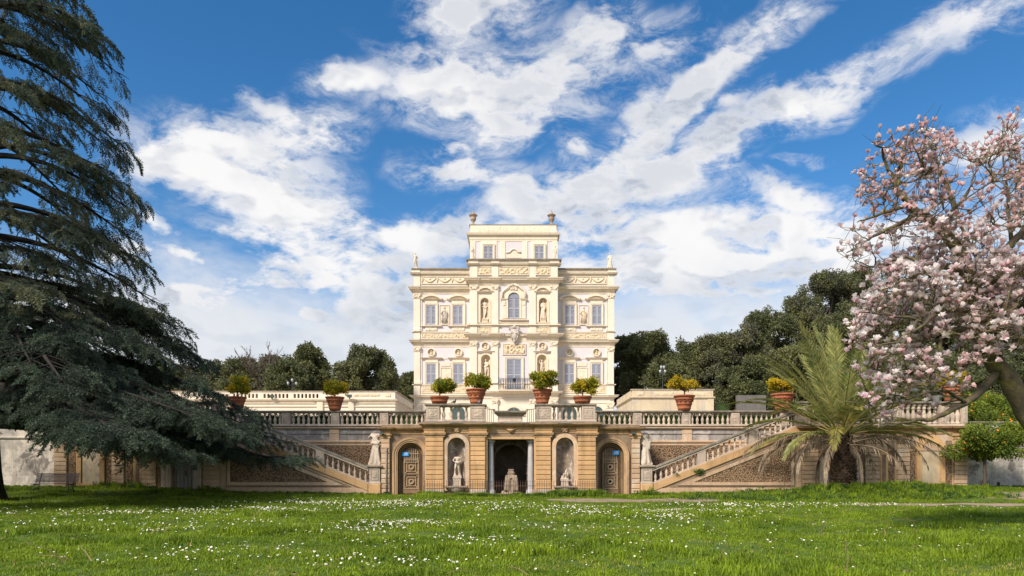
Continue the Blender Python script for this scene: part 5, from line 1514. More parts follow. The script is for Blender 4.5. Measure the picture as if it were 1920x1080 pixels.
# iron fence in front of the grotto
Y = PA - .62
fence = thing('iron_fence', 'low rusty iron bar fence in front of the grotto and niches', 'fence', (wx(TC, Y), Y, -.05))
x0, x1 = wx(797, Y), wx(1119, Y)
zt = wz(902.5, Y)
for z in (wz(911, Y), .14):
    MB().box(x0, x1, Y - .012, Y + .012, z - .014, z + .014).build('rail', 'rust', fence)
bar = MB(); bar.tube([(0, 0, 0), (0, 0, zt + .02)], .013, 5); bar.lathe([(0, 0), (.02, 0), (.012, .05), (0, .09)], (0, 0, zt + .02), 5)
bar = bar.mesh('fence_bar', (0, 0, 0), [M['rust']])
nb = 72
for k in range(nb + 1):
    inst('fence_bar', bar, fence, (x0 + (x1 - x0) * k / nb, Y, -.04))

# old lime-washed walls at both ends
for sd in (-1, 1):
    q = (lambda p: p) if sd < 0 else (lambda p: 2 * TC - p)
    Y = 43.2
    a, b = sorted((wx(q(101), Y), sd * 75))
    t = thing('stucco_wall', ('stained lime-washed wall behind the bench' if sd < 0 else 'blotched lime-washed wall behind the small orange tree'), 'wall', ((a + b) / 2, Y, -.1), 'lime-washed boundary walls')
    MB().box(a, b, Y, Y + 1.3, -.25, wz(793, Y)).build('wall', 'stucco', t)
    MB().mould(a, b, Y, [(.01, wz(822.5, Y)), (.08, wz(822, Y)), (.10, wz(820, Y)), (.02, wz(818.5, Y))], 0, 0, .3).build('ledge', 'stucco', t)
    MB().mould(a, b, Y, [(.0, wz(794, Y)), (.1, wz(793.5, Y)), (.12, wz(791, Y)), (0, wz(790, Y))], 0, 0, 1.3).build('coping', 'stone_dark', t)
    if sd > 0:
        xx = wx(1872, Y)
        MB().box(xx - .10, xx + .10, Y - .006, Y + .02, wz(911, Y), wz(904, Y)).build('vent_hole', 'black', t)

# low garden pavilions behind the terrace
YP = 62.0
X = lambda p: wx(p, YP); Zp = lambda p: wz(p, YP)
t = thing('pavilion', 'low cream pavilion with pierced parapet behind the left balustrade', 'pavilion', (X(560), YP + 4, ZT))
MB().box(X(250), X(741), YP, YP + 11, ZT, Zp(749)).build('wall', 'cream', t)
ops = []
for gx in (412, 463 + 0, 494 - 3, 548):
    pass
for g0 in (379, 435, 492, 548.5):
    for k in range(7):
        xa = g0 + 2.2 + k * 7.05
        ops.append((X(xa), X(xa + 4.2), Zp(746.5), Zp(740.2), True))
mb = MB(); wall_open(mb, X(250), X(600), Zp(749), Zp(734.5), YP - .05, .3, ops); mb.build('pierced_parapet', 'cream', t)
MB().box(X(600), X(741), YP - .05, YP + .3, Zp(749), Zp(734.5)).build('parapet', 'cream', t)
MB().mould(X(250), X(742), YP, flat(Zp(734.4), Zp(733.2), .12), 0, 1, 11).build('coping', 'stone', t)
MB().box(X(741) - .3, X(741), YP + .3, YP + 11, Zp(749), Zp(734.5)).build('parapet', 'cream', t)
MB().mould(X(250), X(741), YP, corn(Zp(753), Zp(748.6), .22), 0, 1, 11).build('cornice', 'cream2', t)
MB().mould(X(590), X(665), YP - .12, corn(Zp(753.2), Zp(748.7), .2), 1, 1, .2).build('cornice_break', 'cream2', t)
MB().mould(X(250), X(741), YP, string(Zp(757.5), Zp(755.5), .1), 0, 1, 11).build('string_course', 'cream2', t)
MB().mould(X(250), X(741), YP, string(Zp(763.5), Zp(761.5), .1), 0, 1, 11).build('string_course', 'cream2', t)
for (a, b) in ((595, 606), (654, 664)):
    MB().box(X(a), X(b), YP - .16, YP + .01, ZT, Zp(753.5)).build('pilaster', 'cream2', t)
mb = MB(); relief(mb, X(664), X(712), Zp(743.5), Zp(738.5), YP - .07, .07, .1, 5); mb.build('relief_panel', 'relief', t)
mb = MB(); relief(mb, X(722), X(733), Zp(744.5), Zp(738), YP - .07, .07, .1, 6); mb.build('relief_panel', 'relief', t)

t = thing('pavilion', 'weathered low pavilion wall with peeling stucco behind the right balustrade', 'pavilion', (X(1260), YP + 4, ZT))
mm = mat('peeling_yellow_stucco', (.66, .54, .36), (.56, .45, .31), big=.8, bigs=.5, fine=.12, bump=.3, streak=.45, sc=(.34, .28, .22), patch=((.50, .46, .42), .8, .53, .68))
MB().box(X(1185), X(1337), YP, YP + 9, ZT, Zp(748)).build('wall', mm, t)
MB().box(X(1185), X(1337), YP - .03, YP + .4, Zp(748), Zp(731)).build('parapet', mm, t)
MB().box(X(1185), X(1185) + .3, YP + .4, YP + 9, Zp(748), Zp(731)).build('parapet', mm, t)
MB().mould(X(1185), X(1337), YP, flat(Zp(731), Zp(729.6), .10), 1, 1, .45).build('coping', 'stone', t)
MB().mould(X(1185), X(1337), YP, string(Zp(747.5), Zp(744), .16), 1, 1, 9).build('string_course', mm, t)
for (a, b, c, d) in ((1195, 1206, 734.5, 741.5), (1226, 1262, 735, 741), (1300, 1327, 735, 742)):
    mb = MB(); relief(mb, X(a), X(b), Zp(d), Zp(c), YP - .05, .06, .12, int(a)); mb.build('relief_panel', 'relief', t)
MB().box(X(1327), X(1337) + .05, YP - .06, YP + .01, ZT, Zp(748)).build('pilaster', mm, t)
t = MB().box(wx(1382, 78), wx(1436, 78), 78, 78.5, ZT, wz(741, 78)); t = t.build('grey_wall', 'dullgrey', None); tag(t, 'plain grey boundary wall between the oak trunks', 'wall')

# ------------------------------------------------------------------ statues of the terrace
k = PD / F
for sd, key, lab in ((-1, 'headless_robed', 'headless robed marble statue on the left stair pedestal'), (1, 'lion_robed', 'weathered robed statue with broken head on the right stair pedestal')):
    px = 702.5 if sd < 0 else 2 * TC - 702.5
    zt, zb = wz(814 if sd < 0 else 812.5, PD), wz(872.5, PD) + .003
    statue('stair_statue', key, (wx(px, PD), PD + .33, zb), (zt - zb) * (1.8 / 1.56 if sd < 0 else 1.8 / 1.74), 0.15 * sd, lab, 'statue', 'statues on the stair pedestals')
YR = PA + .22
zs_ = wz(911, YR) + .006
def niche_plinth(t, x, y, z, w, h):
    mb = MB(); mb.box(x - w / 2, x + w / 2, y - .2, y + .2, z, z + .05); mb.box(x - w * .46, x + w * .46, y - .18, y + .18, z + .05, z + h - .06); mb.box(x - w * .54, x + w * .54, y - .22, y + .22, z + h - .06, z + h)
    for q_ in range(5):
        xx = x - w * .38 + w * .19 * q_
        mb.box(xx - .022, xx + .022, y - .21, y - .181, z + .06, z + h - .07)
    return mb.build('plinth', 'whitemarble', t)
t = thing('niche_statue', 'headless nude marble statue on a fluted plinth in the grotto left niche', 'statue', (wx(856, YR), YR + .28, zs_))
niche_plinth(t, wx(856.5, YR), YR + .28, zs_, .52, .52)
inst('figure', FIG['headless_male'], t, (wx(856.5, YR), YR + .28, zs_ + .60), (0, 0, .1), (wz(855.5, YR) - zs_ - .6) / 1.52)
t = thing('statue_fragment', 'broken small marble figure on a fluted plinth in the grotto right niche', 'statue', (wx(1059, YR), YR + .28, zs_))
niche_plinth(t, wx(1059.5, YR), YR + .28, zs_, .50, .36)
inst('figure', FIG['fragment'], t, (wx(1059.5, YR), YR + .28, zs_ + .40), (0, 0, 0), (wz(879, YR) - zs_ - .4) / 1.0)
yy = PA + .75
o = inst('grotto_fountain', FIG['rockfount'], None, (wx(958.5, yy), yy, .03), (0, 0, 0), (wz(879.5, yy) - .03) / 2.41 * 1.0)
tag(o, 'rough tufa fountain figure standing in the grotto opening', 'fountain')

# ------------------------------------------------------------------ signs, pipes, floodlights, pigeons
for (px0, px1, py0, py1, Y, lab) in ((754.5, 766, 847.5, 855, PB + .22, 'blue sign hanging on the left arched door'), (1149, 1160.5, 845, 853, PB + .22, 'blue sign hanging on the right arched door')):
    x0, x1, z0, z1 = wx(px0, Y), wx(px1, Y), wz(py1, Y), wz(py0, Y)
    t = thing('sign', lab, 'sign', ((x0 + x1) / 2, Y, z0), 'blue signs on the arched doors')
    MB().box(x0, x1, Y, Y + .02, z0, z1).build('plate', 'bluesign', t)
    pr = MB()
    for j in range(3):
        z = z1 - .06 - .055 * j; w = (x1 - x0) * (.62, .7, .5)[j]; cx = (x0 + x1) / 2 + .02
        n = 7 + j
        for i_ in range(n):
            a = cx - w / 2 + w * i_ / n
            pr.box(a, a + w / n * .62, Y - .004, Y - .001, z - .012, z + .012)
    pr.build('lettering', 'whiteprint', t)
for (px, y0, y1, Y, lab) in ((724.3, 838, 927, PB - .30, 'thin metal downpipe on the left pilaster beside the stair statue'), (795.2, 846, 926, PA + .75, 'grey metal pipe between the left arched door and the grotto pier')):
    x = wx(px, Y); t = thing('downpipe', lab, 'pipe', (x, Y, 0), 'metal pipes on the terrace wall')
    MB().tube([(x, Y, wz(y1, Y)), (x, Y, wz(y0, Y))], .035, 8).build('pipe', 'pipe', t)
    for py in (y0 + 8, (y0 + y1) / 2, y1 - 18):
        MB().tube([(x, Y, wz(py, Y) - .03), (x, Y, wz(py, Y) + .03)], .048, 8).build('clamp', 'pipe', t)
    if px < 730:
        MB().box(x - .16, x + .16, Y - .12, Y + .08, -.02, .22).build('drain_box', 'black', t)
def floodlight(pos, w, label, group, m='black'):
    t = thing('floodlight', label, 'floodlight', pos, group)
    x, y, z = pos
    b = MB(); b.add([(x - w, y - w * .5, z + w * .5), (x + w, y - w * .5, z + w * .5), (x + w, y - w * .3, z + w * 1.7), (x - w, y - w * .3, z + w * 1.7), (x - w * .7, y + w * .5, z + w * .6), (x + w * .7, y + w * .5, z + w * .6), (x + w * .7, y + w * .5, z + w * 1.5), (x - w * .7, y + w * .5, z + w * 1.5)],
              [(0, 1, 2, 3), (4, 7, 6, 5), (0, 4, 5, 1), (1, 5, 6, 2), (2, 6, 7, 3), (3, 7, 4, 0)])
    b.build('housing', m, t)
    MB().box(x - w * .8, x + w * .8, y - w * .56, y - w * .51, z + w * .62, z + w * 1.55).build('lens', 'glass', t)
    MB().box(x - w * .25, x + w * .25, y - w * .2, y + w * .2, z, z + w * .6).build('bracket', m, t)
floodlight((wx(716.5, PB - .45), PB - .40, wz(817, PB)), .13, 'black floodlight above the left stair statue', 'floodlights on the terrace cornice')
floodlight((wx(1188, PB - .45), PB - .40, wz(817, PB)), .13, 'black floodlight above the right stair statue', 'floodlights on the terrace cornice')
floodlight((wx(510, 61.6), 61.62, wz(748.3, 61.6)), .22, 'dark floodlight on the pavilion ledge left of the potted citrus', 'floodlights on the pavilion')
floodlight((wx(656, 61.6), 61.52, wz(748.3, 61.6)), .24, 'grey floodlight on the pavilion ledge right of the potted citrus', 'floodlights on the pavilion', 'greydoor')
PIG = {}
for m in ('pigeon', 'pigeon2'):
    PIG[m] = fused('pigeon_' + m, [('e', (0, 0, .14), (.06, .105, .075)), ('c', (0, -.07, .19), .045, (0, -.09, .27), .032), ('e', (0, -.10, .285), (.034, .04, .034)), ('c', (0, -.13, .28), .012, (0, -.155, .27), .006), ('c', (0, .09, .12), .04, (0, .20, .08), .022), ('c', (-.025, 0, .08), .012, (-.025, 0, .0), .012), ('c', (.025, 0, .08), .012, (.025, 0, .0), .012)], m, .014, 3)
for (px, Y, m, rz, s, lab) in ((851.8, PA + .25, 'pigeon', 1.9, 1.0, 'dark pigeon standing on the balustrade rail left of the large pot'), (898, PA + .1, 'pigeon2', 1.2, .8, 'pale grey pigeon in front of the large pot left of the basin')):
    o = inst('pigeon', PIG[m], None, (wx(px, Y), Y, zt_m + .003), (0, 0, rz), s)
    tag(o, lab, 'pigeon', 'pigeons on the balustrade')

# ------------------------------------------------------------------ leaf pieces
def clump(name, n, rad, ll, lw, m, flat_=.0, droop=0., seed=1, bend=.25):
    """a tuft of separate leaves pointing outwards"""
    r = random.Random(seed); vs = []; fs = []
    for i in range(n):
        d = Vector((r.gauss(0, 1), r.gauss(0, 1), r.gauss(0, 1) * (1 - flat_) + .25))
        d.normalize()
        p = d * rad * r.uniform(.25, 1) ** .6
        dr = (d + Vector((r.gauss(0, .5), r.gauss(0, .5), r.gauss(0, .5) - droop))).normalized()
        sd_ = dr.cross(Vector((r.gauss(0, 1), r.gauss(0, 1), r.gauss(0, 1)))).normalized()
        nn = dr.cross(sd_)
        l = ll * r.uniform(.7, 1.25); w = lw * r.uniform(.8, 1.2)
        o = len(vs)
        vs += [tuple(p), tuple(p + dr * l * .45 + sd_ * w * .5 + nn * bend * w), tuple(p + dr * l - nn * bend * l * .3), tuple(p + dr * l * .45 - sd_ * w * .5 + nn * bend * w)]
        fs += [(o, o + 1, o + 2), (o, o + 2, o + 3)]
    mb = MB(); mb.add(vs, fs)
    return mb.mesh(name, (0, 0, 0), [M[m]])


CL = {}
def clumps(key, n, rad, ll, lw, m, k=3, **kw):
    if key not in CL: CL[key] = [clump(key, n, rad, ll, lw, m, seed=11 * i + 3, **kw) for i in range(k)]
    return CL[key]


def lobes_points(lobes, n, shell=.55, gap=0., seed=1, gs=1.2):
    """points spread through ellipsoid lobes, denser towards their skins; gaps by noise"""
    r = np.random.default_rng(seed)
    vol = np.array([l[1][0] * l[1][1] * l[1][2] for l in lobes]) ** .7
    pick = r.choice(len(lobes), n, p=vol / vol.sum())
    d = r.normal(size=(n, 3)); d /= np.linalg.norm(d, axis=1)[:, None]
    rr = shell + (1 - shell) * r.random(n) ** .5
    c = np.array([l[0] for l in lobes]); q = np.array([l[1] for l in lobes])
    p = c[pick] + d * rr[:, None] * q[pick]
    if gap > 0:
        keep = np.array([noise.noise(Vector(x) * gs) > -0.55 + gap for x in p])
        p = p[keep]
    return p


def scatter_leaves(name, par, pts, srcs, s0=.8, s1=1.25, seed=1):
    r = np.random.default_rng(seed); n = len(pts)
    return scatter(name, srcs, pts, r.uniform(0, 6.28, (n, 3)), r.uniform(s0, s1, n), r.integers(0, len(srcs), n), par)


# ------------------------------------------------------------------ potted citrus on the balustrade posts
POTBIG = [(0, 0), (.36, 0), (.37, .10), (.40, .12), (.40, .16), (.39, .17), (.44, .36), (.475, .38), (.475, .43), (.455, .44), (.535, .66), (.57, .67), (.57, .71), (.555, .72), (.595, .84), (.64, .85), (.65, .92), (.62, .94), (.56, .94), (.54, .86), (0, .86)]
POTLOW = [(0, 0), (.44, 0), (.47, .14), (.505, .15), (.505, .19), (.50, .20), (.545, .36), (.58, .37), (.60, .46), (.58, .49), (.53, .49), (.51, .43), (0, .43)]
def potted(px, Y, zb, kind, wpx, crown, m, lab, seed, n=330):
    s = wpx * Y / F / (1.30 if kind == 'big' else 1.20)
    x = wx(px, Y)
    t = thing('potted_citrus', lab, 'potted plant', (x, Y, zb), 'citrus pots along the terrace')
    prof = POTBIG if kind == 'big' else POTLOW
    pot = MB().lathe([(r * s, z * s) for r, z in prof[:-1]], (x, Y, zb), 22).build('pot', 'terracotta', t)
    if kind == 'big':
        g = MB()
        for j in range(6):
            a0 = math.pi + j * math.pi / 6 + .1
            pts = []
            for u in range(7):
                a = a0 + (math.pi / 6) * u / 7; zz = (.64 - .10 * math.sin(math.pi * u / 6)) * s; rr = .53 * s
                pts.append((x + rr * math.cos(a), Y + rr * math.sin(a), zb + zz))
            g.tube(pts, .02, 5)
        g.build('garland', 'terracotta', pot)
    rim = prof[-1][1] * s
    MB().lathe([(0, rim + .02), (.54 * s, rim)], (x, Y, zb), 14).build('soil', 'soil', t)
    cx0, cx1, cy0, cy1 = crown
    c = (wx((cx0 + cx1) / 2, Y), Y, wz((cy0 + cy1) / 2, Y)); rx = (cx1 - cx0) / 2 * Y / F; rz = (cy1 - cy0) / 2 * Y / F
    tr = MB(); top = c[2] - rz * .1
    rr = random.Random(seed)
    tr.tube([(x, Y, zb + rim), (x + .03, Y, (zb + rim + c[2]) / 2), (c[0], Y, top)], [.05, .04, .03], 6)
    for j in range(8):
        a = rr.uniform(0, 6.28)
        tr.tube([(x * .5 + c[0] * .5, Y, (zb + rim + top) / 2), (c[0] + rx * .4 * math.cos(a), Y + rx * .4 * math.sin(a), c[2] - rz * .2), (c[0] + rx * .75 * math.cos(a), Y + rx * .7 * math.sin(a), c[2] + rz * rr.uniform(-.2, .5))], [.028, .02, .01], 5)
    tr.build('stem', 'bark', t)
    lb = [(c, (rx * .5, rx * .5, rz * .5))]
    for j in range(14):
        a = rr.uniform(0, 6.28); e = rr.uniform(-.5, .72); q = rr.uniform(.4, .8); sz = rr.uniform(.2, .4)
        lb.append(((c[0] + rx * q * math.cos(a), c[1] + rx * q * math.sin(a), c[2] + rz * e), (rx * sz, rx * sz, rz * sz)))
    pts = lobes_points(lb, int(n * 1.1), .3, .32, seed, 2.6)
    scatter_leaves('foliage', t, pts, m, .8, 1.25, seed)
    return t


cy = clumps('citrus_yellow', 11, .13, .13, .07, 'citrus_y') + clumps('citrus_green', 11, .13, .13, .07, 'citrus_g', 2)
cgn = clumps('citrus_green', 11, .13, .13, .07, 'citrus_g', 2) + clumps('citrus_green2', 11, .13, .13, .07, 'orangeleaf', 1) + clumps('citrus_y1', 11, .13, .13, .07, 'citrus_y', 1) + clumps('citrus_gold1', 11, .13, .13, .07, 'citrus_o', 1)
co = clumps('citrus_gold', 11, .13, .13, .07, 'citrus_o', 3) + clumps('citrus_y1', 11, .13, .13, .07, 'citrus_y', 1)
cyo = clumps('citrus_yellow', 11, .13, .13, .07, 'citrus_y') + clumps('citrus_gold1', 11, .13, .13, .07, 'citrus_o', 1)
ym = PA + .45; yc = PC + .17; yw = PD + .2; zw = wz(753, PD) + .003
potted(824, ym, zt_m + .003, 'low', 36, (806, 852, 709, 744), cy, 'low terracotta pot with yellowing citrus at the left end above the grotto', 1)
potted(893, ym, zt_m + .003, 'big', 39.5, (871, 919, 702, 731), cgn, 'large ringed terracotta pot with green citrus left of the fountain basin', 2, 420)
potted(1017, ym, zt_m + .003, 'big', 38.5, (992, 1049, 701, 731), cgn, 'large ringed terracotta pot with green citrus right of the fountain basin', 3, 450)
potted(1092, ym, zt_m + .003, 'low', 36, (1074, 1122, 704, 744), cyo, 'low terracotta pot with golden citrus at the right end above the grotto', 4)
potted(444, yc, zt_c + .003, 'big', 36, (420, 469, 707, 741), cyo, 'terracotta citrus pot half hidden by the cedar branch tips', 5, 420)
potted(628, yc, zt_c + .003, 'big', 36, (610, 653, 714, 744), cyo, 'terracotta citrus pot on the balustrade before the left pavilion', 6)
potted(2 * TC - 632, yc, zt_c + .003, 'big', 40, (1252, 1309, 708, 733), co, 'terracotta pot with flat golden citrus before the right pavilion', 7)
potted(1467, yc, zt_c + .003, 'big', 44, (1439, 1493, 707, 738), co, 'terracotta pot with bright golden citrus beside the palm crown', 8)
potted(1583, yw + .3, zw, 'big', 40, (1560, 1606, 706, 738), cy, 'terracotta citrus pot hidden behind the upright palm fronds', 9)
potted(1786, yw + .3, zw, 'big', 42, (1760, 1816, 696, 731), co, 'terracotta citrus pot behind the magnolia branches', 10)

# ------------------------------------------------------------------ bench
def bench():
    Y = 37.4; x0, x1 = wx(63, Y), wx(143, Y)
    gz = ground_z((x0 + x1) / 2, Y)
    t = thing('park_bench', 'dark slatted park bench on the grass under the cedar', 'bench', ((x0 + x1) / 2, Y, gz))
    sh = .46
    for k in range(7):
        z = gz + sh + .10 + k * .072; y = Y + .12 + k * .028
        MB().box(x0, x1, y, y + .03, z, z + .054).build('back_slat', 'slatwood', t)
    for k in range(5):
        y = Y - .36 + k * .095
        MB().box(x0 - .02, x1 + .02, y, y + .075, gz + sh, gz + sh + .03).build('seat_slat', 'slatwood', t)
    for fx in (.10, .90):
        x = x0 + (x1 - x0) * fx
        l = MB()
        l.tube([(x, Y - .38, gz - .02), (x, Y - .30, gz + .22), (x, Y - .34, gz + sh - .02)], [.035, .028, .032], 6)
        l.tube([(x, Y + .20, gz - .02), (x, Y + .06, gz + .24), (x, Y + .10, gz + sh - .01), (x, Y + .19, gz + sh + .25), (x, Y + .33, gz + sh + .62)], [.035, .03, .035, .03, .025], 6)
        l.tube([(x, Y - .36, gz + sh - .025), (x, Y + .10, gz + sh - .025)], .025, 6)
        l.tube([(x, Y - .30, gz + .22), (x, Y - .1, gz + .14), (x, Y + .06, gz + .24)], .022, 6)
        l.build('leg', 'wrought', t)
bench()

# ------------------------------------------------------------------ lamps behind the terrace
def lamp(px, Y, zt, heads, lab, hm='lampglass'):
    x = wx(px, Y); t = thing('street_lamp', lab, 'lamp post', (x, Y, ZT), 'lamp posts in the upper garden')
    MB().lathe([(0, 0), (.16, 0), (.16, .3), (.08, .4), (.06, 1.2), (.045, zt - ZT - .3), (.03, zt - ZT), (0, zt - ZT)], (x, Y, ZT), 8).build('post', 'lampmetal', t)
    for dx, dz in heads:
        MB().tube([(x, Y, zt - .5), (x + dx * .6, Y, zt - .5 + dz * .2), (x + dx, Y, zt + dz - .32)], .022, 5).build('arm', 'lampmetal', t)
        b = MB().lathe([(0, -.22), (.07, -.22), (.13, -.04), (.135, .07), (.08, .14), (0, .16)], (x + dx, Y, zt + dz), 10).build('lamp_globe', hm, t)
        MB().lathe([(0, .16), (.12, .13), (.04, .22), (0, .26)], (x + dx, Y, zt + dz), 8).build('lamp_cap', 'lampmetal', b)
lamp(548, 74, wz(713, 74), ((-.45, -.3), (0, .05), (.45, -.32)), 'lamp post with three milky globes behind the left pavilion')
lamp(1242.5, 74, wz(694, 74), ((-.26, -.1), (.26, -.1), (-.15, .35), (.15, .35)), 'lamp post with clustered lamp heads behind the right pavilion')

# ------------------------------------------------------------------ hedges behind the balustrades
hb = clumps('hedge_leaves', 16, .12, .09, .055, 'hedge')
def hedge(x0, x1, y0, y1, z1, lab, seed):
    t = thing('hedge', lab, 'hedge', ((x0 + x1) / 2, (y0 + y1) / 2, ZT), 'clipped hedges of the upper garden')
    MB().box(x0 + .06, x1 - .06, y0 + .06, y1 - .06, ZT, z1 - .06).build('branch_core', 'hedge', t)
    r = np.random.default_rng(seed); n = int((x1 - x0) * 45)
    p = np.stack([r.uniform(x0, x1, n), np.where(r.random(n) < .6, y0, r.uniform(y0, y1, n)), r.uniform(ZT, z1, n)], 1)
    top = r.random(n) < .3; p[top, 2] = z1
    scatter_leaves('foliage', t, p, hb, .8, 1.2, seed)
hedge(wx(395, 46), wx(800, 46), 45.6, 46.4, wz(778.5, 45.6), 'low clipped box hedge behind the left long balustrade', 1)
hedge(wx(1115, 46), wx(1520, 46), 45.6, 46.4, wz(778.5, 45.6), 'low clipped box hedge behind the right long balustrade', 2)
hedge(wx(1346, 66), wx(1366, 66), 65.5, 67, wz(756, 66), 'small square clipped hedge beside the right pavilion', 3)


# ------------------------------------------------------------------ trees behind the villa garden
FAR = {m: clumps('far_' + m, 26, .46, .27, .17, m, 3) for m in ('oak', 'oak2', 'greygreen')}
tree_group = 'trees beyond the upper garden'


def far_tree(px, top, wpx, Y, m, lab, seed, n=1500, low=775, airy=.12, bare=False):
    r = random.Random(seed)
    x = wx(px, Y); zt = wz(top, Y); rw = wpx / 2 * Y / F
    zl = max(ZT + .6, wz(low, Y)); h = zt - zl
    t = thing('broadleaf_tree', lab, 'tree', (x, Y, ZT), tree_group)
    tr = MB()
    tr.tube([(x, Y, ZT - .1), (x + .2, Y, ZT + (zt - ZT) * .35), (x - .1, Y, ZT + (zt - ZT) * .8)], [.38, .28, .10], 8)
    lb = []; rw *= 1.28
    for k in range(30):
        v = (k + .5) / 30
        env = rw * (1 - max(0, (v - .35) / .65) ** 2.4) ** .5 * (.82 + .18 * min(1, v / .3))
        a = r.uniform(0, 6.28); q = env * r.uniform(.35, .92)
        s = rw * r.uniform(.16, .40)
        z = zl + (h - s * .8) * v
        c = (x + q * math.cos(a), Y + q * math.sin(a), z)
        lb.append((c, (s, s, s * r.uniform(.62, .9))))
        tr.tube([(x, Y, max(ZT + .5, c[2] - h * .25)), ((x + c[0]) / 2, (Y + c[1]) / 2, c[2] - h * .08), c], [.14, .09, .03], 5)
    for k in range(22):                                 # ragged shoots on the outline
        v = r.uniform(.15, 1.0); a = r.uniform(0, 6.28); s = rw * r.uniform(.07, .14)
        env = rw * max(.12, 1 - max(0, (v - .35) / .65) ** 2.4) ** .5 * r.uniform(.98, 1.16)
        lb.append(((x + env * math.cos(a), Y + env * math.sin(a), zl + h * v * r.uniform(.97, 1.05)), (s, s, s * 1.2)))
    for k in range(3):
        lb.append(((x + r.uniform(-.4, .4) * rw, Y + r.uniform(-.4, .4) * rw, zt - rw * r.uniform(.28, .45)), (rw * .36, rw * .36, rw * .30)))
    tr.build('trunk', 'bark', t)
    pts = lobes_points(lb, int(n * 1.9), .4, airy + .12, seed, .9)
    other = {'oak': 'oak2', 'oak2': 'greygreen', 'greygreen': 'oak2'}[m]
    crown = scatter_leaves('crown', t, pts, FAR[m] + (FAR[other][:2] if seed % 3 else FAR[other][:1]), .7, 1.3, seed)
    return t


RT = [(1178, 632, 62, 96, 'oak', 'dark oak crown next to the villa right corner'), (1222, 622, 78, 92, 'oak', 'rounded dark oak above the right pavilion left part'), (1292, 646, 74, 100, 'oak', 'oak crown just right of the sky gap beside the villa'),
      (1340, 630, 92, 98, 'oak2', 'olive green tree behind the golden citrus pot'), (1392, 618, 80, 90, 'greygreen', 'greyish green tree over the grey boundary wall'), (1446, 586, 104, 100, 'oak', 'tall dark oak left of the palm tips'),
      (1502, 560, 96, 104, 'oak2', 'bushy olive tree behind the palm upper left fronds'), (1556, 508, 104, 112, 'greygreen', 'tallest grey green tree rising left of the magnolia'), (1622, 505, 110, 114, 'oak', 'tall dark tree behind the magnolia left edge'),
      (1592, 580, 130, 96, 'oak', 'broad dark oak directly behind the palm crown'), (1690, 560, 130, 100, 'oak', 'dark oak behind the magnolia middle'), (1780, 575, 140, 98, 'oak', 'dark oak behind the magnolia trunk fork'), (1872, 590, 150, 100, 'oak', 'dark oak behind the magnolia at the picture edge'), (1965, 600, 150, 100, 'oak', 'dark oak beyond the right picture edge'),
      (1252, 690, 70, 84, 'oak', 'low dark tree behind the lamp post by the right pavilion'), (1420, 672, 100, 86, 'oak', 'low spreading oak above the hedge right of the right pavilion'), (1500, 650, 100, 84, 'oak', 'shaded low oak behind the palm left fronds'), (1660, 660, 150, 82, 'oak', 'shaded low oak behind the palm right side'), (1780, 680, 140, 80, 'oak', 'shaded low oak behind the last citrus pot'), (1890, 690, 140, 80, 'oak', 'shaded low oak above the right boundary wall')]
for i, (px, top, w, Y, m, lab) in enumerate(RT):
    far_tree(px, top, w, Y, m, lab, 100 + i, 1500 if w > 90 else 1100, 775, .10)
LT = [(398, 684, 74, 98, 'greygreen', 'faint grey green tree touching the cedar tips'), (455, 674, 60, 92, 'oak2', 'olive green tree left of the bare tree'), (508, 672, 46, 90, 'greygreen', 'grey ivy-clad tree around the bare branches'), (572, 652, 66, 88, 'oak', 'dense dark tree right of the bare branches'), (540, 680, 66, 82, 'oak', 'low dark shrubby tree behind the three-globe lamp'),
      (766, 703, 36, 100, 'oak', 'dark tree peeping out at the villa left corner'), (330, 690, 90, 100, 'oak', 'tree behind the cedar middle boughs'), (230, 680, 120, 102, 'oak', 'tree behind the cedar inner boughs'), (100, 690, 150, 104, 'oak', 'tree behind the cedar beside its trunk')]
for i, (px, top, w, Y, m, lab) in enumerate(LT):
    far_tree(px, top, w, Y, m, lab, 200 + i, 1100, 765, .12)
far_tree(686, 656, 74, 80, 'oak2', 'airy rounded tree standing alone between pavilion and villa', 333, 1150, 738, .30)

# the bare tree among them
def bare_tree(px, top, Y, lab, seed):
    r = random.Random(seed); x = wx(px, Y); zt = wz(top, Y)
    t = thing('bare_tree', lab, 'tree', (x, Y, ZT), tree_group)
    tr = MB(); tw = MB()
    def grow(p, d, l, rad, lev):
        n = 4; pts = [p]; q = Vector(p); dd = Vector(d)
        for k in range(n):
            dd = (dd + Vector((r.gauss(0, .14), r.gauss(0, .14), .04))).normalized()
            q = q + dd * l / n; pts.append(q.copy())
        (tr if lev < 2 else tw).tube(pts, [rad * (1 - .55 * k / n) for k in range(n + 1)], 6 if lev < 2 else 4)
        if lev < 4:
            for k in range(5 if lev else 6):
                j = r.randint(1 if lev else 2, n)
                nd = (dd + Vector((r.gauss(0, .42), r.gauss(0, .42), r.uniform(.1, .6)))).normalized()
                grow(pts[j], nd, l * r.uniform(.36, .54), rad * .5, lev + 1)
    grow(Vector((x, Y, ZT)), Vector((.03, 0, 1)), (zt - ZT) * .60, .26, 0)
    tr.build('trunk', 'bark', t); o = tw.build('crown', 'twiggy', t); tag(o, kind='stuff')
bare_tree(518, 640, 86, 'leafless tree with forked branches between the pavilion trees', 5)
bare_tree(498, 664, 90, 'smaller leafless tree behind the forked bare one', 9)

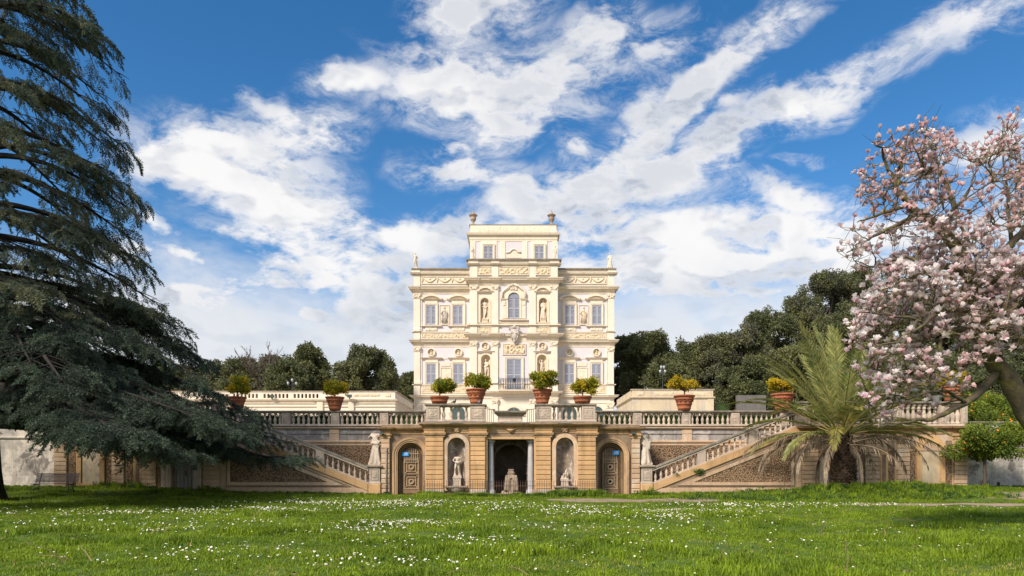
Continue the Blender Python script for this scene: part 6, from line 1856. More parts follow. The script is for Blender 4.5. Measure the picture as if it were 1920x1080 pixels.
# house glimpsed behind the cedar
Y = 120.0
t = thing('house', 'pale flat-roofed house behind the cedar tips', 'house', (wx(385, Y), Y + 4, ZT))
MB().box(wx(350, Y), wx(415, Y), Y, Y + 9, ZT, wz(694, Y)).build('wall', 'cream', t)
MB().mould(wx(350, Y), wx(415, Y), Y, corn(wz(694, Y), wz(690, Y), .5), 1, 1, 9).build('roof', 'roofgrey', t)
for px in (362, 380, 398):
    w = MB().box(wx(px, Y), wx(px + 7, Y), Y - .05, Y + .02, wz(712, Y), wz(699, Y)).build('window', 'shutter', t)
    MB().box(wx(px - 1, Y), wx(px + 8, Y), Y - .12, Y + .02, wz(714, Y), wz(712.2, Y)).build('sill', 'cream2', w)


# ------------------------------------------------------------------ cedar
def needle_spray(name, seed, L=.95, m='cedar'):
    """a flat drooping twig set with needle tufts"""
    r = random.Random(seed); vs = []; fs = []
    def tuft(p, d, s):
        for k in range(4):
            dr = (d * .7 + Vector((r.gauss(0, .6), r.gauss(0, .6), r.gauss(0, .6) + .25))).normalized()
            sd_ = dr.cross(Vector((r.gauss(0, 1), r.gauss(0, 1), r.gauss(0, 1)))).normalized() * .017
            o = len(vs); l = s * r.uniform(.7, 1.3)
            vs.extend([tuple(p - sd_), tuple(p + sd_), tuple(p + dr * l)]); fs.append((o, o + 1, o + 2))
    def twig(p, d, l, lev):
        n = max(3, int(l / .07)); q = Vector(p); dd = Vector(d); prev = q.copy()
        for k in range(n):
            dd = (dd + Vector((r.gauss(0, .07), r.gauss(0, .07), -.035 * (2 if lev == 0 else 1)))).normalized()
            prev = q.copy(); q = q + dd * l / n
            w = Vector((-dd.y, dd.x, 0)) * .008
            o = len(vs); vs.extend([tuple(prev - w), tuple(prev + w), tuple(q)]); fs.append((o, o + 1, o + 2))
            tuft(q, dd, .09)
            if lev == 0 and k > 0:
                sgn = 1 if k % 2 else -1
                nd = (dd + Vector((-dd.y, dd.x, 0)) * sgn * r.uniform(.7, 1.1) + Vector((0, 0, r.uniform(-.1, .15)))).normalized()
                twig(q, nd, l * r.uniform(.22, .42) * (1.15 - k / n), 1)
    twig((0, 0, 0), (1, 0, .08), L, 0)
    mb = MB(); mb.add(vs, fs)
    return mb.mesh(name, (0, 0, 0), [M[m]])


def cedar():
    bx, by = -25.35, 33.0
    gz = ground_z(bx, by)
    t = thing('cedar_tree', 'huge dark cedar with drooping boughs along the left edge', 'tree', (bx, by, gz))
    r = random.Random(21)
    tk = MB()
    ax = lambda z: Vector((bx - .05 * z, by, z))
    tk.tube([ax(gz - .2), ax(.2), ax(.7), ax(1.5), ax(4), ax(8), ax(14), ax(20), ax(26)], [.98, .82, .68, .62, .58, .52, .42, .32, .16], 14)
    tk.build('trunk', 'bark_cedar', t)
    reach_tab = [(1.6, 15.0), (2.6, 14.6), (4, 13.2), (5, 11.5), (7.4, 9.1), (9.8, 7.8), (13.2, 7.3), (17, 7.0), (20, 7.0), (23, 6.7), (26, 5.5), (28, 3)]
    def reach(z):
        for (a, b), (c, d) in zip(reach_tab, reach_tab[1:]):
            if a <= z <= c: return b + (d - b) * (z - a) / (c - a)
        return 3
    spr_p, spr_r, spr_s, spr_i = [], [], [], []
    def add_spray(p, d, s):
        if noise.noise(Vector((p.x * .55, p.y * .55, p.z * .75))) + .5 * noise.noise(Vector((p.x * 1.4, p.y * 1.4, p.z * 1.6))) < (-.04 if p.z < 9 else -.01) and r.random() < .85: return
        yaw = math.atan2(d.y, d.x); pit = -math.asin(max(-1, min(1, d.z)))
        spr_p.append(tuple(p)); spr_r.append((r.gauss(0, .35), pit, yaw)); spr_s.append(s)
        warm = p.z > 8 and r.random() < .45
        spr_i.append(r.randint(0, 3) if not warm else r.randint(4, 5))
    tiers = [2.3, 2.9, 3.7, 4.6, 5.9, 7.3, 8.7, 10.4, 12.2, 14.2, 16.2, 18.4, 20.6, 23.0, 25.2]
    for ti, zt in enumerate(tiers):
        nl = (7 if zt < 4 else 8) if zt < 8 else 7
        for k in range(nl):
            az = -78 + 156 * (k + r.uniform(.1, .9)) / (nl - 1) if k < nl - 1 else (150 if ti % 2 else 215) + r.uniform(-35, 35)
            a = R(az)
            Rr = reach(zt) * (r.uniform(.80, 1.03) if abs(az) < 45 else r.uniform(.65, .92))
            zt_ = zt + r.uniform(-.5, .5)
            z0 = zt_ + ((.06 + .05 * r.random()) * Rr + .9 if zt < 4 else (.13 + .15 * r.random()) * Rr + .2)
            d = Vector((math.cos(a), math.sin(a), 0))
            base = ax(z0)
            P = []
            n = 12
            for i in range(n + 1):
                u = i / n
                z = z0 + (zt_ - z0) * (u ** 1.7) + .35 * math.sin(u * 3.1) * (1 if zt > 4 else .4)
                z = max(z, 2.3)
                side = Vector((-d.y, d.x, 0)) * .5 * math.sin(u * 4 + k)
                P.append(base + d * Rr * u * 1.0 + side * u + Vector((0, 0, z - z0)))
            rad0 = .07 + .013 * Rr
            lm = MB(); lm.tube(P, [rad0 * (1 - .93 * i / n) + .012 for i in range(n + 1)], 7)
            lm2 = lm
            m_side = int(Rr * (2.1 if zt < 9 else 1.75))
            for j in range(m_side):
                u0 = .50 if (6.5 < zt < 9 or 13.5 < zt < 17) else (.42 if zt < 4 else .26)
                u = u0 + (1 - u0) * (j + r.random()) / m_side
                i = min(n - 1, int(u * n)); p = P[i].lerp(P[i + 1], u * n - i)
                ld = (P[i + 1] - P[i]).normalized()
                sg = 1 if j % 2 else -1
                sdv = Vector((-ld.y, ld.x, 0)).normalized() * sg
                bl = (1.0 + 2.3 * (1 - u) + .5 * r.random()) * (.75 if zt > 14 else 1)
                bd = (ld * r.uniform(.5, 1.0) + sdv * r.uniform(.6, 1.0)).normalized()
                q = p.copy(); dd = bd.copy(); ns = max(3, int(bl / (.36 if zt < 9 else .42))); pts = [q.copy()]
                for s in range(ns):
                    dd = (dd + Vector((r.gauss(0, .1), r.gauss(0, .1), -.02 - .045 * (zt > 9)))).normalized()
                    q = q + dd * bl / ns; pts.append(q.copy())
                    if q.z < 2.0: q.z = 2.0 + r.random() * .25; dd.z = abs(dd.z) * .3
                    for w in (-1, 1):
                        sv = Vector((-dd.y, dd.x, 0)) * w * r.uniform(.5, 1.1)
                        add_spray(q, (dd * .8 + sv + Vector((0, 0, r.uniform(-.30, .30) if zt < 9 else r.uniform(-.55, .15)))).normalized(), r.uniform(.65, 1.15))
                add_spray(q, dd, r.uniform(.9, 1.3))
                lm.tube(pts, [.035 * (1 - .8 * s / ns) for s in range(ns + 1)], 4, True, False)
            for j in range(3):
                add_spray(P[-1], ((P[-1] - P[-2]).normalized() + Vector((0, r.gauss(0, .4), r.gauss(0, .15)))).normalized(), 1.2)
            lm.build('limb', 'bark_cedar', t)
    srcs = [needle_spray('cedar_spray', 50 + i) for i in range(4)] + [needle_spray('cedar_spray_warm', 70 + i, .9, 'cedar_warm') for i in range(2)]
    sp = np.array(spr_p)
    # the crown opens where the sky shows between two tiers near the trunk
    px = CX + sp[:, 0] / sp[:, 1] * F; py = HZ - (sp[:, 2] - EYE) / sp[:, 1] * F
    scatter('foliage', srcs, spr_p, spr_r, spr_s, spr_i, t)
    print('cedar sprays', len(spr_p))


cedar()


# ------------------------------------------------------------------ magnolia
def blossom_mesh(name, open_, m, seed, size=.085):
    r = random.Random(seed); vs = []; fs = []; al = []
    n = 8
    for k in range(n):
        inner = k % 2
        a = 2 * math.pi * k / n + r.uniform(-.15, .15)
        tilt = (open_ * (.55 if inner else 1.0)) + r.uniform(-.12, .12)
        L = size * r.uniform(.85, 1.15); w = size * .36
        ca, sa = math.cos(a), math.sin(a)
        def P(u, v, lift=0):
            # u along the petal, v across; the petal curves outwards towards its tip
            th = tilt * (.35 + .9 * u)
            rr = .010 + L * u * math.sin(th); z = L * u * math.cos(th)
            cup = -.30 * (v * v) * w
            x_, y_ = rr + cup * math.cos(th), v * w
            return (x_ * ca - y_ * sa, x_ * sa + y_ * ca, z - cup * math.sin(th) * 0 + lift)
        o = len(vs)
        for (u, v) in ((0, 0), (.45, -.85), (.45, 0), (.45, .85), (.8, -.7), (.8, 0), (.8, .7), (1.0, 0)):
            vs.append(P(u, v)); al.append(u)
        fs += [(o, o + 1, o + 2), (o, o + 2, o + 3), (o + 1, o + 4, o + 5, o + 2), (o + 2, o + 5, o + 6, o + 3), (o + 4, o + 7, o + 5), (o + 5, o + 7, o + 6)]
    mb = MB(); mb.add(vs, fs, True)
    me = mb.mesh(name, (0, 0, 0), [M[m]])
    me.attributes.new('along', 'FLOAT', 'POINT').data.foreach_set('value', al)
    return me


def inside(poly, x, y):
    c = False; n = len(poly); j = n - 1
    for i in range(n):
        if (poly[i][1] > y) != (poly[j][1] > y) and x < (poly[j][0] - poly[i][0]) * (y - poly[i][1]) / (poly[j][1] - poly[i][1]) + poly[i][0]: c = not c
        j = i
    return c


def magnolia():
    r = random.Random(77)
    D = 17.0
    P3 = lambda px, py, Y: Vector((wx(px, Y), Y, wz(py, Y)))
    base = P3(2040, 1003, D); gz = ground_z(base.x, base.y); base.z = gz - .1
    t = thing('magnolia_tree', 'pink flowering magnolia leaning in from the right edge', 'tree', (base.x, base.y, gz))
    L = [  # (points (px, py, depth), radius from, radius to)
        ([(2040, 1003, 17), (1990, 895, 17), (1938, 800, 17), (1900, 728, 17), (1868, 684, 17), (1846, 650, 17), (1840, 605, 17)], .28, .19),
        ([(1840, 610, 17), (1832, 560, 16.9), (1818, 510, 16.8), (1800, 467, 16.7), (1767, 433, 16.6), (1740, 410, 16.5), (1720, 399, 16.4), (1703, 380, 16.4), (1680, 357, 16.3)], .19, .06),
        ([(1680, 357, 16.3), (1668, 320, 16.3), (1655, 285, 16.2), (1640, 270, 16.2)], .055, .014), ([(1680, 357, 16.3), (1688, 305, 16.5), (1700, 262, 16.6), (1705, 245, 16.6)], .055, .014),
        ([(1720, 399, 16.4), (1693, 417, 16.2), (1650, 437, 16.1), (1620, 455, 16.0), (1587, 474, 16.0)], .06, .012), ([(1703, 385, 16.4), (1655, 400, 16.1), (1625, 410, 16.0), (1607, 417, 16.0)], .05, .01),
        ([(1767, 433, 16.6), (1790, 390, 17.0), (1770, 330, 17.3), (1745, 280, 17.4), (1735, 240, 17.5)], .08, .014), ([(1790, 390, 17), (1820, 350, 17.3), (1832, 310, 17.5)], .05, .012),
        ([(1840, 605, 17), (1856, 540, 17.3), (1873, 493, 17.5), (1897, 457, 17.6), (1925, 425, 17.8), (1970, 380, 18), (2010, 300, 18)], .17, .03), ([(1897, 457, 17.6), (1890, 390, 17.8), (1885, 320, 18), (1880, 265, 18)], .06, .012), ([(1925, 425, 17.8), (1915, 360, 18.2), (1910, 270, 18.4)], .06, .012),
        ([(1820, 520, 16.8), (1780, 500, 16.3), (1740, 505, 16.0), (1700, 525, 15.8), (1650, 545, 15.6)], .10, .014), ([(1740, 505, 16), (1700, 480, 15.9), (1665, 490, 15.8), (1640, 500, 15.8)], .05, .012),
        ([(1846, 645, 17), (1827, 622, 16.6), (1797, 617, 16.2), (1767, 624, 16.0), (1720, 600, 15.8), (1660, 590, 15.6), (1610, 585, 15.5)], .09, .012), ([(1832, 580, 16.9), (1800, 583, 16.2), (1760, 583, 15.8), (1733, 608, 15.6), (1680, 640, 15.5), (1630, 655, 15.5)], .08, .012),
        ([(1840, 600, 17), (1800, 560, 17.8), (1750, 545, 18.3), (1690, 560, 18.6), (1640, 590, 18.8)], .09, .012), ([(1850, 640, 17), (1890, 600, 16.5), (1930, 560, 16.2), (1980, 540, 16)], .09, .02), ([(1856, 540, 17.3), (1830, 480, 18), (1800, 420, 18.5), (1790, 370, 18.8)], .08, .014),
        ([(1868, 700, 17), (1833, 740, 16.5), (1810, 757, 16.2), (1775, 772, 16.0), (1750, 787, 15.9), (1715, 788, 15.8), (1687, 796, 15.7), (1650, 800, 15.7)], .10, .014), ([(1810, 757, 16.2), (1780, 735, 15.9), (1740, 735, 15.8), (1700, 745, 15.7), (1660, 740, 15.7)], .05, .01), ([(1767, 624, 16), (1760, 680, 15.9), (1730, 720, 15.8), (1690, 730, 15.8)], .045, .01),
        ([(1720, 600, 15.8), (1700, 640, 15.8), (1660, 670, 15.8), (1625, 690, 15.8)], .045, .01), ([(1846, 650, 17), (1800, 690, 16.6), (1760, 700, 16.4)], .05, .012),
    ]
    nodes = []
    for i, (pts, r0, r1) in enumerate(L):
        P = [P3(*p) for p in pts]
        Q = []
        for a in range(len(P) - 1):
            for s in range(3):
                q = P[a].lerp(P[a + 1], s / 3)
                if 0 < a or s: q = q + Vector((r.gauss(0, .018), r.gauss(0, .03), r.gauss(0, .018)))
                Q.append(q)
        Q.append(P[-1])
        if i == 0: Q[0] = base
        rd = [r0 + (r1 - r0) * k / (len(Q) - 1) for k in range(len(Q))]
        if i == 0: rd[0] = .42; rd[1] = .35
        MB().tube(Q, rd, 9 if r0 > .09 else 6).build('trunk' if i == 0 else 'branch', 'bark_mag', t)
        if i > 0: nodes += Q[1:]
    REG = [(1590, 480), (1600, 380), (1640, 262), (1700, 238), (1740, 236), (1800, 268), (1828, 300), (1848, 262), (1890, 232), (2060, 240), (2120, 500), (2050, 650), (1930, 650), (1860, 680), (1800, 745), (1700, 800), (1640, 792), (1608, 700), (1600, 600), (1640, 528)]
    tips = []; tw = MB()
    nc = 0; tries = 0
    while nc < 800 and tries < 20000:
        tries += 1
        px, py, Y = r.uniform(1588, 2110), r.uniform(232, 800), r.uniform(15.3, 18.3)
        if not inside(REG, px, py): continue
        dn = .55
        if 470 < py < 640: dn = 1.0
        elif py > 700: dn = .36
        elif py > 640: dn = .45
        if px < 1700 and 400 < py < 500: dn *= .35
        if px > 1930: dn *= .6
        if noise.noise(Vector((px * .012, py * .012, Y * .4))) < -.12: dn *= .3
        if 1790 < px < 1850 and 280 < py < 400: dn *= .4
        if r.random() > dn: continue
        c = P3(px, py, Y)
        nd = min(nodes, key=lambda q: (q - c).length + (.35 if q.z > c.z else 0))
        dist = (nd - c).length
        if dist > 1.7: continue
        md = nd.lerp(c, .5) + Vector((r.gauss(0, .07), r.gauss(0, .07), -.10 * dist + r.gauss(0, .05)))
        tw.tube([nd, nd.lerp(md, .5) + Vector((r.gauss(0, .03), r.gauss(0, .03), -.02)), md, md.lerp(c, .5) + Vector((r.gauss(0, .03), 0, 0)), c], [.022, .018, .015, .011, .008], 4, True, False)
        if r.random() < .5: nodes.append(md)
        m = r.randint(3, 6) if py > 470 else r.randint(3, 5)
        for k in range(m):
            o = c + Vector((r.gauss(0, .13), r.gauss(0, .14), r.gauss(.05, .12)))
            st = c.lerp(md, r.uniform(0, .5))
            tw.tube([st, st.lerp(o, .5) + Vector((r.gauss(0, .03), r.gauss(0, .03), -.03)), o], [.008, .007, .006], 3, True, False)
            tips.append((o, py, Y, px))
        for k in range(3):      # bare twigs
            o = c + Vector((r.gauss(0, .22), r.gauss(0, .22), r.gauss(.05, .2)))
            tw.tube([c, c.lerp(o, .5) + Vector((r.gauss(0, .04), 0, r.gauss(0, .04))), o], [.007, .006, .004], 3, True, False)
        nc += 1
    o = tw.build('twigs', 'twig_mag', t); tag(o, kind='stuff')
    white = [blossom_mesh('blossom', op, 'petal', i, sz) for i, (op, sz) in enumerate(((.55, .125), (.75, .125), (.95, .12), (.35, .115)))]
    pink = [blossom_mesh('blossom', op, 'petal_pink', 10 + i, sz) for i, (op, sz) in enumerate(((.3, .105), (.5, .11), (.7, .11)))]
    allm = white + pink
    tips.sort(key=lambda q: q[2] + (9 if not 1590 < q[3] < 1915 else 0))
    sp, sr, ss, si = [], [], [], []
    for k, (p, py, Y, px) in enumerate(tips):
        ispink = r.random() < (.8 if py < 440 else (.35 if py > 640 else .1))
        mi = r.randint(4, 6) if ispink else r.randint(0, 3)
        rot = (r.gauss(0, .45), r.gauss(0, .45), r.uniform(0, 6.28)); s = r.uniform(.85, 1.3) * (.88 if py < 440 else 1.0)
        if k < 300:
            inst('blossom', allm[mi], t, p, rot, s)
        else:
            sp.append(tuple(p)); sr.append(rot); ss.append(s); si.append(mi)
    scatter('blossoms', allm, sp, sr, ss, si, t)
    print('magnolia clusters', nc, 'blossoms', len(tips))


magnolia()


# ------------------------------------------------------------------ palm
def palm():
    Y = 38.0; x = wx(1577, Y); gz = ground_z(x, Y)
    t = thing('palm_tree', 'date palm with green upright fronds and dead hanging fronds', 'tree', (x, Y, gz))
    r = random.Random(3)
    top = wz(815, Y)
    for (dx, dy, zt, rad) in ((0, 0, top, .54), (.58, .5, wz(850, Y), .42)):
        tr = MB(); n = 9
        prof = [(rad * 1.15, -.2), (rad * 1.02, .3), (rad * .95, 1.0), (rad, (zt - gz) * .6), (rad * .9, (zt - gz) * .85), (rad * .45, zt - gz + .1), (0, zt - gz + .15)]
        tr.lathe(prof, (x + dx, Y + dy, gz), 16)
        rows = int((zt - gz) / .15)
        for j in range(rows):
            for k in range(15):
                if r.random() < .22: continue
                a = 2 * math.pi * (k + .5 * (j % 2)) / 15 + r.uniform(-.12, .12); z = gz + .05 + j * .15
                rr = rad * 1.0; d = Vector((math.cos(a), math.sin(a), 0)); s = Vector((-d.y, d.x, 0)) * .085
                p = Vector((x + dx, Y + dy, z)) + d * rr * .93; l = r.uniform(.08, .30)
                q = p + d * l * .75 + Vector((0, 0, l * .9))
                o_ = [tuple(p - s), tuple(p + s), tuple(q + s * .55), tuple(q - s * .55), tuple(p + Vector((0, 0, .17)))]
                tr.add(o_, [(0, 1, 2, 3), (1, 4, 2), (0, 3, 4), (3, 2, 4)])
        tr.build('trunk', 'palmtrunk', t)
    crown = Vector((x, Y, top))

    def frond(az, el, L, curl, m, rm, lean=0., nleaf=46, ll=.52, start=None, hang=0., name='frond', gaps=0.):
        """midrib that arches from elevation el; two rows of folded leaflets"""
        p = (start or crown) + Vector((math.cos(az), math.sin(az), 0)) * .22
        e = el; pts = [p.copy()]; dirs = []
        n = 18
        for i in range(n):
            d = Vector((math.cos(az) * math.cos(e), math.sin(az) * math.cos(e), math.sin(e)))
            p = p + d * L / n; pts.append(p.copy()); dirs.append(d)
            e -= curl / n * (0.5 + 1.1 * i / n)
            e = max(e, -1.45)
        mb = MB()
        mb.tube(pts, [.045 * (1 - .85 * i / n) for i in range(n + 1)], 5, True, False)
        mb.cur = 1
        side0 = Vector((-math.sin(az), math.cos(az), 0))
        for k in range(nleaf):
            if gaps and r.random() < gaps: continue
            u = .16 + .84 * (k + .5) / nleaf
            i = min(n - 1, int(u * n)); q = pts[i].lerp(pts[i + 1], u * n - i); d = dirs[i]
            up = side0.cross(d).normalized()
            if up.z < 0: up = -up
            l = ll * (.45 + .85 * math.sin(math.pi * min(1, (u * .80 + .16)))) * r.uniform(.85, 1.1)
            if u > .9: l *= .65
            for sg in (-1, 1):
                dr = (d * (.85 + .3 * u) + side0 * sg * r.uniform(.60, .9) + up * r.uniform(.12, .34) + Vector((0, 0, -hang * r.uniform(.7, 1.3)))).normalized()
                w = dr.cross(up).normalized() * .033
                m1 = q + dr * l * .45; tip = q + dr * l + Vector((0, 0, -.10 * l - hang * .15))
                mb.add([tuple(q), tuple(m1 + w), tuple(tip), tuple(m1 - w)], [(0, 1, 2), (0, 2, 3)])
        return mb.build(name, [rm, m], t)

    # young upright fan, arching green fronds, yellowing skirt, dead hanging skirt
    for k in range(9):
        az = 2 * math.pi * k / 9 + r.uniform(-.2, .2)
        frond(az, R(r.uniform(66, 86)), r.uniform(5.8, 6.8), r.uniform(.15, .5), 'frond', 'rachis', nleaf=48, ll=.84)
    for k in range(12):
        az = 2 * math.pi * (k + .5) / 12 + r.uniform(-.15, .15)
        frond(az, R(r.uniform(44, 64)), r.uniform(6.0, 7.0), r.uniform(.4, .8), 'frond', 'rachis', nleaf=48, ll=.82)
    for k in range(13):
        az = 2 * math.pi * k / 13 + r.uniform(-.15, .15)
        frond(az, R(r.uniform(24, 42)), r.uniform(5.7, 6.6), r.uniform(.7, 1.1), 'frond' if k % 3 else 'frond_yel', 'rachis', nleaf=48, ll=.76, hang=.1)
    for k in range(13):
        az = 2 * math.pi * (k + .3) / 13 + r.uniform(-.2, .2)
        if abs(math.sin(az) + 1) < .12: continue
        frond(az, R(r.uniform(8, 24)), r.uniform(4.8, 5.8), r.uniform(.8, 1.2), 'frond' if k % 4 else 'frond_yel', 'rachis', nleaf=40, ll=.58, hang=.3)
    for k, (deg, el, L, curl) in enumerate(((176, 26, 6.9, 1.7), (184, 18, 6.0, 1.75), (192, 22, 6.5, 1.8), (203, 8, 5.2, 1.9), (214, 14, 5.8, 2.0), (168, 15, 6, 1.8), (228, -4, 4.2, 1.9), (286, -18, 3.0, 2.2), (316, 2, 4.6, 1.7), (338, 20, 6.6, 1.75), (352, 24, 7.2, 1.6), (2, 20, 6.4, 1.75), (12, 12, 5.8, 1.8), (30, 4, 4.8, 2.1), (60, -5, 4, 2.3), (100, -5, 4, 2.3), (140, 4, 4.8, 2.1))):
        frond(R(deg), R(el), L * .90, curl, 'frond_dead', 'rachis_dead', nleaf=34, ll=r.uniform(.26, .44), start=crown - Vector((0, 0, r.uniform(.25, .7))), hang=r.uniform(.6, 1.5), name='dead_frond', gaps=r.uniform(.15, .5))
palm()


# ------------------------------------------------------------------ orange trees
def orange_tree(px, Y, crown, lab, seed, n, ground, trunk_px=None):
    x = wx(trunk_px or px, Y); t = thing('orange_tree', lab, 'tree', (x, Y, ground), 'orange trees by the boundary wall')
    cx0, cx1, cy0, cy1 = crown; r = random.Random(seed)
    c = Vector((wx((cx0 + cx1) / 2, Y), Y, wz((cy0 + cy1) / 2, Y))); rx = (cx1 - cx0) / 2 * Y / F; rz = (cy1 - cy0) / 2 * Y / F
    tr = MB(); tr.tube([(x, Y, ground - .1), (x + .02, Y, (ground + c.z - rz) / 2), (x, Y, c.z - rz * .5)], [.11, .085, .08], 8)
    lb = [(tuple(c), (rx * .62, rx * .6, rz * .7))]
    for k in range(16):
        a = r.uniform(0, 6.28); e = r.uniform(-.62, .66); q = rx * r.uniform(.45, .80)
        p = (c.x + q * math.cos(a), c.y + q * .8 * math.sin(a), c.z + rz * e)
        lb.append((p, (rx * .32, rx * .32, rz * .3)))
        tr.tube([(x, Y, c.z - rz * .6), ((x + p[0]) / 2, (Y + p[1]) / 2, c.z - rz * .2), p], [.045, .03, .012], 5)
    tr.build('trunk', 'bark', t)
    scatter_leaves('foliage', t, lobes_points(lb, n, .45, .14, seed, 1.8), clumps('orange_leaves', 14, .16, .14, .075, 'orangeleaf'), .8, 1.25, seed)
    om = MB().ball((0, 0, 0), .055, 8, 6).mesh('orange', (0, 0, 0), [M['orange']])
    pts = [p for p in lobes_points(lb, 420, .98, 0, seed + 5) if p[1] < Y + .1 and not any(sum(((p[i] - l[0][i]) / l[1][i]) ** 2 for i in range(3)) < .8 for l in lb)]
    for p in pts[:40 if n > 1600 else 14]:
        inst('orange', om, t, tuple(p), (0, 0, 0), r.uniform(.9, 1.25))
orange_tree(1846, 41.0, (1778, 1912, 782, 870), 'small round orange tree on a thin trunk before the blotched wall', 4, 1500, ground_z(wx(1846, 41), 41))
orange_tree(1856, 45.6, (1780, 1935, 728, 820), 'larger orange tree full of fruit rising behind the wall', 8, 1700, ZT)


# ------------------------------------------------------------------ lawn: grass, daisies, weeds
def tuft(name, n, h, spread, m, seed, w=.006, lean=.5):
    r = random.Random(seed); vs = []; fs = []
    for k in range(n):
        a = r.uniform(0, 6.28); q = spread * math.sqrt(r.random()); b = r.uniform(0, 6.28)
        p = Vector((q * math.cos(a), q * math.sin(a), -.01)); l = h * r.uniform(.55, 1.2); ln = lean * r.uniform(.2, 1.1)
        d = Vector((math.cos(b), math.sin(b), 0)); s = Vector((-d.y, d.x, 0)) * w * r.uniform(.8, 1.4)
        m1 = p + Vector((0, 0, l * .6)) + d * ln * l * .35; t_ = p + Vector((0, 0, l * .95)) + d * ln * l
        o = len(vs); vs += [tuple(p - s), tuple(p + s), tuple(m1 + s * .8), tuple(m1 - s * .8), tuple(t_)]
        fs += [(o, o + 1, o + 2, o + 3), (o + 3, o + 2, o + 4)]
    mb = MB(); mb.add(vs, fs)
    return mb.mesh(name, (0, 0, 0), [M[m]])


def lawn_plants():
    r = np.random.default_rng(5)
    src = [tuft('grass_tuft', 36, .068, .17, 'grass', i, .0052, .8) for i in range(3)] + [tuft('grass_tuft_tall', 34, .115, .16, 'grass', 9, .006, .6), tuft('grass_tuft_dry', 16, .07, .17, 'drygrass', 10, .005, .9), tuft('clover_patch', 10, .05, .14, 'weed', 12, .016, 1.1)]
    P, S, I = [], [], []
    for (y0, y1, dens) in ((7.5, 13, 44), (13, 18, 34), (18, 25, 24), (25, 33, 17), (33, 42, 14)):
        hw = y1 * .80 + 3
        n = int((y1 - y0) * 2 * hw * dens)
        xs = r.uniform(-hw, hw, n); ys = r.uniform(y0, y1, n)
        for x, y in zip(xs, ys):
            f = noise.noise(Vector((x * .35, y * .5, 1.0))) + .5 * noise.noise(Vector((x * 1.1, y * 1.3, 4.0)))
            if on_path(x, y): continue
            u = r.random()
            k = 3 if f > .33 and u < .75 else (4 if f < -.40 and u < .4 else (5 if u > .94 else int(r.integers(0, 3))))
            sc = (1.0 + .8 * max(0, f) + .35 * min(0, f)) * r.uniform(.7, 1.2) * (1 + .012 * max(0, y - 14))
            if y > 39: sc *= 1.15
            if on_path(x, y + 1.6): sc *= .55
            P.append((x, y, ground_z(x, y))); S.append(sc); I.append(k)
    n = len(P)
    rot = np.stack([r.normal(0, .12, n), r.normal(0, .12, n), r.uniform(0, 6.28, n)], 1)
    o = scatter('grass', src, P, rot, S, I, None, 'uneven green grass of the lawn', 'grass')
    print('grass', n)
    # daisies in drifts
    def daisy(seed, d=.017, h=.10):
        q = random.Random(seed); mb = MB(); n = 9; vs = [(0, 0, h)]
        for k in range(n):
            a = 2 * math.pi * k / n; vs.append((d * math.cos(a), d * math.sin(a), h + .004 * (k % 2)))
        mb.cur = 0; mb.add(vs, [(0, 1 + k, 1 + (k + 1) % n) for k in range(n)])
        mb.cur = 1; mb.lathe([(d * .38, .001), (d * .3, .006), (0, .008)], (0, 0, h), 7)
        mb.cur = 2; mb.tube([(0, 0, 0), (.004, 0, h * .98)], .0022, 3, False, False)
        return mb.mesh('daisy', (0, 0, 0), [M['daisy'], M['daisyeye'], M['grass']])
    dz = [daisy(i, d) for i, d in enumerate((.015, .018, .0125))]
    drifts = [(-7.6, 31.5, 3.6, 1.8, 300), (-12.8, 24.0, 3.2, 1.3, 230), (-9, 25.8, 3.0, 1.2, 150), (-4.6, 28.0, 2.4, .9, 130), (-3.1, 19.5, 1.3, .9, 190), (-3.9, 17.5, 1.2, 1.0, 90), (0.6, 26.5, 3.2, 1.5, 150), (3.0, 23.5, 2.4, 1.5, 150), (6.0, 24.5, 2.6, 1.8, 190), (5.2, 21.0, 2.2, 1.0, 110), (9.6, 29.0, 3.2, 1.0, 220), (14.4, 28.0, 3.2, .8, 110),
              (-2.5, 30.8, 3.5, 1.4, 140), (-1.0, 15.0, 2.4, 1.2, 70), (-5.5, 12.5, 2.0, 1.0, 60), (-2.0, 11.6, 2.2, .8, 45), (-8.0, 18.5, 3.0, 2.0, 80), (-12, 19, 4, 2.5, 110), (1.5, 13.5, 3, 1.5, 40), (6, 14.5, 3, 1.5, 16), (9, 18, 5, 3, 30), (2.0, 18.5, 3, 1.5, 80), (-18, 25, 3, 1.2, 60), (18.5, 26, 3, 2, 18)]
    P, S = [], []
    for (x, y, sx, sy, n) in drifts:
        for _ in range(int(n * 1.6)):
            a, b = x + r.normal() * sx * .55, y + r.normal() * sy * .6
            if noise.noise(Vector((a * .9, b * .9, 7))) < -.18 or b < 9.5 or on_path(a, b): continue
            P.append((a, b, ground_z(a, b) + r.uniform(-.01, .02))); S.append(r.uniform(.8, 1.35) * (1 + .022 * max(0, b - 12)))
    for _ in range(260):
        b = r.uniform(10, 33); a = r.uniform(-.75 * b, .75 * b)
        P.append((a, b, ground_z(a, b))); S.append(r.uniform(.8, 1.3))
    n = len(P)
    rot = np.stack([r.normal(.35, .3, n), r.normal(0, .3, n), r.normal(0, .4, n)], 1)
    scatter('daisies', dz, P, rot, S, r.integers(0, 3, n), None, 'white daisies sprinkled in drifts over the lawn', 'daisies')
    # dry leaves and bits of twig lying in the grass
    lit = [clump('dry_leaf', 1, .001, .075, .04, 'litter', seed=3 + i) for i in range(3)] + [tuft('dry_twig', 1, .2, .01, 'litter', 5, .006, 2.5)]
    n = 420
    b = r.uniform(9.5, 34, n); a = r.uniform(-.78, .78, n) * b
    P = [(x, y, ground_z(x, y) + .05) for x, y in zip(a, b)]
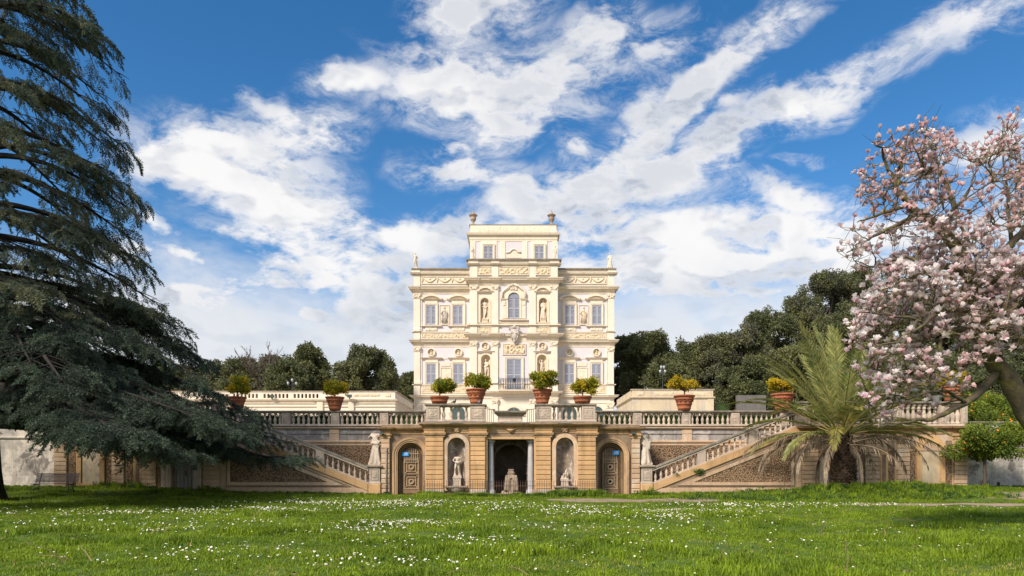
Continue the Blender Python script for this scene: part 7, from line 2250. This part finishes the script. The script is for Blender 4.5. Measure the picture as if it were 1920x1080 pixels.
    scatter('fallen_leaves', lit, P, np.stack([r.normal(0, .5, n), r.normal(0, .5, n), r.uniform(0, 6.28, n)], 1), r.uniform(.7, 1.4, n), r.integers(0, 4, n), None, 'dry leaves and twigs lying in the grass', 'leaf litter')
    # rank growth at the foot of the walls and around the palm
    wsrc = clumps('weed_clump', 16, .13, .12, .06, 'weed', 3) + [tuft('wall_grass', 30, .26, .14, 'grass', 31, .007, .6), tuft('wall_grass_b', 26, .20, .16, 'grass', 32, .007, .8)]
    P, S, I = [], [], []
    def add(x, y, dz_, s, k):
        P.append((x, y, ground_z(x, y) + dz_)); S.append(s); I.append(k)
    for _ in range(5200):                               # mound round the palm
        a = r.normal() * 3.3 + 18.9; b = 36.6 + r.normal() * 1.3
        h = .56 * math.exp(-((a - 17.3) / 3.0) ** 2 - ((b - 37.2) / 1.3) ** 2) + .42 * math.exp(-((a - 22.2) / 2.4) ** 2 - ((b - 37.3) / 1.3) ** 2)
        if b > 41 or b < 33.9 or a > 25.5: continue
        add(a, b, h * r.uniform(.2, 1.0), r.uniform(.8, 1.5), int(r.integers(0, 5)))
    for _ in range(2600):                               # along the fence, denser to the right of it
        a = r.uniform(-5.4, 5.6)
        g_ = .55 + .7 * noise.noise(Vector((a * .9, 2, 2))) + (.7 if 2.2 < a < 5.2 else 0) + (.35 if a < -4 else 0)
        if r.random() > g_: continue
        b = 40.0 - abs(r.normal()) * .28
        add(a, b, r.uniform(0, .12) * g_, r.uniform(.5, 1.15) * min(1.3, g_ + .3), int(r.integers(0, 5)))
    for _ in range(3000):                               # foot of stairs and wings
        a = r.choice([-1, 1]) * r.uniform(7.2, 34)
        b = (41.7 if abs(a) < 28 else 42.9) - abs(r.normal()) * .30
        if r.random() > .55 + .6 * noise.noise(Vector((a * .6, 9, 1))): continue
        add(a, b, 0, r.uniform(.5, 1.0), int(r.integers(0, 5)))
    for (a, b, m_, sp_) in ((-24.0, 40.8, 60, .5), (-22.5, 40.9, 50, .5), (4.2, 39.9, 90, .5), (8.2, 41.0, 50, .35), (14.8, 40.5, 80, .7), (-18.2, 41.2, 40, .4)):
        for _ in range(m_):
            add(a + r.normal() * sp_, b + r.normal() * .2, abs(r.normal()) * .12, r.uniform(.7, 1.3), int(r.integers(0, 5)))
    n = len(P)
    rot = np.stack([r.normal(0, .2, n), r.normal(0, .2, n), r.uniform(0, 6.28, n)], 1)
    scatter('ground_cover', wsrc, P, rot, S, I, None, 'rank weeds and long grass at the wall foot and palm', 'weeds')


lawn_plants()
# tufts rooted in the stair flank and the cornice
for (px, py, Y, n, s, lab) in ((1310, 884, PD - .14, 26, .9, 'leafy weed growing from the right stair stringer'), (1267, 888, PD - .14, 9, .5, 'tiny weed on the right stair stringer left of the larger one'), (914, 799, PA - .25, 12, .6, 'small weed hanging from the cornice above the grotto pier')):
    r_ = np.random.default_rng(int(px)); p = np.stack([wx(px, Y) + r_.normal(0, .17 * s, n), Y - abs(r_.normal(0, .05, n)), wz(py, Y) + r_.normal(0, .07 * s, n)], 1)
    t = thing('wall_weed', lab, 'plant', (wx(px, Y), Y, wz(py, Y) - .1), 'weeds rooted in the masonry')
    scatter_leaves('foliage', t, p, clumps('weed_clump', 16, .13, .12, .06, 'weed', 3), .5 * s, .9 * s, int(px))
